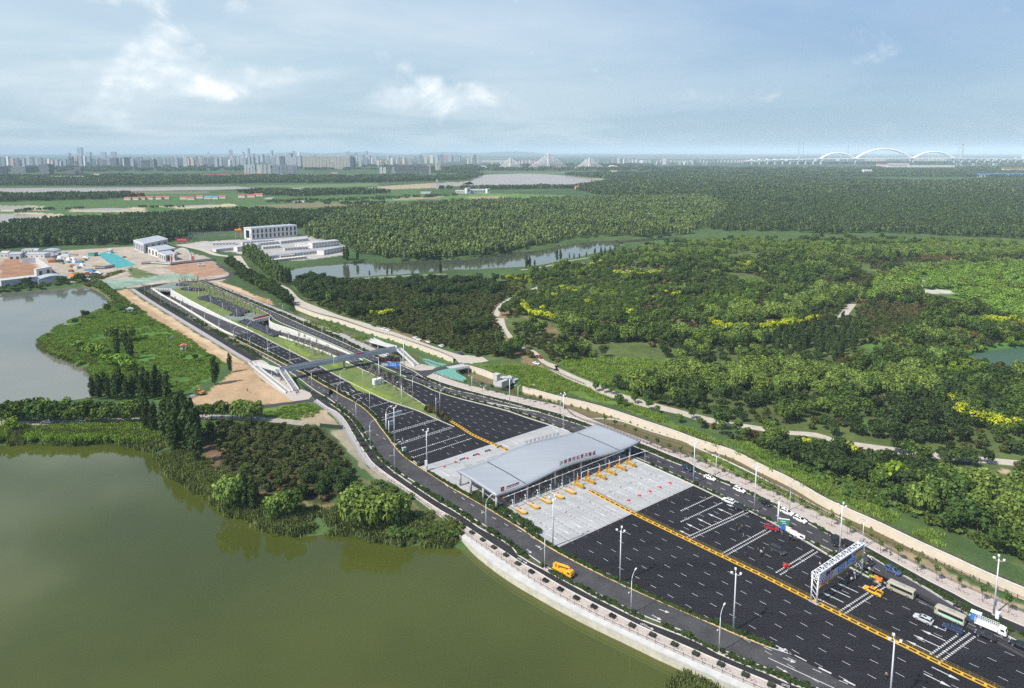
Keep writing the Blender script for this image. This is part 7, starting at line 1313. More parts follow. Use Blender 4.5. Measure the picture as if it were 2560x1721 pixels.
sub=[(poly('D',(668,655),(700,635),(770,645),(790,665),(770,695),(700,690)),{'dark':1},6.0,(.9,1.2),'tall dark tree in the clump beside the pond and the park road'),(poly('D',(760,640),(1000,640),(1130,650),(1190,665),(1165,700),(1120,720),(1120,770),(1150,805),(1105,822),(1060,806),(960,775),(830,735),(740,705),(770,690),(790,660)),{'orchard':5,'dark':1.2},4.0,(.85,1.2),'dark low tree in the orchard right of the park road'),(poly('D',(1180,700),(1230,655),(1330,640),(1480,650),(1480,690),(1440,735),(1380,740),(1290,735),(1240,725),(1190,705)),{'broad':3,'orchard':1,'lime':1.5},4.8,(.55,.75),'fresh green low tree in the block beside the curved path'),(poly('D',(1960,690),(2000,640),(2100,612),(2332,605),(2560,612),(2560,760),(2332,735),(2250,715),(2140,660),(2060,680)),{'bright':4,'willow':.6},6.0,(.8,1.15),'bright green bushy tree in the thicket at the right edge'),(poly('D',(1955,705),(2050,695),(2110,715),(2100,755),(1990,770),(1950,735)),{'brown':2,'orchard':3},3.6,(.8,1.05),'brownish low tree in the oval block at the right'),(poly('D',(1730,790),(1830,740),(1960,745),(1960,800),(1900,830),(1790,830)),{'poplar':3,'dark':1},6.0,(.5,.75),'tall dark tree in the dense clump right of the yellow flowering row'),(poly('D',(1480,815),(1520,790),(1720,795),(1730,830),(1680,850),(1560,845)),{'willow':3,'dark':1},8.5,(.7,.95),'drooping willow in the row above the meadow'),(poly('D',(1480,890),(1560,845),(1680,845),(1860,840),(1960,850),(2100,870),(2080,910),(1900,910),(1780,900),(1600,905),(1500,930)),{'willow':2.5,'broad':1},8.0,(.8,1.1),'light green willow in the long belt behind the toll plaza'),(poly('D',(1480,940),(1500,910),(1700,905),(1900,915),(2060,920),(2200,960),(2332,1000),(2332,1040),(2150,1030),(1900,1005),(1740,990),(1600,960)),{'dark':4,'orchard':2,'broad':1},6.0,(.75,1.1),'dark tree in the wood above the park path'),(poly('D',(2060,870),(2332,850),(2560,860),(2560,1010),(2332,1000),(2200,960),(2060,915)),{'broad':2,'dark':2,'willow':.8},6.5,(.8,1.1),'mid green tree on the slope below the lotus pond'),(poly('D',(2100,850),(2200,835),(2332,860),(2500,880),(2500,905),(2300,890),(2180,870)),{'lime':2,'bright':2},5.5,(.7,1.0),'light green tree in the band below the lotus pond'),(poly('D',(1600,980),(1740,1010),(1850,1050),(1905,1020),(1930,1060),(2000,1075),(2100,1060),(2140,1090),(1990,1100),(1960,1110),(1850,1075),(1740,1030)),{'orchard':2,'dark':2},4.2,(.7,1.1),'dark bushy tree between the canal fence and the park path'),(poly('D',(1960,1110),(2000,1090),(2120,1090),(2180,1110),(2332,1120),(2500,1170),(2500,1400),(2332,1292),(2200,1235),(2080,1180)),{'willow':2.0,'broad':2,'dark':1.2},7.8,(.85,1.3),'big drooping tree in the bottom right wood'),(poly('D',(1700,575),(1850,555),(2100,552),(2500,565),(2500,590),(2100,585),(1880,590)),{'willow':2,'bright':1.5,'broad':1},8.0,(.7,1.0),'rounded pale green tree in the far belt across the park'),(poly('D',(1380,595),(1500,562),(1640,552),(1760,545),(1840,555),(1700,575),(1560,590),(1450,605)),{'willow':2,'broad':2,'lime':.6},7.5,(.6,.9),'rounded tree in the belt beyond the pond'),(poly('D',(1130,650),(1250,620),(1380,600),(1460,610),(1480,640),(1330,640),(1230,655),(1190,665)),{'broad':2,'brown':1,'lime':.8,'orchard':2},5.0,(.6,.95),'mixed low tree between the pond and the curved path'),(poly('D',(1930,570),(2100,572),(2100,584),(1960,580)),{'lime':1},4.2,(.6,.8),'lime green tree in the bright strip across the far park'),(poly('D',(2060,572),(2250,566),(2300,585),(2200,600),(2090,592)),{'brown':1},4.5,(.8,1.0),'brown shrub in the far brown strip'),(poly('D',(1560,700),(1700,640),(1760,650),(1720,690),(1640,715)),{'lime':1,'broad':2},4.5,(.6,.8),'yellowish green tree in the middle of the park'),]
gone=list(lanes_open)
for i,(P,mix,sp_,sr,lab)in enumerate(sub):
 zone(P,mix,sp_,sr,lab,40+i,hole=gone,grow_=.25);gone.append(P)
zone(park,{'orchard':4,'brown':.8,'broad':2.2,'dark':1.2,'lime':.7,'willow':.25},4.8,(.6,1.25),'low tree in the broad mixed wood across the park',99,hole=gone,grow_=.35,nz=(38,.24))
zone(poly('C8',(1000,190),(1270,195),(1540,225),(1630,300),(1710,440),(1690,500),(1660,570),(1500,570),(1330,560),(1190,480),(1090,410),(1060,330),(1010,280)),{'orchard':4,'brown':.7,'dark':.4},3.3,(.5,.85),'dark shrub in the plot between the green lake and the cycle track',140)
zone(poly('D',(497,607),(530,598),(590,632),(650,668),(680,692),(655,700),(600,665),(540,635)),{'dark':3,'broad':1},4.6,(.8,1.15),'dense tree in the belt between the side road and the pale path',141)
zone(poly('D',(552,580),(575,575),(640,628),(660,648),(640,650),(590,615)),{'palepop':3,'broad':.6},4.0,(.9,1.3),'slim light poplar in the row left of the pond',142)
zone(poly('D',(640,635),(660,630),(662,652),(642,652)),{'poplar':1},5.0,(.6,.8),'dark poplar at the near end of the pond row',143)
zone(poly('D',(300,655-40),(220,640),(150,648),(-60,672),(-60,660),(120,643),(200,632)),{'dthicket':3,'broad':.4},5,(.6,1.1),'low bush on the bank of the left lake',144)
def put_kind(kind,limit,stuff_name):
 if kind not in PTS:return
 q=np.concatenate([a for a,b,c in PTS[kind]]);s=np.concatenate([b for a,b,c in PTS[kind]]);lab=sum([[c]*len(a)for a,b,c in PTS[kind]],[])
 x,y=pix(q[:,0],q[:,1]);vis=(x>-20)&(x<2580)&(y<1760);size=s/np.hypot(q[:,0],q[:,1])*vis;order=np.argsort(-size);ind=[i for i in order[:limit]if vis[i]];rest=np.setdiff1d(np.arange(len(q)),ind)
 if limit and len(rest)<15:pass
 grp={}
 for i in ind:grp.setdefault(lab[i],[]).append(i)
 for nm,ii in grp.items():
  xs,ys=x[ii],y[ii];x3,y3=np.quantile(xs,(.33,.67)),np.quantile(ys,(.33,.67));s3=np.quantile(s[ii],(.3,.7))
  for i in ii:
   a=('far','middle','near')[int(np.searchsorted(y3,y[i]))];b=('left','centre','right')[int(np.searchsorted(x3,x[i]))];c=('small ','','large ')[int(np.searchsorted(s3,s[i]))]
   plant(kind,(q[i,0],q[i,1],0),(c+nm+', '+a+' '+b)if len(ii)>8 else nm,'trees: '+nm.split(' in ')[-1].split(' between ')[-1][:60],sc_=float(s[i]))
 rest=rest[(x[rest]>-500)&(x[rest]<3060)];scatter_object(stuff_name,kind,np.concatenate([q[rest],np.zeros((len(rest),1))],1),s[rest])
def T(kind,w,x,y,label,sc_=1.0,group=None,name=None,cat=None):return plant(kind,Q(w,x,y),label,group,None,sc_,name,cat)
for k,(x,y,s)in enumerate([(1735,672,1.25),(1800,690,1.15),(1868,690,1.25),(1925,675,1.1)]):T('willow','C8',x,y,f'{ordn[k]} willow from the left in the clump on the near lake shore',s)
T('willow','C8',1352,645,'bright willow left of a dark one on the lake shore below the shrub plot',.95);T('broad','C8',1425,648,'dark tree right of the bright willow on the lake shore',1.15);T('willow','C8',1128,590,'yellow green willow on the shore beside two dark columns',1.2);T('poplar','C8',1190,605,'dark column tree right of the yellow green willow',.85);T('poplar','C8',1232,612,'second dark column tree right of the yellow green willow',.75)
for k,(x,y,s)in enumerate([(715,225,.9),(748,238,.85),(700,175,.85),(800,262,1.05),(835,282,1.2),(868,295,1.25),(905,312,1.2),(935,335,1.1),(960,385,.95),(880,250,1.25),(930,262,1.1),(820,200,1.1),(960,290,.95),(850,330,.9)]):T('poplar','C8',x,y,f'tall dark poplar in the big clump on the lake corner, {ordn[k]} planted',s,'poplars on the lake corner')
for k in range(15):T('broad','C8',12+k*46+random.uniform(-10,10),196+random.uniform(-4,3),f'rounded tree on the near side of the lake road, {ordn[k] if k < 14 else "fifteenth"} from the left',random.uniform(.95,1.2),'trees along the lake road')
for k in range(14):T('broad','C8',20+k*50+random.uniform(-12,12),168+random.uniform(-4,3),f'rounded tree on the far side of the lake road, {ordn[k]} from the left',random.uniform(.9,1.15),'trees along the lake road, far side')
for k,x in enumerate([985,1030,1080,1130,1180,1225]):T('broad' if k<4 else 'willow','C8',x,178+random.uniform(-3,4),f'tree between the lake road and the sand lot, {ordn[k]} from the left',random.uniform(.85,1.1),'trees below the sand lot')
T('lime','C8',60,235,'yellow green bushy tree at the left edge of the picture on the lake bank',1.1)
for k,(x,y)in enumerate([(900,1150),(960,1165),(1010,1110),(1060,1160),(1120,1170),(1170,1120),(1230,1165),(1290,1150),(1330,1100),(1380,1165),(1440,1140),(1500,1165),(1560,1130),(1620,1150),(1400,1060),(1520,1070)]):T('poplar','S4',x,y,f'dark poplar in the dense clump on the island tip, {ordn[k] if k < 14 else ["fifteenth", "sixteenth"][k - 14]} of them',random.uniform(.68,.9),'poplars on the island tip')
T('willow','S4',1110,605,'large spreading willow in the middle of the island',1.25);T('willow','S4',1230,600,'second large willow in the middle of the island, further right',1.15)
for k,(x,y,s)in enumerate([(760,700,1.1),(880,745,1.2),(1000,765,1.3),(1040,835,1.1),(1130,850,1.2),(1190,860,1.3),(1250,890,1.1),(980,720,1.0)]):T('bright','S4',x,y,f'bright rounded tree in the island grove, {ordn[k]} from the left shore',s,'bright trees in the island grove')
T('poplar','S4',1145,745,'dark tree behind the bright island grove',.75);T('poplar','S4',1275,775,'tall dark tree right of the bright island grove',.85);T('poplar','S4',1240,730,'second dark tree right of the bright island grove',.8)
T('dark','S4',830,380,'lone round bush on the upper shore of the island',1.0);T('broad','S4',1040,325,'wide bush at the top of the island',.95);T('broad','S4',1180,330,'dark bush beside the white hut at the top of the island',.75);T('dark','S4',735,440,'small bush on the left shore of the island',.6)
T('poplar','S4',2090,1020,'lone tall poplar where the island meets the sand lot',.95);T('poplar','S4',2235,900,'slim poplar at the edge of the sand slope',.6);T('broad','S4',1780,790,'bush below the orange roofed hut',.5);T('broad','S4',1900,800,'wide bush right of the orange roofed hut',.6)
for k,(x,y,s)in enumerate([(435,245,1.15),(1040,325,.75),(580,338,.35),(695,335,.45),(725,332,.45),(1598,290,.8),(1618,288,.75),(1650,282,.5),(1795,240,.8),(1818,238,.75),(2040,205,.55),(2080,202,.6),(2105,200,.5),(2140,195,.55),(2170,185,.5),(500,240,.6),(1875,230,.4),(1905,228,.4),(1940,226,.4),(1985,220,.4)]):T('poplar','X5',x,y,f'dark column tree on the bank of the long pond, {"number " + str(k + 1)}',s,'column trees along the pond')
T('poplar','E8',2205,468,'tall dark tree at the right corner of the white compound',1.0);T('poplar','E8',2180,465,'second tall dark tree at the right corner of the white compound',.95);T('poplar','E8',2310,470,'dark tree on the pond bank right of the white compound',.7)
for k,(x,y)in enumerate([(285,720),(330,735),(690,700),(740,705),(930,670),(950,660)]):T('broad','E7',x,y,f'bush on the far shore of the left lake, {ordn[k]} from the left',random.uniform(.8,1.1),'bushes on the far shore')
for k,(x,y)in enumerate([(490,358),(545,368),(592,378),(738,438),(815,448),(1112,538),(1330,590)]):T('broad','C7',x,y,f'small tree on the canal side of the park path, {ordn[k]} from the left',.62,'small trees along the park path')
for k,(x,y)in enumerate([(683,362),(895,440),(950,452),(1016,465),(1070,474),(1190,505),(1262,522),(1342,540),(1440,556),(830,420),(640,350),(760,395)]):T('dark','C7',x,y,f'dark tree with a pale trunk on the wood side of the park path, {ordn[k]} planted',.75,'trees on the wood side of the path')
for k,(x,y,s)in enumerate([(640,450,.75),(680,465,.5),(835,478,.6),(890,500,.45),(1030,562,.55),(1170,600,.6),(1300,640,.7),(1460,680,.7),(1640,740,.95),(1560,720,.6),(1940,890,.7),(2300,1000,.9),(1800,760,.8),(2060,860,.7)]):T('broad','C7',x,y,f'bushy tree on the slope between canal fence and park path, {ordn[k]} going down',s,'bushes on the canal slope')
for k,(x,y)in enumerate([(860,1185),(920,1190),(1265,1240),(1440,1260),(1530,1265),(1670,1285)]):T('dark','C11',x,y,f'small dark tree beside the pale path on the right, {ordn[k]} from the left',.75,'small trees by the right path')
T('lime','C11',850,1480,'yellowish tree at the edge of the bottom right wood',1.9);T('broad','C11',620,680,'light dome shaped tree in the dark wood on the right',1.4);T('gold','C11',400,1215,'yellow flowering tree among dark shrubs by the right path',1.0);T('gold','C11',470,1225,'second yellow flowering tree among dark shrubs by the right path',.9);T('gold','C11',60,1150,'yellow flowering tree left of the dark shrubs by the right path',.8)
T('gold','C7',1830,730,'yellow flowering tree between fence and path, left of a pair',.7)
golds=[('X5',[(1570,545),(1600,590),(1680,620),(1760,640),(1820,650)],'beside the curved path'),('X5',[(565,600),(610,605),(660,612),(725,605)],'in the orchard above the parked cars'),('X6',[(430,668),(500,700),(560,708),(640,705)],'left of the long yellow row'),('X6',[(670,705),(740,705),(800,700),(880,690),(960,672),(1030,655),(1080,645)],'in the long mid park row'),('X6',[(2105,650),(2150,660),(2200,668)],'in the yellow clump at the right edge'),('X6',[(2270,650),(2330,680)],'in the last right edge clump'),('X6',[(590,312),(640,308),(690,318),(540,325)],'on the far ridge of the park'),('X6',[(160,490),(200,500),(240,490)],'beside the red soil patch'),('X6',[(1200,460),(1015,178),(975,178),(190,440),(75,530),(250,710)],'standing alone in the park'),('X6',[(-150,370),(0,380),(60,375),(110,365)],'in the far left yellow row'),('X5',[(1960,285),(2020,285),(2080,275),(1770,295),(1480,375),(1540,380),(1600,375)],'beyond the pond path'),('X5',[(1830,430),(1870,450),(1920,470),(1780,500),(1990,540),(1700,580)],'in the green block beside the curved path'),('X5',[(2270,610),(2310,610)],'at the edge of the green block'),('C11',[(1340,770),(1400,800),(1390,880),(1450,870),(1520,880),(1600,920),(1680,960),(1740,980),(1820,1010),(1560,960),(1940,1010)],'in the lower right drift')]
for w,l,where in golds:
 pts=[Q(w,*q)for q in l];dense=[]
 if len(l)>3 and 'alone' not in where and 'block' not in where and 'drift' not in where and 'beyond' not in where:
  D=arc(pts);n=max(len(l),int(D[-1]/3.8));dense=[at_len(pts,D,D[-1]*i/n)[0]for i in range(n+1)]
 else:dense=pts
 for i,p in enumerate(dense):plant('gold',(p.x+random.uniform(-1,1),p.y+random.uniform(-1.5,1.5),0),f'yellow flowering tree {where}'+(f', number {i + 1} from the left' if len(dense)>1 else ''),'yellow flowering trees '+where,sc_=random.uniform(.9,1.3))
yt=[('C10',1075,890),('C10',1305,950),('C10',1430,975),('C10',1555,1005),('C10',1805,1065),('C10',1940,1100),('C10',2070,1130),('C10',2195,1165),('C10',2320,1190),('T6',865,155),('T6',1030,222),('T6',1195,280),('T6',1357,355),('T6',1540,470),('T6',1722,548),('T6',1910,615),('T6',2100,695),('C2',150,270),('C2',293,328),('C2',443,383),('C2',598,443),('C2',755,517),('C2',910,577),('C2',1073,657),('C2',1237,737),('C2',1403,808),('C2',1573,893),('C2',1745,992),('C2',1925,1092),('C3',65,212),('C3',360,368),('C3',515,432),('C3',685,527),('C3',858,613),('C3',1055,693),('C3',1265,793),('C3',1495,893)]
dn=[]
for w,x,y in yt:
 p=Q(w,x,y,.1)
 if any((p-q).length<4 for q in dn):continue
 dn.append(p);plant('young',p,f'young tree on the right pavement, number {len(dn)} counting down from the culvert','young trees on the right pavement',name='street_tree',cat='tree',sc_=random.uniform(.8,1.05))
for k,(x,y)in enumerate([(150,480),(215,572),(275,637),(330,712),(410,862),(455,938),(495,1022),(540,1112),(607,1192),(770,1367),(-40,330),(-90,300)]):plant('young',Q('C12',x,y,.1),f'young tree on the left pavement by the shrub plot, number {k + 1} counting down','young trees on the left pavement',name='street_tree',cat='tree',sc_=random.uniform(.7,.9))
def grid_plant(kind,P,sp_,label,group,nm,ct,seed,sr=(.85,1.1),z=.06):
 q=spread(P,sp_,.18,seed)
 for i,(x,y)in enumerate(q):plant(kind,(x,y,z),label,group,name=nm,cat=ct,sc_=random.uniform(*sr))
grid_plant('sapling',poly('C5',(420,210),(560,205),(900,350),(1010,400),(900,440),(700,400),(560,330)),5.5,'bare staked sapling on the island lawn above the footbridge','bare saplings on the planted island','sapling','sapling',5)
grid_plant('sapling',poly('C5',(1190,560),(1290,520),(1500,640),(1680,765),(1690,830),(1560,800),(1400,720),(1260,640)),5.0,'bare staked sapling on the island lawn below the footbridge','bare saplings below the footbridge','sapling','sapling',6)
grid_plant('sapling',poly('C6',(740,300),(960,262),(1620,570),(1560,630),(1400,600),(1200,520),(980,400)),5.8,'bare staked sapling between the two tunnel ramps','bare saplings between the tunnel ramps','sapling','sapling',7,(.9,1.2))
def net(P,half,label,seed):
 o=P[len(P)//2];o=Vector((o.x,o.y,.06));t=empty('netted_shrub_bed',o,0,label,'netted shrubs');g=random.Random(seed);mb=MB();D=arc(P);s=0
 while s<D[-1]:
  p,d=at_len(P,D,s);n_=Vector((-d.y,d.x,0));u=-half
  while u<half:q=p+n_*(u+g.uniform(-.5,.5))-o;mb.sphere((q.x,q.y,.55),g.uniform(1.0,1.6),8,6,sq=(1,1,g.uniform(.8,1.15)));u+=1.5
  s+=1.5
 mb.build('net',LM['net'],t,smooth=True);MB().wall([p-o for p in P],-.05,.35,half*1.8).build('soil_bed',HEDGE_SOIL,t)
net(spline(poly('C6',(830,325),(920,335),(1010,335))),3,'first dark netted shrub bed, nearest the tunnel loop',1);net(spline(poly('C6',(1000,410),(1150,450),(1300,520),(1420,560))),4,'longest dark netted shrub bed on the upper island',2);net(spline(poly('C6',(1295,575),(1390,585))),2.2,'short dark netted shrub clump beside the left ramp',3);net(spline(poly('C6',(1400,640),(1560,700),(1740,785))),3,'dark netted shrub bed below the red banner',4);net(spline(poly('C6',(770,285),(830,290))),2.5,'dark netted heap right beside the tunnel loop',5)
bb=empty('round_bush',(0,0,0));o=bpy.data.objects.new('foliage',leaf_obj('foliage',[leaves([(0,0,.6,.72,.72,.62)],130,.34,901)],[LM['dark']]));COL.objects.link(o);o.parent=bb;MB().rod((0,0,0),(0,0,.3),.06,n=5).build('stem',BARK,bb);BB=Proto(bb)
def bush_row(A,B,sp_,where,f=.5,s0=3):
 A=resample(A,150);P=[a.lerp(nearest(B,a)[0],f)for a in A];D=arc(P);s=s0;k=0
 while s<D[-1]:k+=1;p,d=at_len(P,D,s);BB.put((p.x,p.y,.14),random.uniform(0,6),f'clipped round bush {where}, number {k}','round bushes '+where,'bush',random.uniform(.85,1.25));s+=sp_*random.uniform(.85,1.15)
bush_row(cut(L_med,L_med[0],Q('C12',1500,1340)),L_r2r_up+L_r2r,6.5,'on the orange edged strip above the toll plaza');bush_row(cut(L_med,Q('C1',110,760),L_med[-1]),L_r2r,7.5,'on the orange edged strip beside the toll plaza')
bush_row(cut(L_kR,Q('C10',520,870),Q('C10',2200,1395)),L_r3l,5.5,'on the right kerb strip above the canopy');bush_row(cut(L_kR,Q('T6',1510,780),L_kR[-1]),L_r3l,7,'on the right kerb strip below the canopy')
bush_row(cut(L_bike,Q('C12',480,720),L_bike[-1]),L_r2l,8,'on the strip between cycle track and left frontage road')
for k,(x,y)in enumerate([(1600,455),(1650,470),(1700,450),(1740,480),(1800,505),(1850,520),(1930,600),(1640,410)]):T('brown' if k%2 else 'orchard','C12',x,y,f'dark spreading shrub at the tip of the planted island, {ordn[k]} planted',.75,'shrubs at the island tip')
def stuff_points(P,sp_,seed,sr,w=None,z=0.0,nz=None):
 q=spread(P,sp_,seed=seed,avoid_w=.3)
 if nz:q=q[vnoise(q[:,0],q[:,1],nz[0],seed)>nz[1]]
 return np.concatenate([q,np.full((len(q),1),z)],1),np.random.default_rng(seed).uniform(sr[0],sr[1],len(q))
def along(P,d0,d1,sp_,seed,sr,z):
 g=np.random.default_rng(seed);D=arc(P);n=int(D[-1]/sp_*max(1,abs(d1-d0)/sp_));out=[]
 for i in range(n):p,d=at_len(P,D,g.uniform(0,D[-1]));o_=g.uniform(d0,d1);out.append((p.x-d.y*o_,p.y+d.x*o_,z(o_)if callable(z)else z))
 return np.array(out),g.uniform(sr[0],sr[1],n)
def between(A,B,sp_,seed,sr,z,f=(.08,.92)):
 g=np.random.default_rng(seed);A=resample(A,200);B=resample(B,200);D=arc(A);w=np.mean([(a-b).length for a,b in zip(A,B)]);n=int(D[-1]*w/sp_**2);i=g.uniform(0,198.9,n);out=[]
 for v in i:k=int(v);t=v-k;a=A[k].lerp(A[k+1],t);b=B[k].lerp(B[k+1],t);p=a.lerp(b,g.uniform(*f));out.append((p.x,p.y,z))
 return np.array(out),g.uniform(sr[0],sr[1],n)
def join(L):return np.concatenate([a for a,b in L if len(a)]),np.concatenate([b for a,b in L if len(a)])
shore=cut(W_LAKE,Q('C8',0,300,WATER_Z),Q('C8',2200,790,WATER_Z));sg=1
bz=lambda o_:float(np.interp(abs(o_),[0,6,9],[WATER_Z-.3,-.2,0]))
pts,s_=join([along(shore,0,7,1.25,61,(.8,1.35),bz),along(shore,5,13,2.6,62,(.6,1.0),0.0),along(cut(W_LEFT,Q('D',90,770,WATER_Z),Q('D',205,908,WATER_Z)),0,6,1.9,63,(.7,1.1),bz),along(W_POND[:len(W_POND)],-5,0,3.0,64,(.8,1.2),bz),along([Q('C9',300,1000,WATER_Z),Q('C9',560,1120,WATER_Z),Q('C9',800,1230,WATER_Z)],-5,0,1.1,65,(.7,1.1),WATER_Z-.2)])
kp=np.ones(len(pts),bool);inl=inpoly(pts[:,0],pts[:,1],W_LAKE_ALL)|inpoly(pts[:,0],pts[:,1],W_LEFT)|inpoly(pts[:,0],pts[:,1],W_POND)
kp&=(vnoise(pts[:,0],pts[:,1],9,4)>.34)|(s_>1.25)
kp&=~inl|(np.arange(len(pts))>len(pts)-60);scatter_object('shore_reeds','reed',pts[kp],s_[kp])
GR=[(poly('D',(92,768),(140,735),(250,695),(310,705),(420,765),(510,830),(440,885),(390,905),(230,895),(170,830),(110,795)),2.4,(.5,1.0)),(poly('D',(1270,825),(1330,815),(1480,820),(1560,845),(1470,850),(1500,880),(1420,905),(1330,870)),2.2,(.8,1.5)),(poly('C7',(0,215),(200,215),(430,310),(700,430),(1000,560),(1500,780),(2000,1000),(1990,1060),(1500,800),(1000,600),(600,440),(0,320)),1.7,(.6,1.2)),(poly('C2',(550,20),(900,170),(1300,390),(1800,650),(2306,910),(3000,1240),(3000,1100),(2306,800),(1700,500),(1200,270),(760,20)),1.5,(.6,1.2)),(poly('D',(1960,775),(2100,735),(2180,690),(2240,700),(2332,770),(2332,810),(2200,860),(2100,800)),3.0,(1,2)),(poly('D',(-20,975),(300,965),(460,985),(440,1000),(330,1005),(-20,1000)),1.6,(.8,1.6)),(poly('C5',(170,880),(400,845),(690,810),(780,890),(690,960),(400,975),(170,930)),2.0,(.4,.9)),(poly('C10',(1300,610),(1990,620),(2333,760),(2333,1000),(1840,880),(1700,760)),2.0,(.5,1.2)),(poly('C5',(600,20),(860,10),(1480,220),(1900,370),(1900,420),(1240,235)),2.4,(.4,1.0)),(poly('C2',(0,60),(600,380),(1500,800),(2300,1170),(2300,1140),(1600,820),(1000,520),(400,210)),1.6,(.4,.9))]
scatter_object('tall_grass','grass',*join([stuff_points(P,sp_,70+i,sr,nz=(14,.22))for i,(P,sp_,sr)in enumerate(GR)]))
scatter_object('low_thicket','dthicket',*join([stuff_points(poly('D',(300,705),(420,765),(505,830),(440,880),(330,800)),11,81,(.35,.7),nz=(18,.66)),stuff_points(poly('C2',(900,130),(1500,430),(2306,830),(2306,700),(1700,380),(1000,60)),4.0,82,(.6,1.2)),stuff_points(poly('D',(1905,1020),(2000,1075),(2332,1130),(2332,1290),(2200,1230),(2050,1165),(1900,1080),(1740,1025)),4.0,88,(.5,1.1)),stuff_points(poly('C8',(1700,500),(1830,470),(2000,560),(2150,680),(2050,760),(1950,740),(1960,640)),4,83,(.5,.9),nz=(9,.4)),stuff_points(poly('D',(180,650),(225,640),(270,672),(330,715),(300,720),(240,690)),3.2,84,(.5,.9)),stuff_points(poly('C5',(1180,130),(1330,140),(1330,180),(1200,190)),3,85,(.6,1.0)),stuff_points(poly('C10',(250,350),(500,430),(860,580),(700,560),(400,440)),2.5,86,(.5,.9)),along([Q('C8',1900,770,WATER_Z),Q('C8',2100,775,WATER_Z),Q('C8',2240,770,WATER_Z)],1,7,2.2,87,(.7,1.1),-.5)]))
hb=[between(L_bike,L_r2l,1.0,91,(.16,.30),.12),between(cut(L_r2r_up,Q('C6',1330,817),L_r2r_up[-1])+L_r2r,L_med,1.1,92,(.14,.26),.14,(.2,.8)),between(cut(L_kR,Q('C5',1600,572),L_kR[-1]),cut(L_r3l,Q('C10',300,760),L_r3l[-1]),1.2,93,(.14,.26),.14,(.2,.8)),between(cut(L_r3r,Q('C10',520,765),L_r3r[-1]),L_h3m,1.0,94,(.16,.32),.06),between(cut(L_bike_up,L_bike_up[0],Q('C6',1560,1012)),cut(L_r2l_up,L_r2l_up[0],Q('C5',200,345)),1.6,95,(.2,.38),.12),between(cut(L_r3r,L_r3r[0],Q('C5',1400,395)),L_h3_up,1.8,96,(.2,.38),.06)]
a_,b_=join(hb);hg=vnoise(a_[:,0],a_[:,1],7,12)>.25;scatter_object('verge_planting','verge',a_[hg],b_[hg])
for k,(x,y)in enumerate([(300,985),(345,1010),(430,1060),(520,1100),(590,1145),(660,1180),(720,1210),(800,1250)]):pass
scatter_object('verge_bushes','verge',*join([along(cut(L_med,Q('C1',280,855),Q('C1',840,1200)),.8,2.6,1.0,97,(.35,.55),.14)]))
def far(polyD,kind,sp_,sr,seed,grow_=0.0,nz=None):P=poly('D',*polyD);q=spread(P,sp_,seed=seed,grow_=grow_);q=q[vnoise(q[:,0]*.35,q[:,1],nz[0],seed)>nz[1]]if nz else q;return np.concatenate([q,np.zeros((len(q),1))],1),np.random.default_rng(seed).uniform(sr[0],sr[1],len(q))
F1=[(700,545),(700,520),(800,480),(1000,466),(1300,456),(1600,450),(1660,470),(1640,500),(1560,535),(1480,541),(1400,538),(1300,545),(1150,572),(1000,588),(900,588),(820,572),(780,556)]
scatter_object('poplar_plantation','copse',*join([far(F1,'copse',12.5,(.6,1.3),201,.12,(70,.16)),far([(780,556),(860,545),(1100,560),(1300,545),(1150,575),(1000,592),(900,592),(820,578)],'copse',10,(.6,.9),202)]))
scatter_object('dark_far_wood','dcopse',*join([far([(-150,575),(0,568),(150,560),(330,556),(425,545),(430,532),(560,524),(690,522),(700,515),(790,484),(700,492),(560,486),(330,500),(120,512),(0,528),(-150,540)],'d',11,(1.05,1.4),203),far([(1600,520),(1660,470),(1900,470),(2400,490),(2500,560),(2332,545),(2000,530),(1760,540)],'d',11.5,(.8,1.15),204,.1,(90,.3)),far([(1600,450),(2500,440),(2500,490),(2100,480),(1900,470),(1660,470)],'d',12,(1.0,1.35),205,.15,(160,.3)),far([(1780,500),(2000,495),(2400,500),(2400,530),(1800,520)],'d',12,(.8,1.1),206,0,(60,.35))]))
scatter_object('distant_wood','grove',*join([far([(-300,412),(0,410),(540,406),(800,410),(1000,406),(1095,399),(1060,410),(860,416),(560,418),(300,423),(-300,424)],'g',32,(.9,1.25),211,0,(220,.25)),far([(-300,452),(300,444),(560,436),(700,438),(1000,432),(1200,428),(1350,425),(1460,430),(1500,445),(1200,440),(900,440),(700,448),(560,445),(300,452),(-300,470)],'g',28,(.8,1.1),212,0,(130,.38)),far([(1300,430),(1390,414),(1500,404),(2600,395),(2600,450),(1600,452),(1400,452)],'g',30,(.9,1.2),213,.05,(260,.3)),far([(1200,393),(1480,391),(2600,380),(2600,398),(1500,404),(1390,410),(1340,403)],'g',46,(1.1,1.5),214,.04,(420,.34)),far([(-400,404),(600,399),(1090,391),(1090,397),(800,408),(-400,408)],'g',60,(.8,1.2),215,0,(400,.5)),far([(900,381),(2700,366),(2700,381),(1400,390),(900,391)],'g',85,(1.3,1.9),216,.03,(900,.4)),far([(-500,384),(900,376),(900,388),(-500,398)],'g',110,(1.0,1.5),217,.02,(900,.5)),far([(-200,505),(0,500),(400,482),(560,476),(700,466),(900,458),(880,466),(560,484),(0,512)],'g',26,(.35,.55),218,0,(90,.62)),far([(-200,486),(400,470),(700,455),(1050,443),(1040,448),(600,468),(-200,500)],'g',30,(.35,.55),219,0,(120,.62))]))
LIMS={'orchard':300,'brown':80,'dark':300,'broad':240,'willow':200,'poplar':120,'lime':90,'bright':150,'palepop':60}
STN={'orchard':'orchard_scrub','brown':'brown_scrub','dark':'dark_woodland','broad':'green_woodland','willow':'willow_woodland','poplar':'poplar_woodland','lime':'lime_green_scrub','bright':'bright_thicket','palepop':'pale_poplar_belt','dthicket':'bank_scrub'}
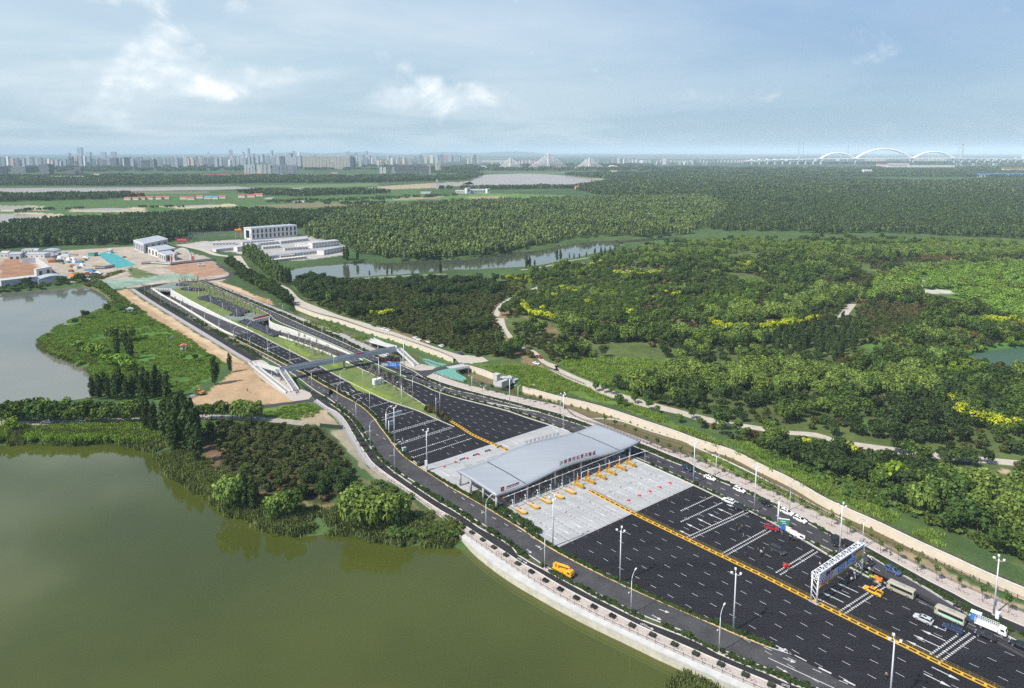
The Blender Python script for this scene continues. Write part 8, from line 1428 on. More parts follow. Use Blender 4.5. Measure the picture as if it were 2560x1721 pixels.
for k in list(PTS):put_kind(k,LIMS.get(k,0),STN[k])
# ================================================================== buildings near and far
def facade(name,c,c2,sx,sz,fx=.45,fz=.5):
 m=bpy.data.materials.new(name);m.use_nodes=True;nt=m.node_tree;L=nt.links;p=nt.nodes['Principled BSDF'];p.inputs['Roughness'].default_value=.8
 tc=N(nt,'ShaderNodeTexCoord');sp=N(nt,'ShaderNodeSeparateXYZ');L.new(tc.outputs['Object'],sp.inputs[0]);x=math_(nt,'ADD',sp.outputs[0],sp.outputs[1]);f=math_(nt,'MULTIPLY',math_(nt,'LESS_THAN',math_(nt,'FRACT',math_(nt,'MULTIPLY',x,1/sx)),fx),math_(nt,'LESS_THAN',math_(nt,'FRACT',math_(nt,'MULTIPLY',sp.outputs[2],1/sz)),fz))
 L.new(mixc(nt,f,c,c2),p.inputs['Base Color']);return m
ROOFG=mat('grey_roof_sheet',(0.34,0.37,0.40),.6,var=.1,scale=.1);ROOFW=mat('pale_roof_sheet',(0.46,0.475,0.48),.6,var=.08,scale=.2);REDR=mat('red_tile_roof',(0.42,0.11,0.08),.8,var=.2,scale=.2);BLUER=mat('blue_roof_sheet',(0.10,0.24,0.42),.6);GWALL=mat('pale_grey_wall',(0.46,0.48,0.50),.8,var=.06,scale=.2)
def house(name,Np,Rp,depth,h,label,cat='building',wall=WALLW,roof=ROOFG,kind='flat',win=None,group=None,doors=0,rows=1,eave=.25):
 """front edge from Np to Rp, depth metres away from the viewer"""
 d=(Rp-Np);L=d.length;d.normalize();rz=math.atan2(d.y,d.x);t=empty(name,Np.lerp(Rp,.5),rz,label,cat,group);hl=L/2
 MB().box((0,depth/2,h/2),(L,depth,h)).build('wall',wall,t)
 if kind=='flat':MB().box((0,depth/2,h+.15),(L+eave*2,depth+eave*2,.3)).build('roof',roof,t)
 elif kind=='gable':MB().loft([[(-hl-eave,-eave,h),(-hl-eave,depth+eave,h),(-hl-eave,depth/2,h+depth*.14)],[(hl+eave,-eave,h),(hl+eave,depth+eave,h),(hl+eave,depth/2,h+depth*.14)]]).build('roof',roof,t)
 elif kind=='arch':
  k=9;r0=[(x_*(hl+.3),-.3,h+1.0*L*.10*math.sin(math.pi*(x_+1)/2))for x_ in[-1+2*i/k for i in range(k+1)]];MB().loft([[(-hl-.3,-.3,h)]+r0+[(hl+.3,-.3,h)],[(p[0],depth+.3,p[2])for p in[(-hl-.3,0,h)]+r0+[(hl+.3,0,h)]]]).build('roof',roof,t)
 if win:
  n,ww,hh,z0,m=win
  for r in range(rows):
   for i in range(n):MB().box((-hl+L*(i+.5)/n,-.04,z0+r*(h-.6)/rows+hh/2),(ww,.1,hh)).build('window',m,t)
 for i in range(doors):MB().box((-hl+L*(i+.5)/doors,-.06,1.5),(3.0,.1,3.0)).build('door',SEAM,t)
 return t
E=lambda x,y:Q('E8',x,y)
E7=lambda x,y:Q('E7',x,y)
def corner_block(name,Np,Lp,Rp,h,label,strip_left=0,win_right=0,rows=1,wall=GWALL,roof=ROOFG,winm=DARKG):
 a,b=Lp-Np,Rp-Np;t=empty(name,Np,0,label,'building');o=Vector((0,0,0));base=[o,b,a+b,a];base=[(p.x,p.y)for p in base]
 MB().prism(base,0,h).build('wall',wall,t);c=(a+b)/2;grow_=[(c.x+(p[0]-c.x)*1.02,c.y+(p[1]-c.y)*1.02)for p in base];MB().prism(grow_,h,h+.5).build('parapet',WALLW,t);inn_=[(c.x+(p[0]-c.x)*.95,c.y+(p[1]-c.y)*.95)for p in base];MB().prism(inn_,h+.45,h+.56).build('roof',roof,t)
 for v,n,rw,ww in((a,strip_left,1,.45),(b,win_right,rows,.4)):
  if not n:continue
  L=v.length;d=v.normalized();nn=Vector((d.y,-d.x,0));nn=nn if nn.dot(-(a+b))>0 else-nn;rz=math.atan2(d.y,d.x)
  for r in range(rw):
   for i in range(n):
    p=d*(L*(i+.5)/n)+nn*.06;z0=h*(.12+r*.86/rw);MB().box((p.x,p.y,z0+h*.33/rw+.3),(L/n*ww,.14,h*.66/rw),rz).build('window',winm,t)
 return t
corner_block('factory_building',E(235,404),E(137,364),E(470,350),11.5,'grey flat roofed factory hall with tall dark slots, furthest left of three',6,4,1);corner_block('factory_building',E(372,446),E(275,410),E(545,416),8.0,'middle of the three grey halls left of the white arch',3,3,1,WALLW);corner_block('factory_building',E(445,484),E(372,452),E(560,466),7.0,'nearest and lowest of the three halls, right behind the white arch',4,2,1)
corner_block('office_building',E(1280,274),E(1208,262),E(1722,238),16.5,'long white building with two rows of dark windows and a dark end',1,11,2,WALLW)
a,b=E(668,292),E(1195,268);d=(b-a);L=d.length;rz=math.atan2(d.y,d.x);t=empty('steel_frame',a.lerp(b,.5),rz,'unfinished dark steel frame left of the long white building','steel frame');SK=mat('dark_steel',(0.20,0.20,0.21),.6)
for k in range(13):
 for y in(0,12):MB().box((-L/2+L*k/12,y,6),(.45,.45,12)).build('column',SK,t)
for z in(8.6,11.6):
 for y in(0,12):MB().box((0,y,z),(L,.35,.4)).build('beam',SK,t)
p=E(1140,264);t=empty('orange_machine',p+Vector((0,5,0)),0,'orange crane machine standing by the end of the steel frame','machine');MB().box((0,0,13),(10,3,1.6)).build('jib_body',ORANGEP,t);[MB().box((x,0,6),(.6,.6,12)).build('leg',ORANGEP,t)for x in(-4,4)];MB().box((2,0,14.6),(3,2.5,1.6)).build('winch',ORANGEP,t)
p=E(602,312);t=empty('billboard',p,0,'red billboard on posts at the edge of the wood behind the compound','billboard');MB().box((0,0,5.6),(17,.4,5)).build('red_panel',DREDP,t);[MB().box((x,.4,2.6),(.4,.4,5.2)).build('post',STEEL,t)for x in(-7,0,7)];[MB().box((-5.2+k*2.1,-.25,5.6),(1.3,.06,1.6)).build('printed_mark',PINKP,t)for k in range(6)]
p=E(608,492);t=empty('gate_arch',p,.05,'white ring shaped gate arch between two red and white pillars','arch');mb=MB();n=36
ring=lambda r,y:[(r*math.cos(math.pi*(-.12+1.24*k/n)),y,6.2+r*math.sin(math.pi*(-.12+1.24*k/n)))for k in range(n+1)]
o1,o2,i1,i2=ring(10.6,-1),ring(10.6,1),ring(8.6,-1),ring(8.6,1);mb.loft([[a,b,c,d]for a,b,c,d in zip(o1,o2,i2,i1)]);mb.build('ring',WALLW,t)
MB().loft([[(x,-1.2,0),(x,1.2,0),(x,1.2,z),(x,-1.2,z)]for x,z in((-13,3.5),(-9,3.0),(-5,1.2),(0,.8),(5,1.2),(9,3.0),(13,3.5))]).build('base_wall',WALLW,t)
for s in(-1,1):MB().box((s*12.6,0,4),(1.6,1.8,8)).build('white_pillar',WALLW,t);MB().box((s*11.9,-.5,3.9),(1.5,1.6,7.0)).build('red_pillar',REDP,t)
SITEF=stripes('hoarding_bands',(0.05,0.06,0.07),(0.55,0.56,0.56),.45,(0,0,1))
def hoarding(P,h,label,m=SITEF):o=P[0];o=Vector((o.x,o.y,0));t=empty('site_hoarding',o,0,label,'fence');MB().wall([q-o for q in P],0,h,.25).build('panel',m,t);MB().wall([q-o for q in P],h,h+.25,.4).build('cap',WALLW,t)
hoarding(poly('E8',(208,512),(300,507),(400,512),(490,520),(600,506),(760,490),(930,472)),2.8,'dark and white banded hoarding in front of the ring arch');hoarding(poly('E7',(1110,530),(1220,525),(1340,505)),3,'short banded hoarding left of the teal covered ground');hoarding(poly('E7',(262,462),(420,455),(500,505),(600,585)),6,'tall grey hoarding round the red earth pit',GWALL)
cp_=[((935,392),(1150,366),9,3.6,'gable',ROOFW,'long low hut at the left front of the white compound'),((1142,388),(1372,360),9,6.0,'flat',GWALL,'two storey block at the left of the white compound'),((1330,476),(1660,434),10,3.8,'gable',ROOFG,'long grey roofed barrack nearest the pond, left part'),((1425,500),(1815,456),7,2.8,'flat',mat('cream_roof_sheet',(0.62,0.57,0.48),.6),'cream carport roof along the pond front'),((1662,436),(1978,396),10,3.8,'gable',ROOFG,'long grey roofed barrack nearest the pond, right part'),((1982,422),(2165,386),11,6.0,'flat',ROOFG,'white two storey block at the right end of the barracks'),((1872,356),(2130,328),12,7.0,'flat',ROOFW,'white hall with a band of windows at the back right'),((1562,312),(1832,280),9,3.6,'gable',ROOFW,'pale roofed row below the long white building, right'),((1190,318),(1500,296),9,3.6,'gable',ROOFG,'pale roofed row below the long white building, left'),((1235,340),(1540,312),7,3.4,'flat',ROOFW,'second pale row below the long white building'),((1700,338),(1850,352),8,3.6,'flat',ROOFW,'short white hut in the middle of the compound'),((1390,365),(1560,350),7,3.4,'gable',ROOFW,'white hut row behind the long barracks'),((1600,380),(1830,365),7,3.4,'flat',ROOFG,'grey roofed hut behind the right barrack'),((900,330),(1120,322),7,3.4,'flat',ROOFW,'pale shed below the steel frame'),((1560,452),(1700,440),4,3.0,'flat',mat('pinkish_roof',(0.55,0.42,0.38),.7),'small pinkish lean-to between the barracks')]
for(a,b,dp,h,kd,rf,lab)in cp_:house('barrack' if h<5 else 'office_block',E(*a),E(*b),dp,h,lab,'building',WALLW,rf,kd,(max(4,int((b[0]-a[0])/28)),1.5,1.0,1.2,DARKG),rows=2 if h>5 else 1)
p=E(1277,412);t=empty('radio_mast',p,0,'tall thin white mast at the edge of the compound','mast');MB().rod((0,0,0),(0,0,27),.55,.3,n=8).build('pole',WPAINT,t);[MB().rod((0,0,z),(0,0,z+1.6),.9,n=8).build('antenna_ring',WPAINT,t)for z in(21,24)];MB().box((0,0,.5),(3,3,1)).build('base',GREYC,t)
house('site_building',E7(20,752),E7(445,700),12,7.0,'long white hall on the far shore of the left lake, with dark doorways','building',GWALL,ROOFW,'flat',doors=3);house('arched_shed',E7(450,706),E7(790,668),16,4.5,'pale blue shed with a curved roof beside the left lake','building',mat('pale_blue_wall',(0.42,0.48,0.54),.7),ROOFG,'arch',(1,5,.6,2.5,PINKP));house('arched_shed',E7(442,372),E7(630,368),18,5,'curved roof shed at the back of the building site','building',GWALL,ROOFG,'arch',doors=1)
house('site_building',E7(285,402),E7(520,400),12,5,'white flat building at the back of the site','building',WALLW,ROOFW,'flat',(4,1.6,1.2,1.8,DARKG));house('site_building',E7(5,398),E7(92,396),12,6,'white hut at the far left edge of the site','building',WALLW,ROOFW,'gable',(2,1.6,1.2,1.8,DARKG));house('site_building',E7(100,415),E7(240,412),14,6,'grey shed second from the left edge of the site','building',GWALL,ROOFG,'gable',doors=2);house('site_building',E7(250,345),E7(372,343),9,4.5,'white hut behind the flat building on the site','building',WALLW,ROOFW,'flat',(3,1.4,1.2,1.6,DARKG));house('site_building',E7(390,352),E7(440,351),9,5,'small white hut left of the curved roof shed','building',WALLW,ROOFW,'gable',doors=1);house('site_building',E7(430,622),E7(610,588),3,8,'tall narrow white wall block with two dark openings, above the blue shed','building',WALLW,WALLW,'flat',(2,3,4.5,1.0,SEAM))
house('site_building',E7(635,368),E7(760,366),7,3.2,'low grey store right of the curved roof shed','building',GWALL,ROOFG,'flat',doors=1);house('site_building',E7(1245,345),E7(1290,345),6,4.5,'small white cabin at the top of the teal ground','building',WALLW,WALLW,'flat',(2,1.2,1.0,1.8,DARKG));house('site_building',E7(1030,380),E7(1100,380),8,4,'green covered stack left of the teal ground','covered stack',NETG,NETG,'flat')
g=random.Random(11);cols=[('white',WPAINT),('blue',BLUER),('rust red',mat('rust_red_steel',(0.30,0.09,0.05),.7)),('grey',GWALL),('tan',mat('tan_timber',(0.42,0.30,0.16),.8)),('orange',ORANGEP),('dark',SEAM)]
sp_=[(690,400,0),(740,420,3),(800,425,0),(850,420,0),(800,455,1),(870,450,0),(930,455,1),(960,430,4),(720,470,4),(690,450,6),(820,500,4),(860,510,2),(900,520,3),(960,490,0),(1000,410,0),(880,370,4),(820,370,3),(1040,545,1),(1080,560,1),(1060,590,3),(1100,600,6),(1010,600,2),(960,640,0),(900,590,4),(1150,590,0),(1180,630,6),(1230,620,4),(850,610,5),(830,560,2),(650,400,6),(1120,500,4),(1000,660,0),(600,430,4),(620,450,2),(760,385,0)]
for k,(x,y,c)in enumerate(sp_):
 p=E7(x,y);nm,m=cols[c];t=empty('material_stack',p,g.uniform(-.4,.4),f'{nm} stack of building material on the site, number {k + 1} of many','material stack','stacks of building material');w_,d_,h_=g.uniform(4,10),g.uniform(2.5,5),g.uniform(1.2,2.8);MB().box((0,0,h_/2),(w_,d_,h_)).build('stack',m,t);MB().box((g.uniform(-1,1),0,h_+.3),(w_*.5,d_*.7,.6)).build('top_layer',m,t)
p=E(790,528);t=empty('parked_machine',p,.4,'pale machine on the red earth below the arch','machine');MB().box((0,0,1.4),(6,3,1.6)).build('body',WPAINT,t);MB().box((-1,0,2.6),(2,2.6,1.2)).build('cab',mat('olive_cab',(0.2,0.22,0.1),.6),t);[MB().rod((x,y,.6),(x,y+.4,.6),.6,n=10).build('wheel',TYRE,t)for x in(-2,2)for y in(-1.5,1.2)]
for k,(w,x,y)in enumerate([('E7',1700,460),('E7',1790,455),('E7',1840,450),('E7',1455,395)]):p=Q(w,x,y);car('suv','navy' if k%2 else 'grey',p,.2,f'dark vehicle on the pale yard, {ordn[k]} from the hoarding' if k<3 else 'dark vehicle alone on the pale yard beside the teal ground')
def far_house(w,x0,x1,y,hpx,label,roof=REDR,wall=WALLW,dpt=10,group=None,kind='gable',name='farmhouse'):
 a,b=Q(w,x0,y),Q(w,x1,y);h=hpx/WIN[w][2]*px_up(a);d=(b-a);L=d.length;t=empty(name,a.lerp(b,.5),math.atan2(d.y,d.x),label,'house' if name=='farmhouse' else 'building',group);MB().box((0,dpt/2,h*.35),(L,dpt,h*.7)).build('wall',wall,t)
 if kind=='gable':MB().loft([[(-L/2-.5,-.5,h*.68),(-L/2-.5,dpt+.5,h*.68),(-L/2-.5,dpt/2,h*1.05)],[(L/2+.5,-.5,h*.68),(L/2+.5,dpt+.5,h*.68),(L/2+.5,dpt/2,h*1.05)]]).build('roof',roof,t)
 else:MB().box((0,dpt/2,h*.85),(L+.6,dpt+.6,h*.34)).build('roof',roof,t)
fh=[('F1',1200,1260,585),('F1',1262,1320,583),('F1',1322,1392,581),('F1',1130,1190,586),('F1',1420,1470,580),('F1',1480,1540,578),('F1',1640,1700,580),('F1',1705,1770,584),('F1',1790,1850,570),('F1',1860,1925,576),('F1',1930,1985,578),('F1',1990,2055,572),('F1',2170,2230,565),('F1',2250,2320,562),('F2',405,468,540),('F2',-20,60,552),('F3',862,905,474),('F3',908,935,478),('F3',938,980,484),('F3',950,1010,470),('F3',1215,1290,462),('F3',1300,1330,452)]
for k,(w,x0,x1,y)in enumerate(fh):far_house(w,x0,x1,y,26,('blue' if k in(9,10)else 'red')+f' roofed farmhouse beyond the green fields, number {k + 1} from the left',BLUER if k in(9,10)else REDR,CREAM if k%2 else WALLW,9,'farmhouses beyond the fields')
for k,(w,x0,x1,y,hp,rf,lab)in enumerate([('F1',1840,2100,380,26,REDR,'long red roofed hall in front of the city, left half'),('F1',2105,2333,374,24,REDR,'long red roofed hall in front of the city, right half'),('F2',-5,92,360,18,REDR,'red roofed hall below the cream towers'),('F2',390,500,365,16,ROOFW,'pale low hall below the cream tower row'),('F2',680,740,358,20,CREAM,'cream low building right of the cream tower row'),('F1',430,760,390,22,ROOFW,'long white sheds in front of the left city'),('F1',190,400,392,18,ROOFW,'white sheds at the left edge of the city'),('F1',845,905,375,26,mat('pale_yellow_hall',(0.66,0.60,0.42),.6),'bright pale hall standing out before the left city'),('F1',1255,1420,388,8,ROOFW,'thin white roof line before the city'),('F2',1500,1590,528,14,ROOFW,'small white shed left of the white campus'),('F2',330,440,608,10,ROOFW,'pale greenhouse in the near fields'),('F2',75,145,578,8,ROOFW,'second pale greenhouse in the near fields'),('F4',1090,1270,322,14,ROOFW,'pale warehouse left of the long greenhouse roofs'),('F4',1280,1700,322,18,mat('pale_blue_roofs',(0.48,0.54,0.58),.5),'long pale greenhouse roof, left part'),('F4',1705,2170,306,18,mat('pale_blue_roofs',(0.48,0.54,0.58),.5),'long pale greenhouse roof, right part'),('F4',1930,2080,415,34,BLUER,'blue roofed site buildings, left'),('F4',2085,2333,412,36,BLUER,'blue roofed site buildings at the right edge'),('F4',2150,2333,372,44,mat('ochre_scaffold',(0.34,0.22,0.12),.7),'ochre scaffolded building at the right edge'),('F4',700,870,393,20,ROOFW,'white works in the right wood, left part'),('F4',872,945,390,44,WALLW,'white works in the right wood, taller part'),('F4',1000,1100,316,26,REDR,'red village roofs left of the greenhouses'),('F4',1105,1290,300,18,REDR,'red village roofs behind the greenhouses'),('F3',1270,1325,325,12,REDR,'red roof below the right bridge arch'),('F4',930,970,678,10,WALLW,'tiny white hut in the clearing on the far right')]):far_house(w,x0,x1,y,hp,lab,rf,WALLW,24,kind='flat',name='hall')
a,b=Q('F2',1922,526),Q('F2',2135,522);house('campus_building',a,b,30,11,'white campus building with a tower at its left end, before the river','building',WALLW,WALLW,'flat',(9,6,5,2.5,mat('campus_glass',(0.22,0.26,0.28),.3)));t=house('campus_tower',Q('F2',1920,528),Q('F2',1956,527),14,17,'taller white end tower of the campus by the river','building',WALLW,WALLW,'flat',(1,6,6,7,SEAM));house('campus_tower',Q('F2',2108,526),Q('F2',2137,525),12,14,'right end tower of the campus by the river','building',WALLW,WALLW,'flat',(1,4,4,7,SEAM));house('campus_building',Q('F2',1815,524),Q('F2',1912,525),12,9,'low white wing left of the campus tower','building',WALLW,WALLW,'flat',(8,3,3.5,2.5,SEAM))
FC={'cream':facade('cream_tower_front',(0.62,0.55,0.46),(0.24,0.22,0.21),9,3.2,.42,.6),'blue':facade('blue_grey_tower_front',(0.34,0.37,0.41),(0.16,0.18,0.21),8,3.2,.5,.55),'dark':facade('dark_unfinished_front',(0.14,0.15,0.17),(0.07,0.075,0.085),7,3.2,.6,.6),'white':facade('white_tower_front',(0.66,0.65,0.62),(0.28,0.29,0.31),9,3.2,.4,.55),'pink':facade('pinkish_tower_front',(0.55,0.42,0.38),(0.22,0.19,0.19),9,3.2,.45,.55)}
NT=[0]
def tower(w,xc,wpx,top,base,style,label,group=None,rz=None,dist=None):
 p=Q(w,xc,base)if dist is None else at_dist(w,xc,base,dist);a,b,s=WIN[w];m=px_up(Vector((p.x,p.y,0)));z0=p.z;h=(base-top)/s*m;wd=wpx/s*m;rz=random.uniform(-.5,.5)if rz is None else rz;t=empty('high_rise',(p.x,p.y,min(0,z0)),rz,label,'high rise',group);h-=min(0,z0);dp=wd*random.uniform(.55,.8)
 wd/=(math.cos(rz)+.6*abs(math.sin(rz)))
 MB().box((0,0,h/2),(wd,dp,h)).build('wall',FC[style],t);MB().box((0,0,h+h*.02),(wd*.45,dp*.5,h*.04+2)).build('roof_plant',FC[style],t);NT[0]+=1
random.seed(21)
for k in range(15):tower('F2',440+k*31,30,190+random.uniform(-3,5),302,'cream' if k<14 else 'dark',f'tower in the dense cream row, {ordn[k] if k < 14 else "fifteenth"} from the left','cream tower row',.25)
for k,(x,b_)in enumerate([(22,350),(48,350),(84,352),(122,355),(165,362),(195,362),(232,362),(265,360),(300,360),(330,360),(362,358)]):tower('F2',x,28 if k<4 else 32,268,b_,'white' if k<4 else 'blue',f'{"white" if k < 4 else "blue grey"} tower in the front cluster below the cream row, {ordn[k]} from the left','front tower cluster',.3)
for k,x in enumerate([2236,2262,2290,2316]):tower('F1',x,22,268,345,'white',f'white tower at the left end of the front cluster, {ordn[k]}','front tower cluster, left end',.3)
for k,(x,st,wd)in enumerate([(1140,'white',26),(1172,'white',28),(1210,'dark',34),(1250,'blue',30),(1295,'dark',34),(1340,'dark',40),(1385,'dark',44),(1430,'dark',40),(1480,'dark',44),(1540,'dark',60),(1580,'pink',26)]):tower('F2',x,wd,(290 if k<4 else 268)+random.uniform(-4,4),348,st,f'unfinished dark tower block right of the cream row, {ordn[k]} from the left' if st=='dark' else f'pale tower among the dark blocks, {ordn[k]} in that group','dark tower group',.2)
tower('F2',1660,44,240,325,'cream','lone cream tower right of the dark blocks',rz=.3)
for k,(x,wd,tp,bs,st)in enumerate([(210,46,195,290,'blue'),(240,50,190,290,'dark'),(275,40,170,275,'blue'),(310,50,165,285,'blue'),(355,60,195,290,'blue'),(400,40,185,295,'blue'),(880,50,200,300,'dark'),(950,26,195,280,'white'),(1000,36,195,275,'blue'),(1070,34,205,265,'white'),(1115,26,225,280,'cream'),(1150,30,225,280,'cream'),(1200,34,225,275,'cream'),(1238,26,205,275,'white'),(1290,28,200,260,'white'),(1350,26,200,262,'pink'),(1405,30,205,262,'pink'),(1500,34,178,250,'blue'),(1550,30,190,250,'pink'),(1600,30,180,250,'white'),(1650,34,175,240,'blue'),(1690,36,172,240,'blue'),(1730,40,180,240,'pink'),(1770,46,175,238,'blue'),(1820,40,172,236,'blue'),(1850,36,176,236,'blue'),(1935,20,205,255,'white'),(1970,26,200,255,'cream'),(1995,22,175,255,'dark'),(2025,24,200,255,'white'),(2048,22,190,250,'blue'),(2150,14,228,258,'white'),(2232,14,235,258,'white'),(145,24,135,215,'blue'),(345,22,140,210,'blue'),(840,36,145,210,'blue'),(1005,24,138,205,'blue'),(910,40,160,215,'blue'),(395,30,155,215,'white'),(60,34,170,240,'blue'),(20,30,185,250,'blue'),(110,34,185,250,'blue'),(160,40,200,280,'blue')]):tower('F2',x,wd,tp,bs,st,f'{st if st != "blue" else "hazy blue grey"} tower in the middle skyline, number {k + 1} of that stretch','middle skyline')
lf=[(735,44,110,210),(630,38,158,215),(815,42,150,210),(945,44,150,210),(1040,44,148,215),(2105,34,130,200),(2220,20,150,215),(2265,26,118,210),(2310,26,165,225),(1900,14,150,190),(210,170,285,335),(430,96,262,352),(40,60,290,372),(1045,60,205,292),(1160,56,200,292),(720,60,290,345),(1330,70,225,300),(1400,56,220,300),(660,90,318,350)]
for k,(x,wd,tp,bs)in enumerate(lf):tower('F1',x,wd,tp,bs,'blue' if k<10 else 'dark',(f'tall hazy tower rising above the left city, number {k + 1}' if k<10 else f'broad dark block in the left city, number {k - 9}'),'landmark blocks of the left city')
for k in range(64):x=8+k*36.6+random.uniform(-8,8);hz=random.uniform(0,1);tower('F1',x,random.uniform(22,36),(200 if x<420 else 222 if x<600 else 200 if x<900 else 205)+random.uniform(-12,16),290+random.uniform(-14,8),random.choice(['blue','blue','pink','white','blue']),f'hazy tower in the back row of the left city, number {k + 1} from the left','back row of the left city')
for k in range(30):x=1600+k*24+random.uniform(-6,6);tower('F1',x,random.uniform(10,16),190+random.uniform(-6,12),262+random.uniform(-8,6),'white' if k%3==0 else 'blue',f'slim pale tower in the gap between left and middle city, number {k + 1}','slim towers of the left city')
for k in range(34):tower('F2',random.uniform(0,1900),random.uniform(16,34),182+random.uniform(-8,10),226+random.uniform(-8,12),'blue',f'faint far tower behind the middle skyline, number {k + 1}','faint far towers')
for k in range(26):x=random.uniform(380,620);tower('F3',x,random.uniform(8,16),232+random.uniform(-12,8),258+random.uniform(-3,5),random.choice(['pink','white','cream','pink']),f'small pinkish block behind the cable bridge, number {k + 1}','small blocks behind the bridge')
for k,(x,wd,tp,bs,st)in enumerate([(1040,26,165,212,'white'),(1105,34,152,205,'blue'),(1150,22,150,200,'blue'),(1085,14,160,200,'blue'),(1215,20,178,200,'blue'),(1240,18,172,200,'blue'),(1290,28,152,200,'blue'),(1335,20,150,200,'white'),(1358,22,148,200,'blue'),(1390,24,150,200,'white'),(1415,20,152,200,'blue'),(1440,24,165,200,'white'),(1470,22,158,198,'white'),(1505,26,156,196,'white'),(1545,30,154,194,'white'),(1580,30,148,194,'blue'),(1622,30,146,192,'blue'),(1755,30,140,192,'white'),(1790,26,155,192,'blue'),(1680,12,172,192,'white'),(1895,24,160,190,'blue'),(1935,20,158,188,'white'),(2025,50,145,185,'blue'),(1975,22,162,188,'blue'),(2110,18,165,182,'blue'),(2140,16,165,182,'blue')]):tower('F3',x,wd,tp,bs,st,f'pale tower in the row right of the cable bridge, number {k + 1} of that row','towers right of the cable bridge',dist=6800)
for k in range(14):tower('F4',895+k*14,9,165+random.uniform(-5,12),198,'cream',f'cream tower seen through the big bridge arch, number {k + 1}','cream towers behind the arch bridge',dist=9000)
for k in range(20):tower('F4',1300+k*17,random.uniform(6,10),166+random.uniform(-8,14),200,'cream' if k%2 else 'white',f'cream tower behind the right bridge arch, number {k + 1}','cream towers behind the right arch',dist=9000)
for k,(x,wd,tp)in enumerate([(2325,20,135),(2260,22,160),(2075,70,168),(2165,40,172),(1990,60,176),(430,30,168),(500,24,166),(170,30,168),(640,26,172)]):tower('F4',x,wd,tp,190,'white',f'far pale building on the right horizon, number {k + 1}','far buildings on the right horizon',dist=9500)
BRC=mat('bridge_concrete',(0.62,0.60,0.57),.7);BRWH=mat('white_arch_steel',(0.86,0.86,0.84),.4);CAB=mat('pale_cable',(0.60,0.60,0.60),.6)
def span(t,pts,w,dpt,name,m,o):MB().wall([Vector((p.x,p.y,0))-Vector((o.x,o.y,0))for p in pts],[p.z-dpt for p in pts],[p.z for p in pts],w).build(name,m,t)
DB=5000.0;dk=[at_dist('F3',x,y,DB)for x,y in((-40,297),(150,297),(697,295),(1072,297),(1205,302),(1390,309))];o=Vector((dk[2].x,dk[2].y,0));cb=empty('cable_stayed_bridge',o,0,'long cable stayed bridge with three pylons across the brown river','bridge');span(cb,dk,30,5,'deck',BRC,o)
for x in range(-20,1390,118):p=at_dist('F3',x,298,DB)-o;MB().box((p.x,p.y,p.z/2-4),(7,16,p.z)).build('pier',BRC,cb)
for x,top,half_ in((350,196,120),(697,157,190),(1072,196,140)):
 b0=at_dist('F3',x,330,DB)-o;tp=at_dist('F3',x,top,DB)-o;dz=at_dist('F3',x,297,DB).z
 py=MB()
 for s in(-1,1):py.rod((b0 .x+s*9,b0 .y,-2),(tp.x+s*1.5,tp.y,tp.z*.72),5.6,5.0,6)
 py.rod((tp.x,tp.y,tp.z*.70),(tp.x,tp.y,tp.z),6.5,4.6,6);py.build('pylon',BRC,cb)
 for s in(-1,1):
  for k in range(1,12):e=at_dist('F3',x+s*half_*k/11,297,DB)-o;MB().rod((tp.x,tp.y,tp.z-3-(11-k)*3.0),(e.x,e.y,e.z),1.5,n=4,cap=False).build('cable',CAB,cb)
def arch_on(t,w,x0,x1,ytop,ydeck,dist,r,o,name='arch',m=BRWH,n=28,hang=0):
 for s in(-1,1):
  P=[]
  for i in range(n+1):u=i/n;x=x0+(x1-x0)*u;y=ydeck-(ydeck-ytop)*(1-(2*u-1)**2);P.append(at_dist(w,x,y,dist)-o+Vector((0,s*12,0)))
  MB().path(P,r,6).build(name,m,t)
 for k in range(1,hang):u=k/hang;x=x0+(x1-x0)*u;a=at_dist(w,x,ydeck,dist)-o;b=at_dist(w,x,ydeck-(ydeck-ytop)*(1-(2*u-1)**2),dist)-o;MB().rod(a,b,.35,n=4).build('hanger',CAB,t)
arch_on(cb,'F3',1207,1355,274,303,DB,3.2,o,'end_arch',hang=8);arch_on(cb,'F3',45,148,277,298,DB,2.6,o,'end_arch',hang=6)
DA=7000.0;dk=[at_dist('F4',x,y,DA)for x,y in((-200,258),(320,247),(480,242),(800,240),(1310,237),(1690,237),(2400,247),(2700,252))];o=Vector((dk[4].x,dk[4].y,0));ab=empty('arch_bridge',o,0,'white bridge with three big arches on the right horizon','bridge');span(ab,dk,40,6,'deck',BRWH,o)
for x0,x1,yt in((480,787,193),(800,1310,157),(1322,1692,182)):arch_on(ab,'F4',x0,x1,yt,241,DA,8.0,o,'arch',hang=14)
for x in list(range(-150,480,70))+[480,793,1316,1690]+list(range(1760,2700,70)):p=at_dist('F4',x,242,DA)-o;MB().box((p.x,p.y,p.z/2-3),(9,30,p.z)).build('pier',BRC,ab)
DV=8200.0
for w,x0,x1,y,lab in(('F3',1330,2600,193,'pale viaduct line on the right horizon, upper one'),('F3',1500,2700,206,'pale viaduct line on the right horizon, lower one'),('F3',60,340,208,'far pale viaduct left of the cable bridge')):
 pts=[at_dist(w,x0+(x1-x0)*k/10,y,DV)for k in range(11)];o=Vector((pts[0].x,pts[0].y,0));v=empty('viaduct',o,0,lab,'viaduct');span(v,pts,20,4,'deck',BRC,o)
 for k in range(0,40):p=at_dist(w,x0+(x1-x0)*k/39,y,DV)-o;MB().box((p.x,p.y,p.z/2-3),(6,10,p.z)).build('pier',BRC,v)
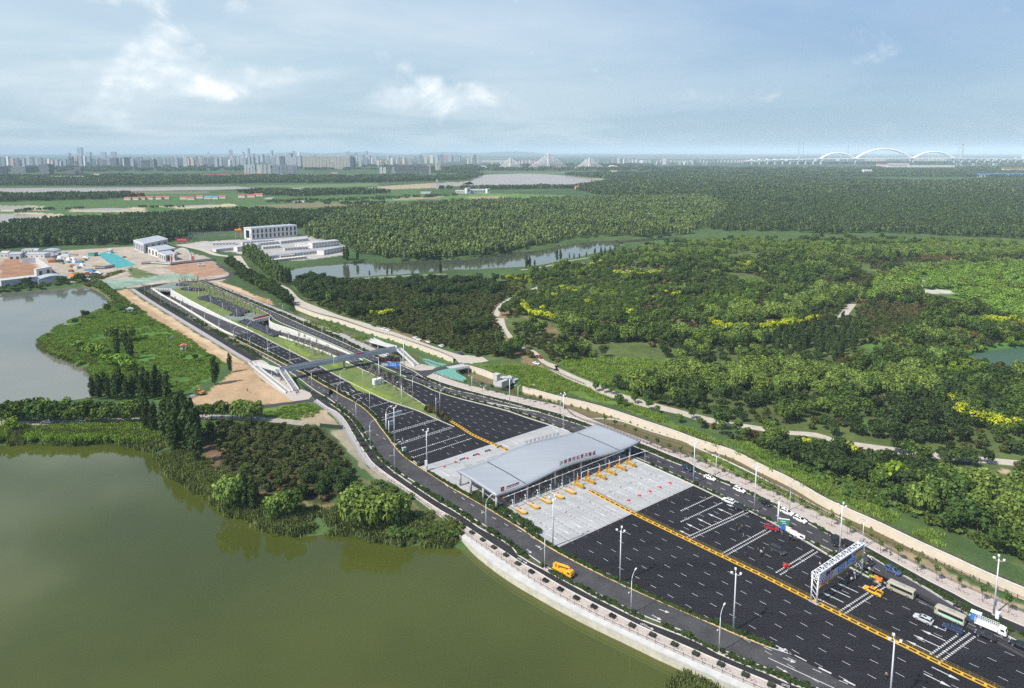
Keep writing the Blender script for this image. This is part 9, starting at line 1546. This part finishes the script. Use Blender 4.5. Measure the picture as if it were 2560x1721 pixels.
def pylon(w,x,top,base,dist,label,r=8.0,kind='lattice'):
 a=at_dist(w,x,base,dist);b=at_dist(w,x,top,dist);t=empty('lattice_tower' if kind=='lattice' else 'chimney',(a.x,a.y,0),0,label,'tower');h=b.z
 if kind!='lattice':MB().rod((0,0,0),(0,0,h),r,r*.6,10).build('shaft',mat('chimney_concrete',(0.42,0.41,0.40),.9),t);MB().rod((0,0,h*.93),(0,0,h),r*.72,r*.72,10).build('top_ring',DREDP,t);return
 m=MB();c=[(1,1),(-1,1),(-1,-1),(1,-1)]
 for(i,j)in c:m.rod((i*r,j*r,0),(i*r*.2,j*r*.2,h),.9,.6,4)
 for k in range(8):
  z0,z1=h*k/8,h*(k+1)/8;r0,r1=r*(1-.8*k/8),r*(1-.8*(k+1)/8)
  for i in range(4):q,s=c[i],c[(i+1)%4];m.rod((q[0]*r0,q[1]*r0,z0),(s[0]*r1,s[1]*r1,z1),.6,n=4)
 m.build('lattice',STEEL,t)
 for z,w_ in((.98,2.2),(.88,3.0),(.78,2.4)):MB().box((0,0,h*z),(r*w_,2,2)).build('cross_arm',STEEL,t)
pylon('F4',278,95,232,7600,'left lattice power tower on the right horizon',11);pylon('F4',1742,50,232,7600,'tall lattice power tower right of the arches',13);pylon('F4',318,102,225,8000,'slim chimney beside the left lattice tower',5,'c');pylon('F4',727,122,200,8800,'slim chimney above the left bridge arch',5,'c');pylon('F4',1770,112,200,8600,'broad chimney right of the tall lattice tower',11,'c');pylon('F2',1650,398,475,2350,'thin lattice mast in the fields left of the campus',2.2)
def hills():
 V,Fc=[],[];n=80
 for i in range(n+1):
  x=-15000+24000*i/n;h=150*max(0,math.sin((x+15000)/24000*math.pi))**1.5*(.6+.5*math.sin(i*.47)*math.sin(i*.19+1));V+=[(x,23000,-3),(x,25500,max(0,h)),(x,28500,-3)]
 for i in range(n):a=3*i;Fc+=[(a,a+3,a+4,a+1),(a+1,a+4,a+5,a+2)]
 tag(MB().add(V,Fc).build('hills',mat('far_hillside',(0.05,0.07,0.04),.95),None,True),kind='structure')
hills()
# ================================================================== hazy air
def build_haze():
 mb=MB();mb.box((0,22000,146),(100000,52000,312))
 m=bpy.data.materials.new('haze');m.use_nodes=True;nt=m.node_tree;nt.nodes.clear();o=N(nt,'ShaderNodeOutputMaterial');v=N(nt,'ShaderNodeVolumePrincipled')
 v.inputs['Color'].default_value=(0.70,0.87,1.0,1);v.inputs['Density'].default_value=5.5e-5;v.inputs['Anisotropy'].default_value=-.25
 nt.links.new(v.outputs[0],o.inputs[1]);h=mb.build('haze',m);h['kind']='stuff'
build_haze()
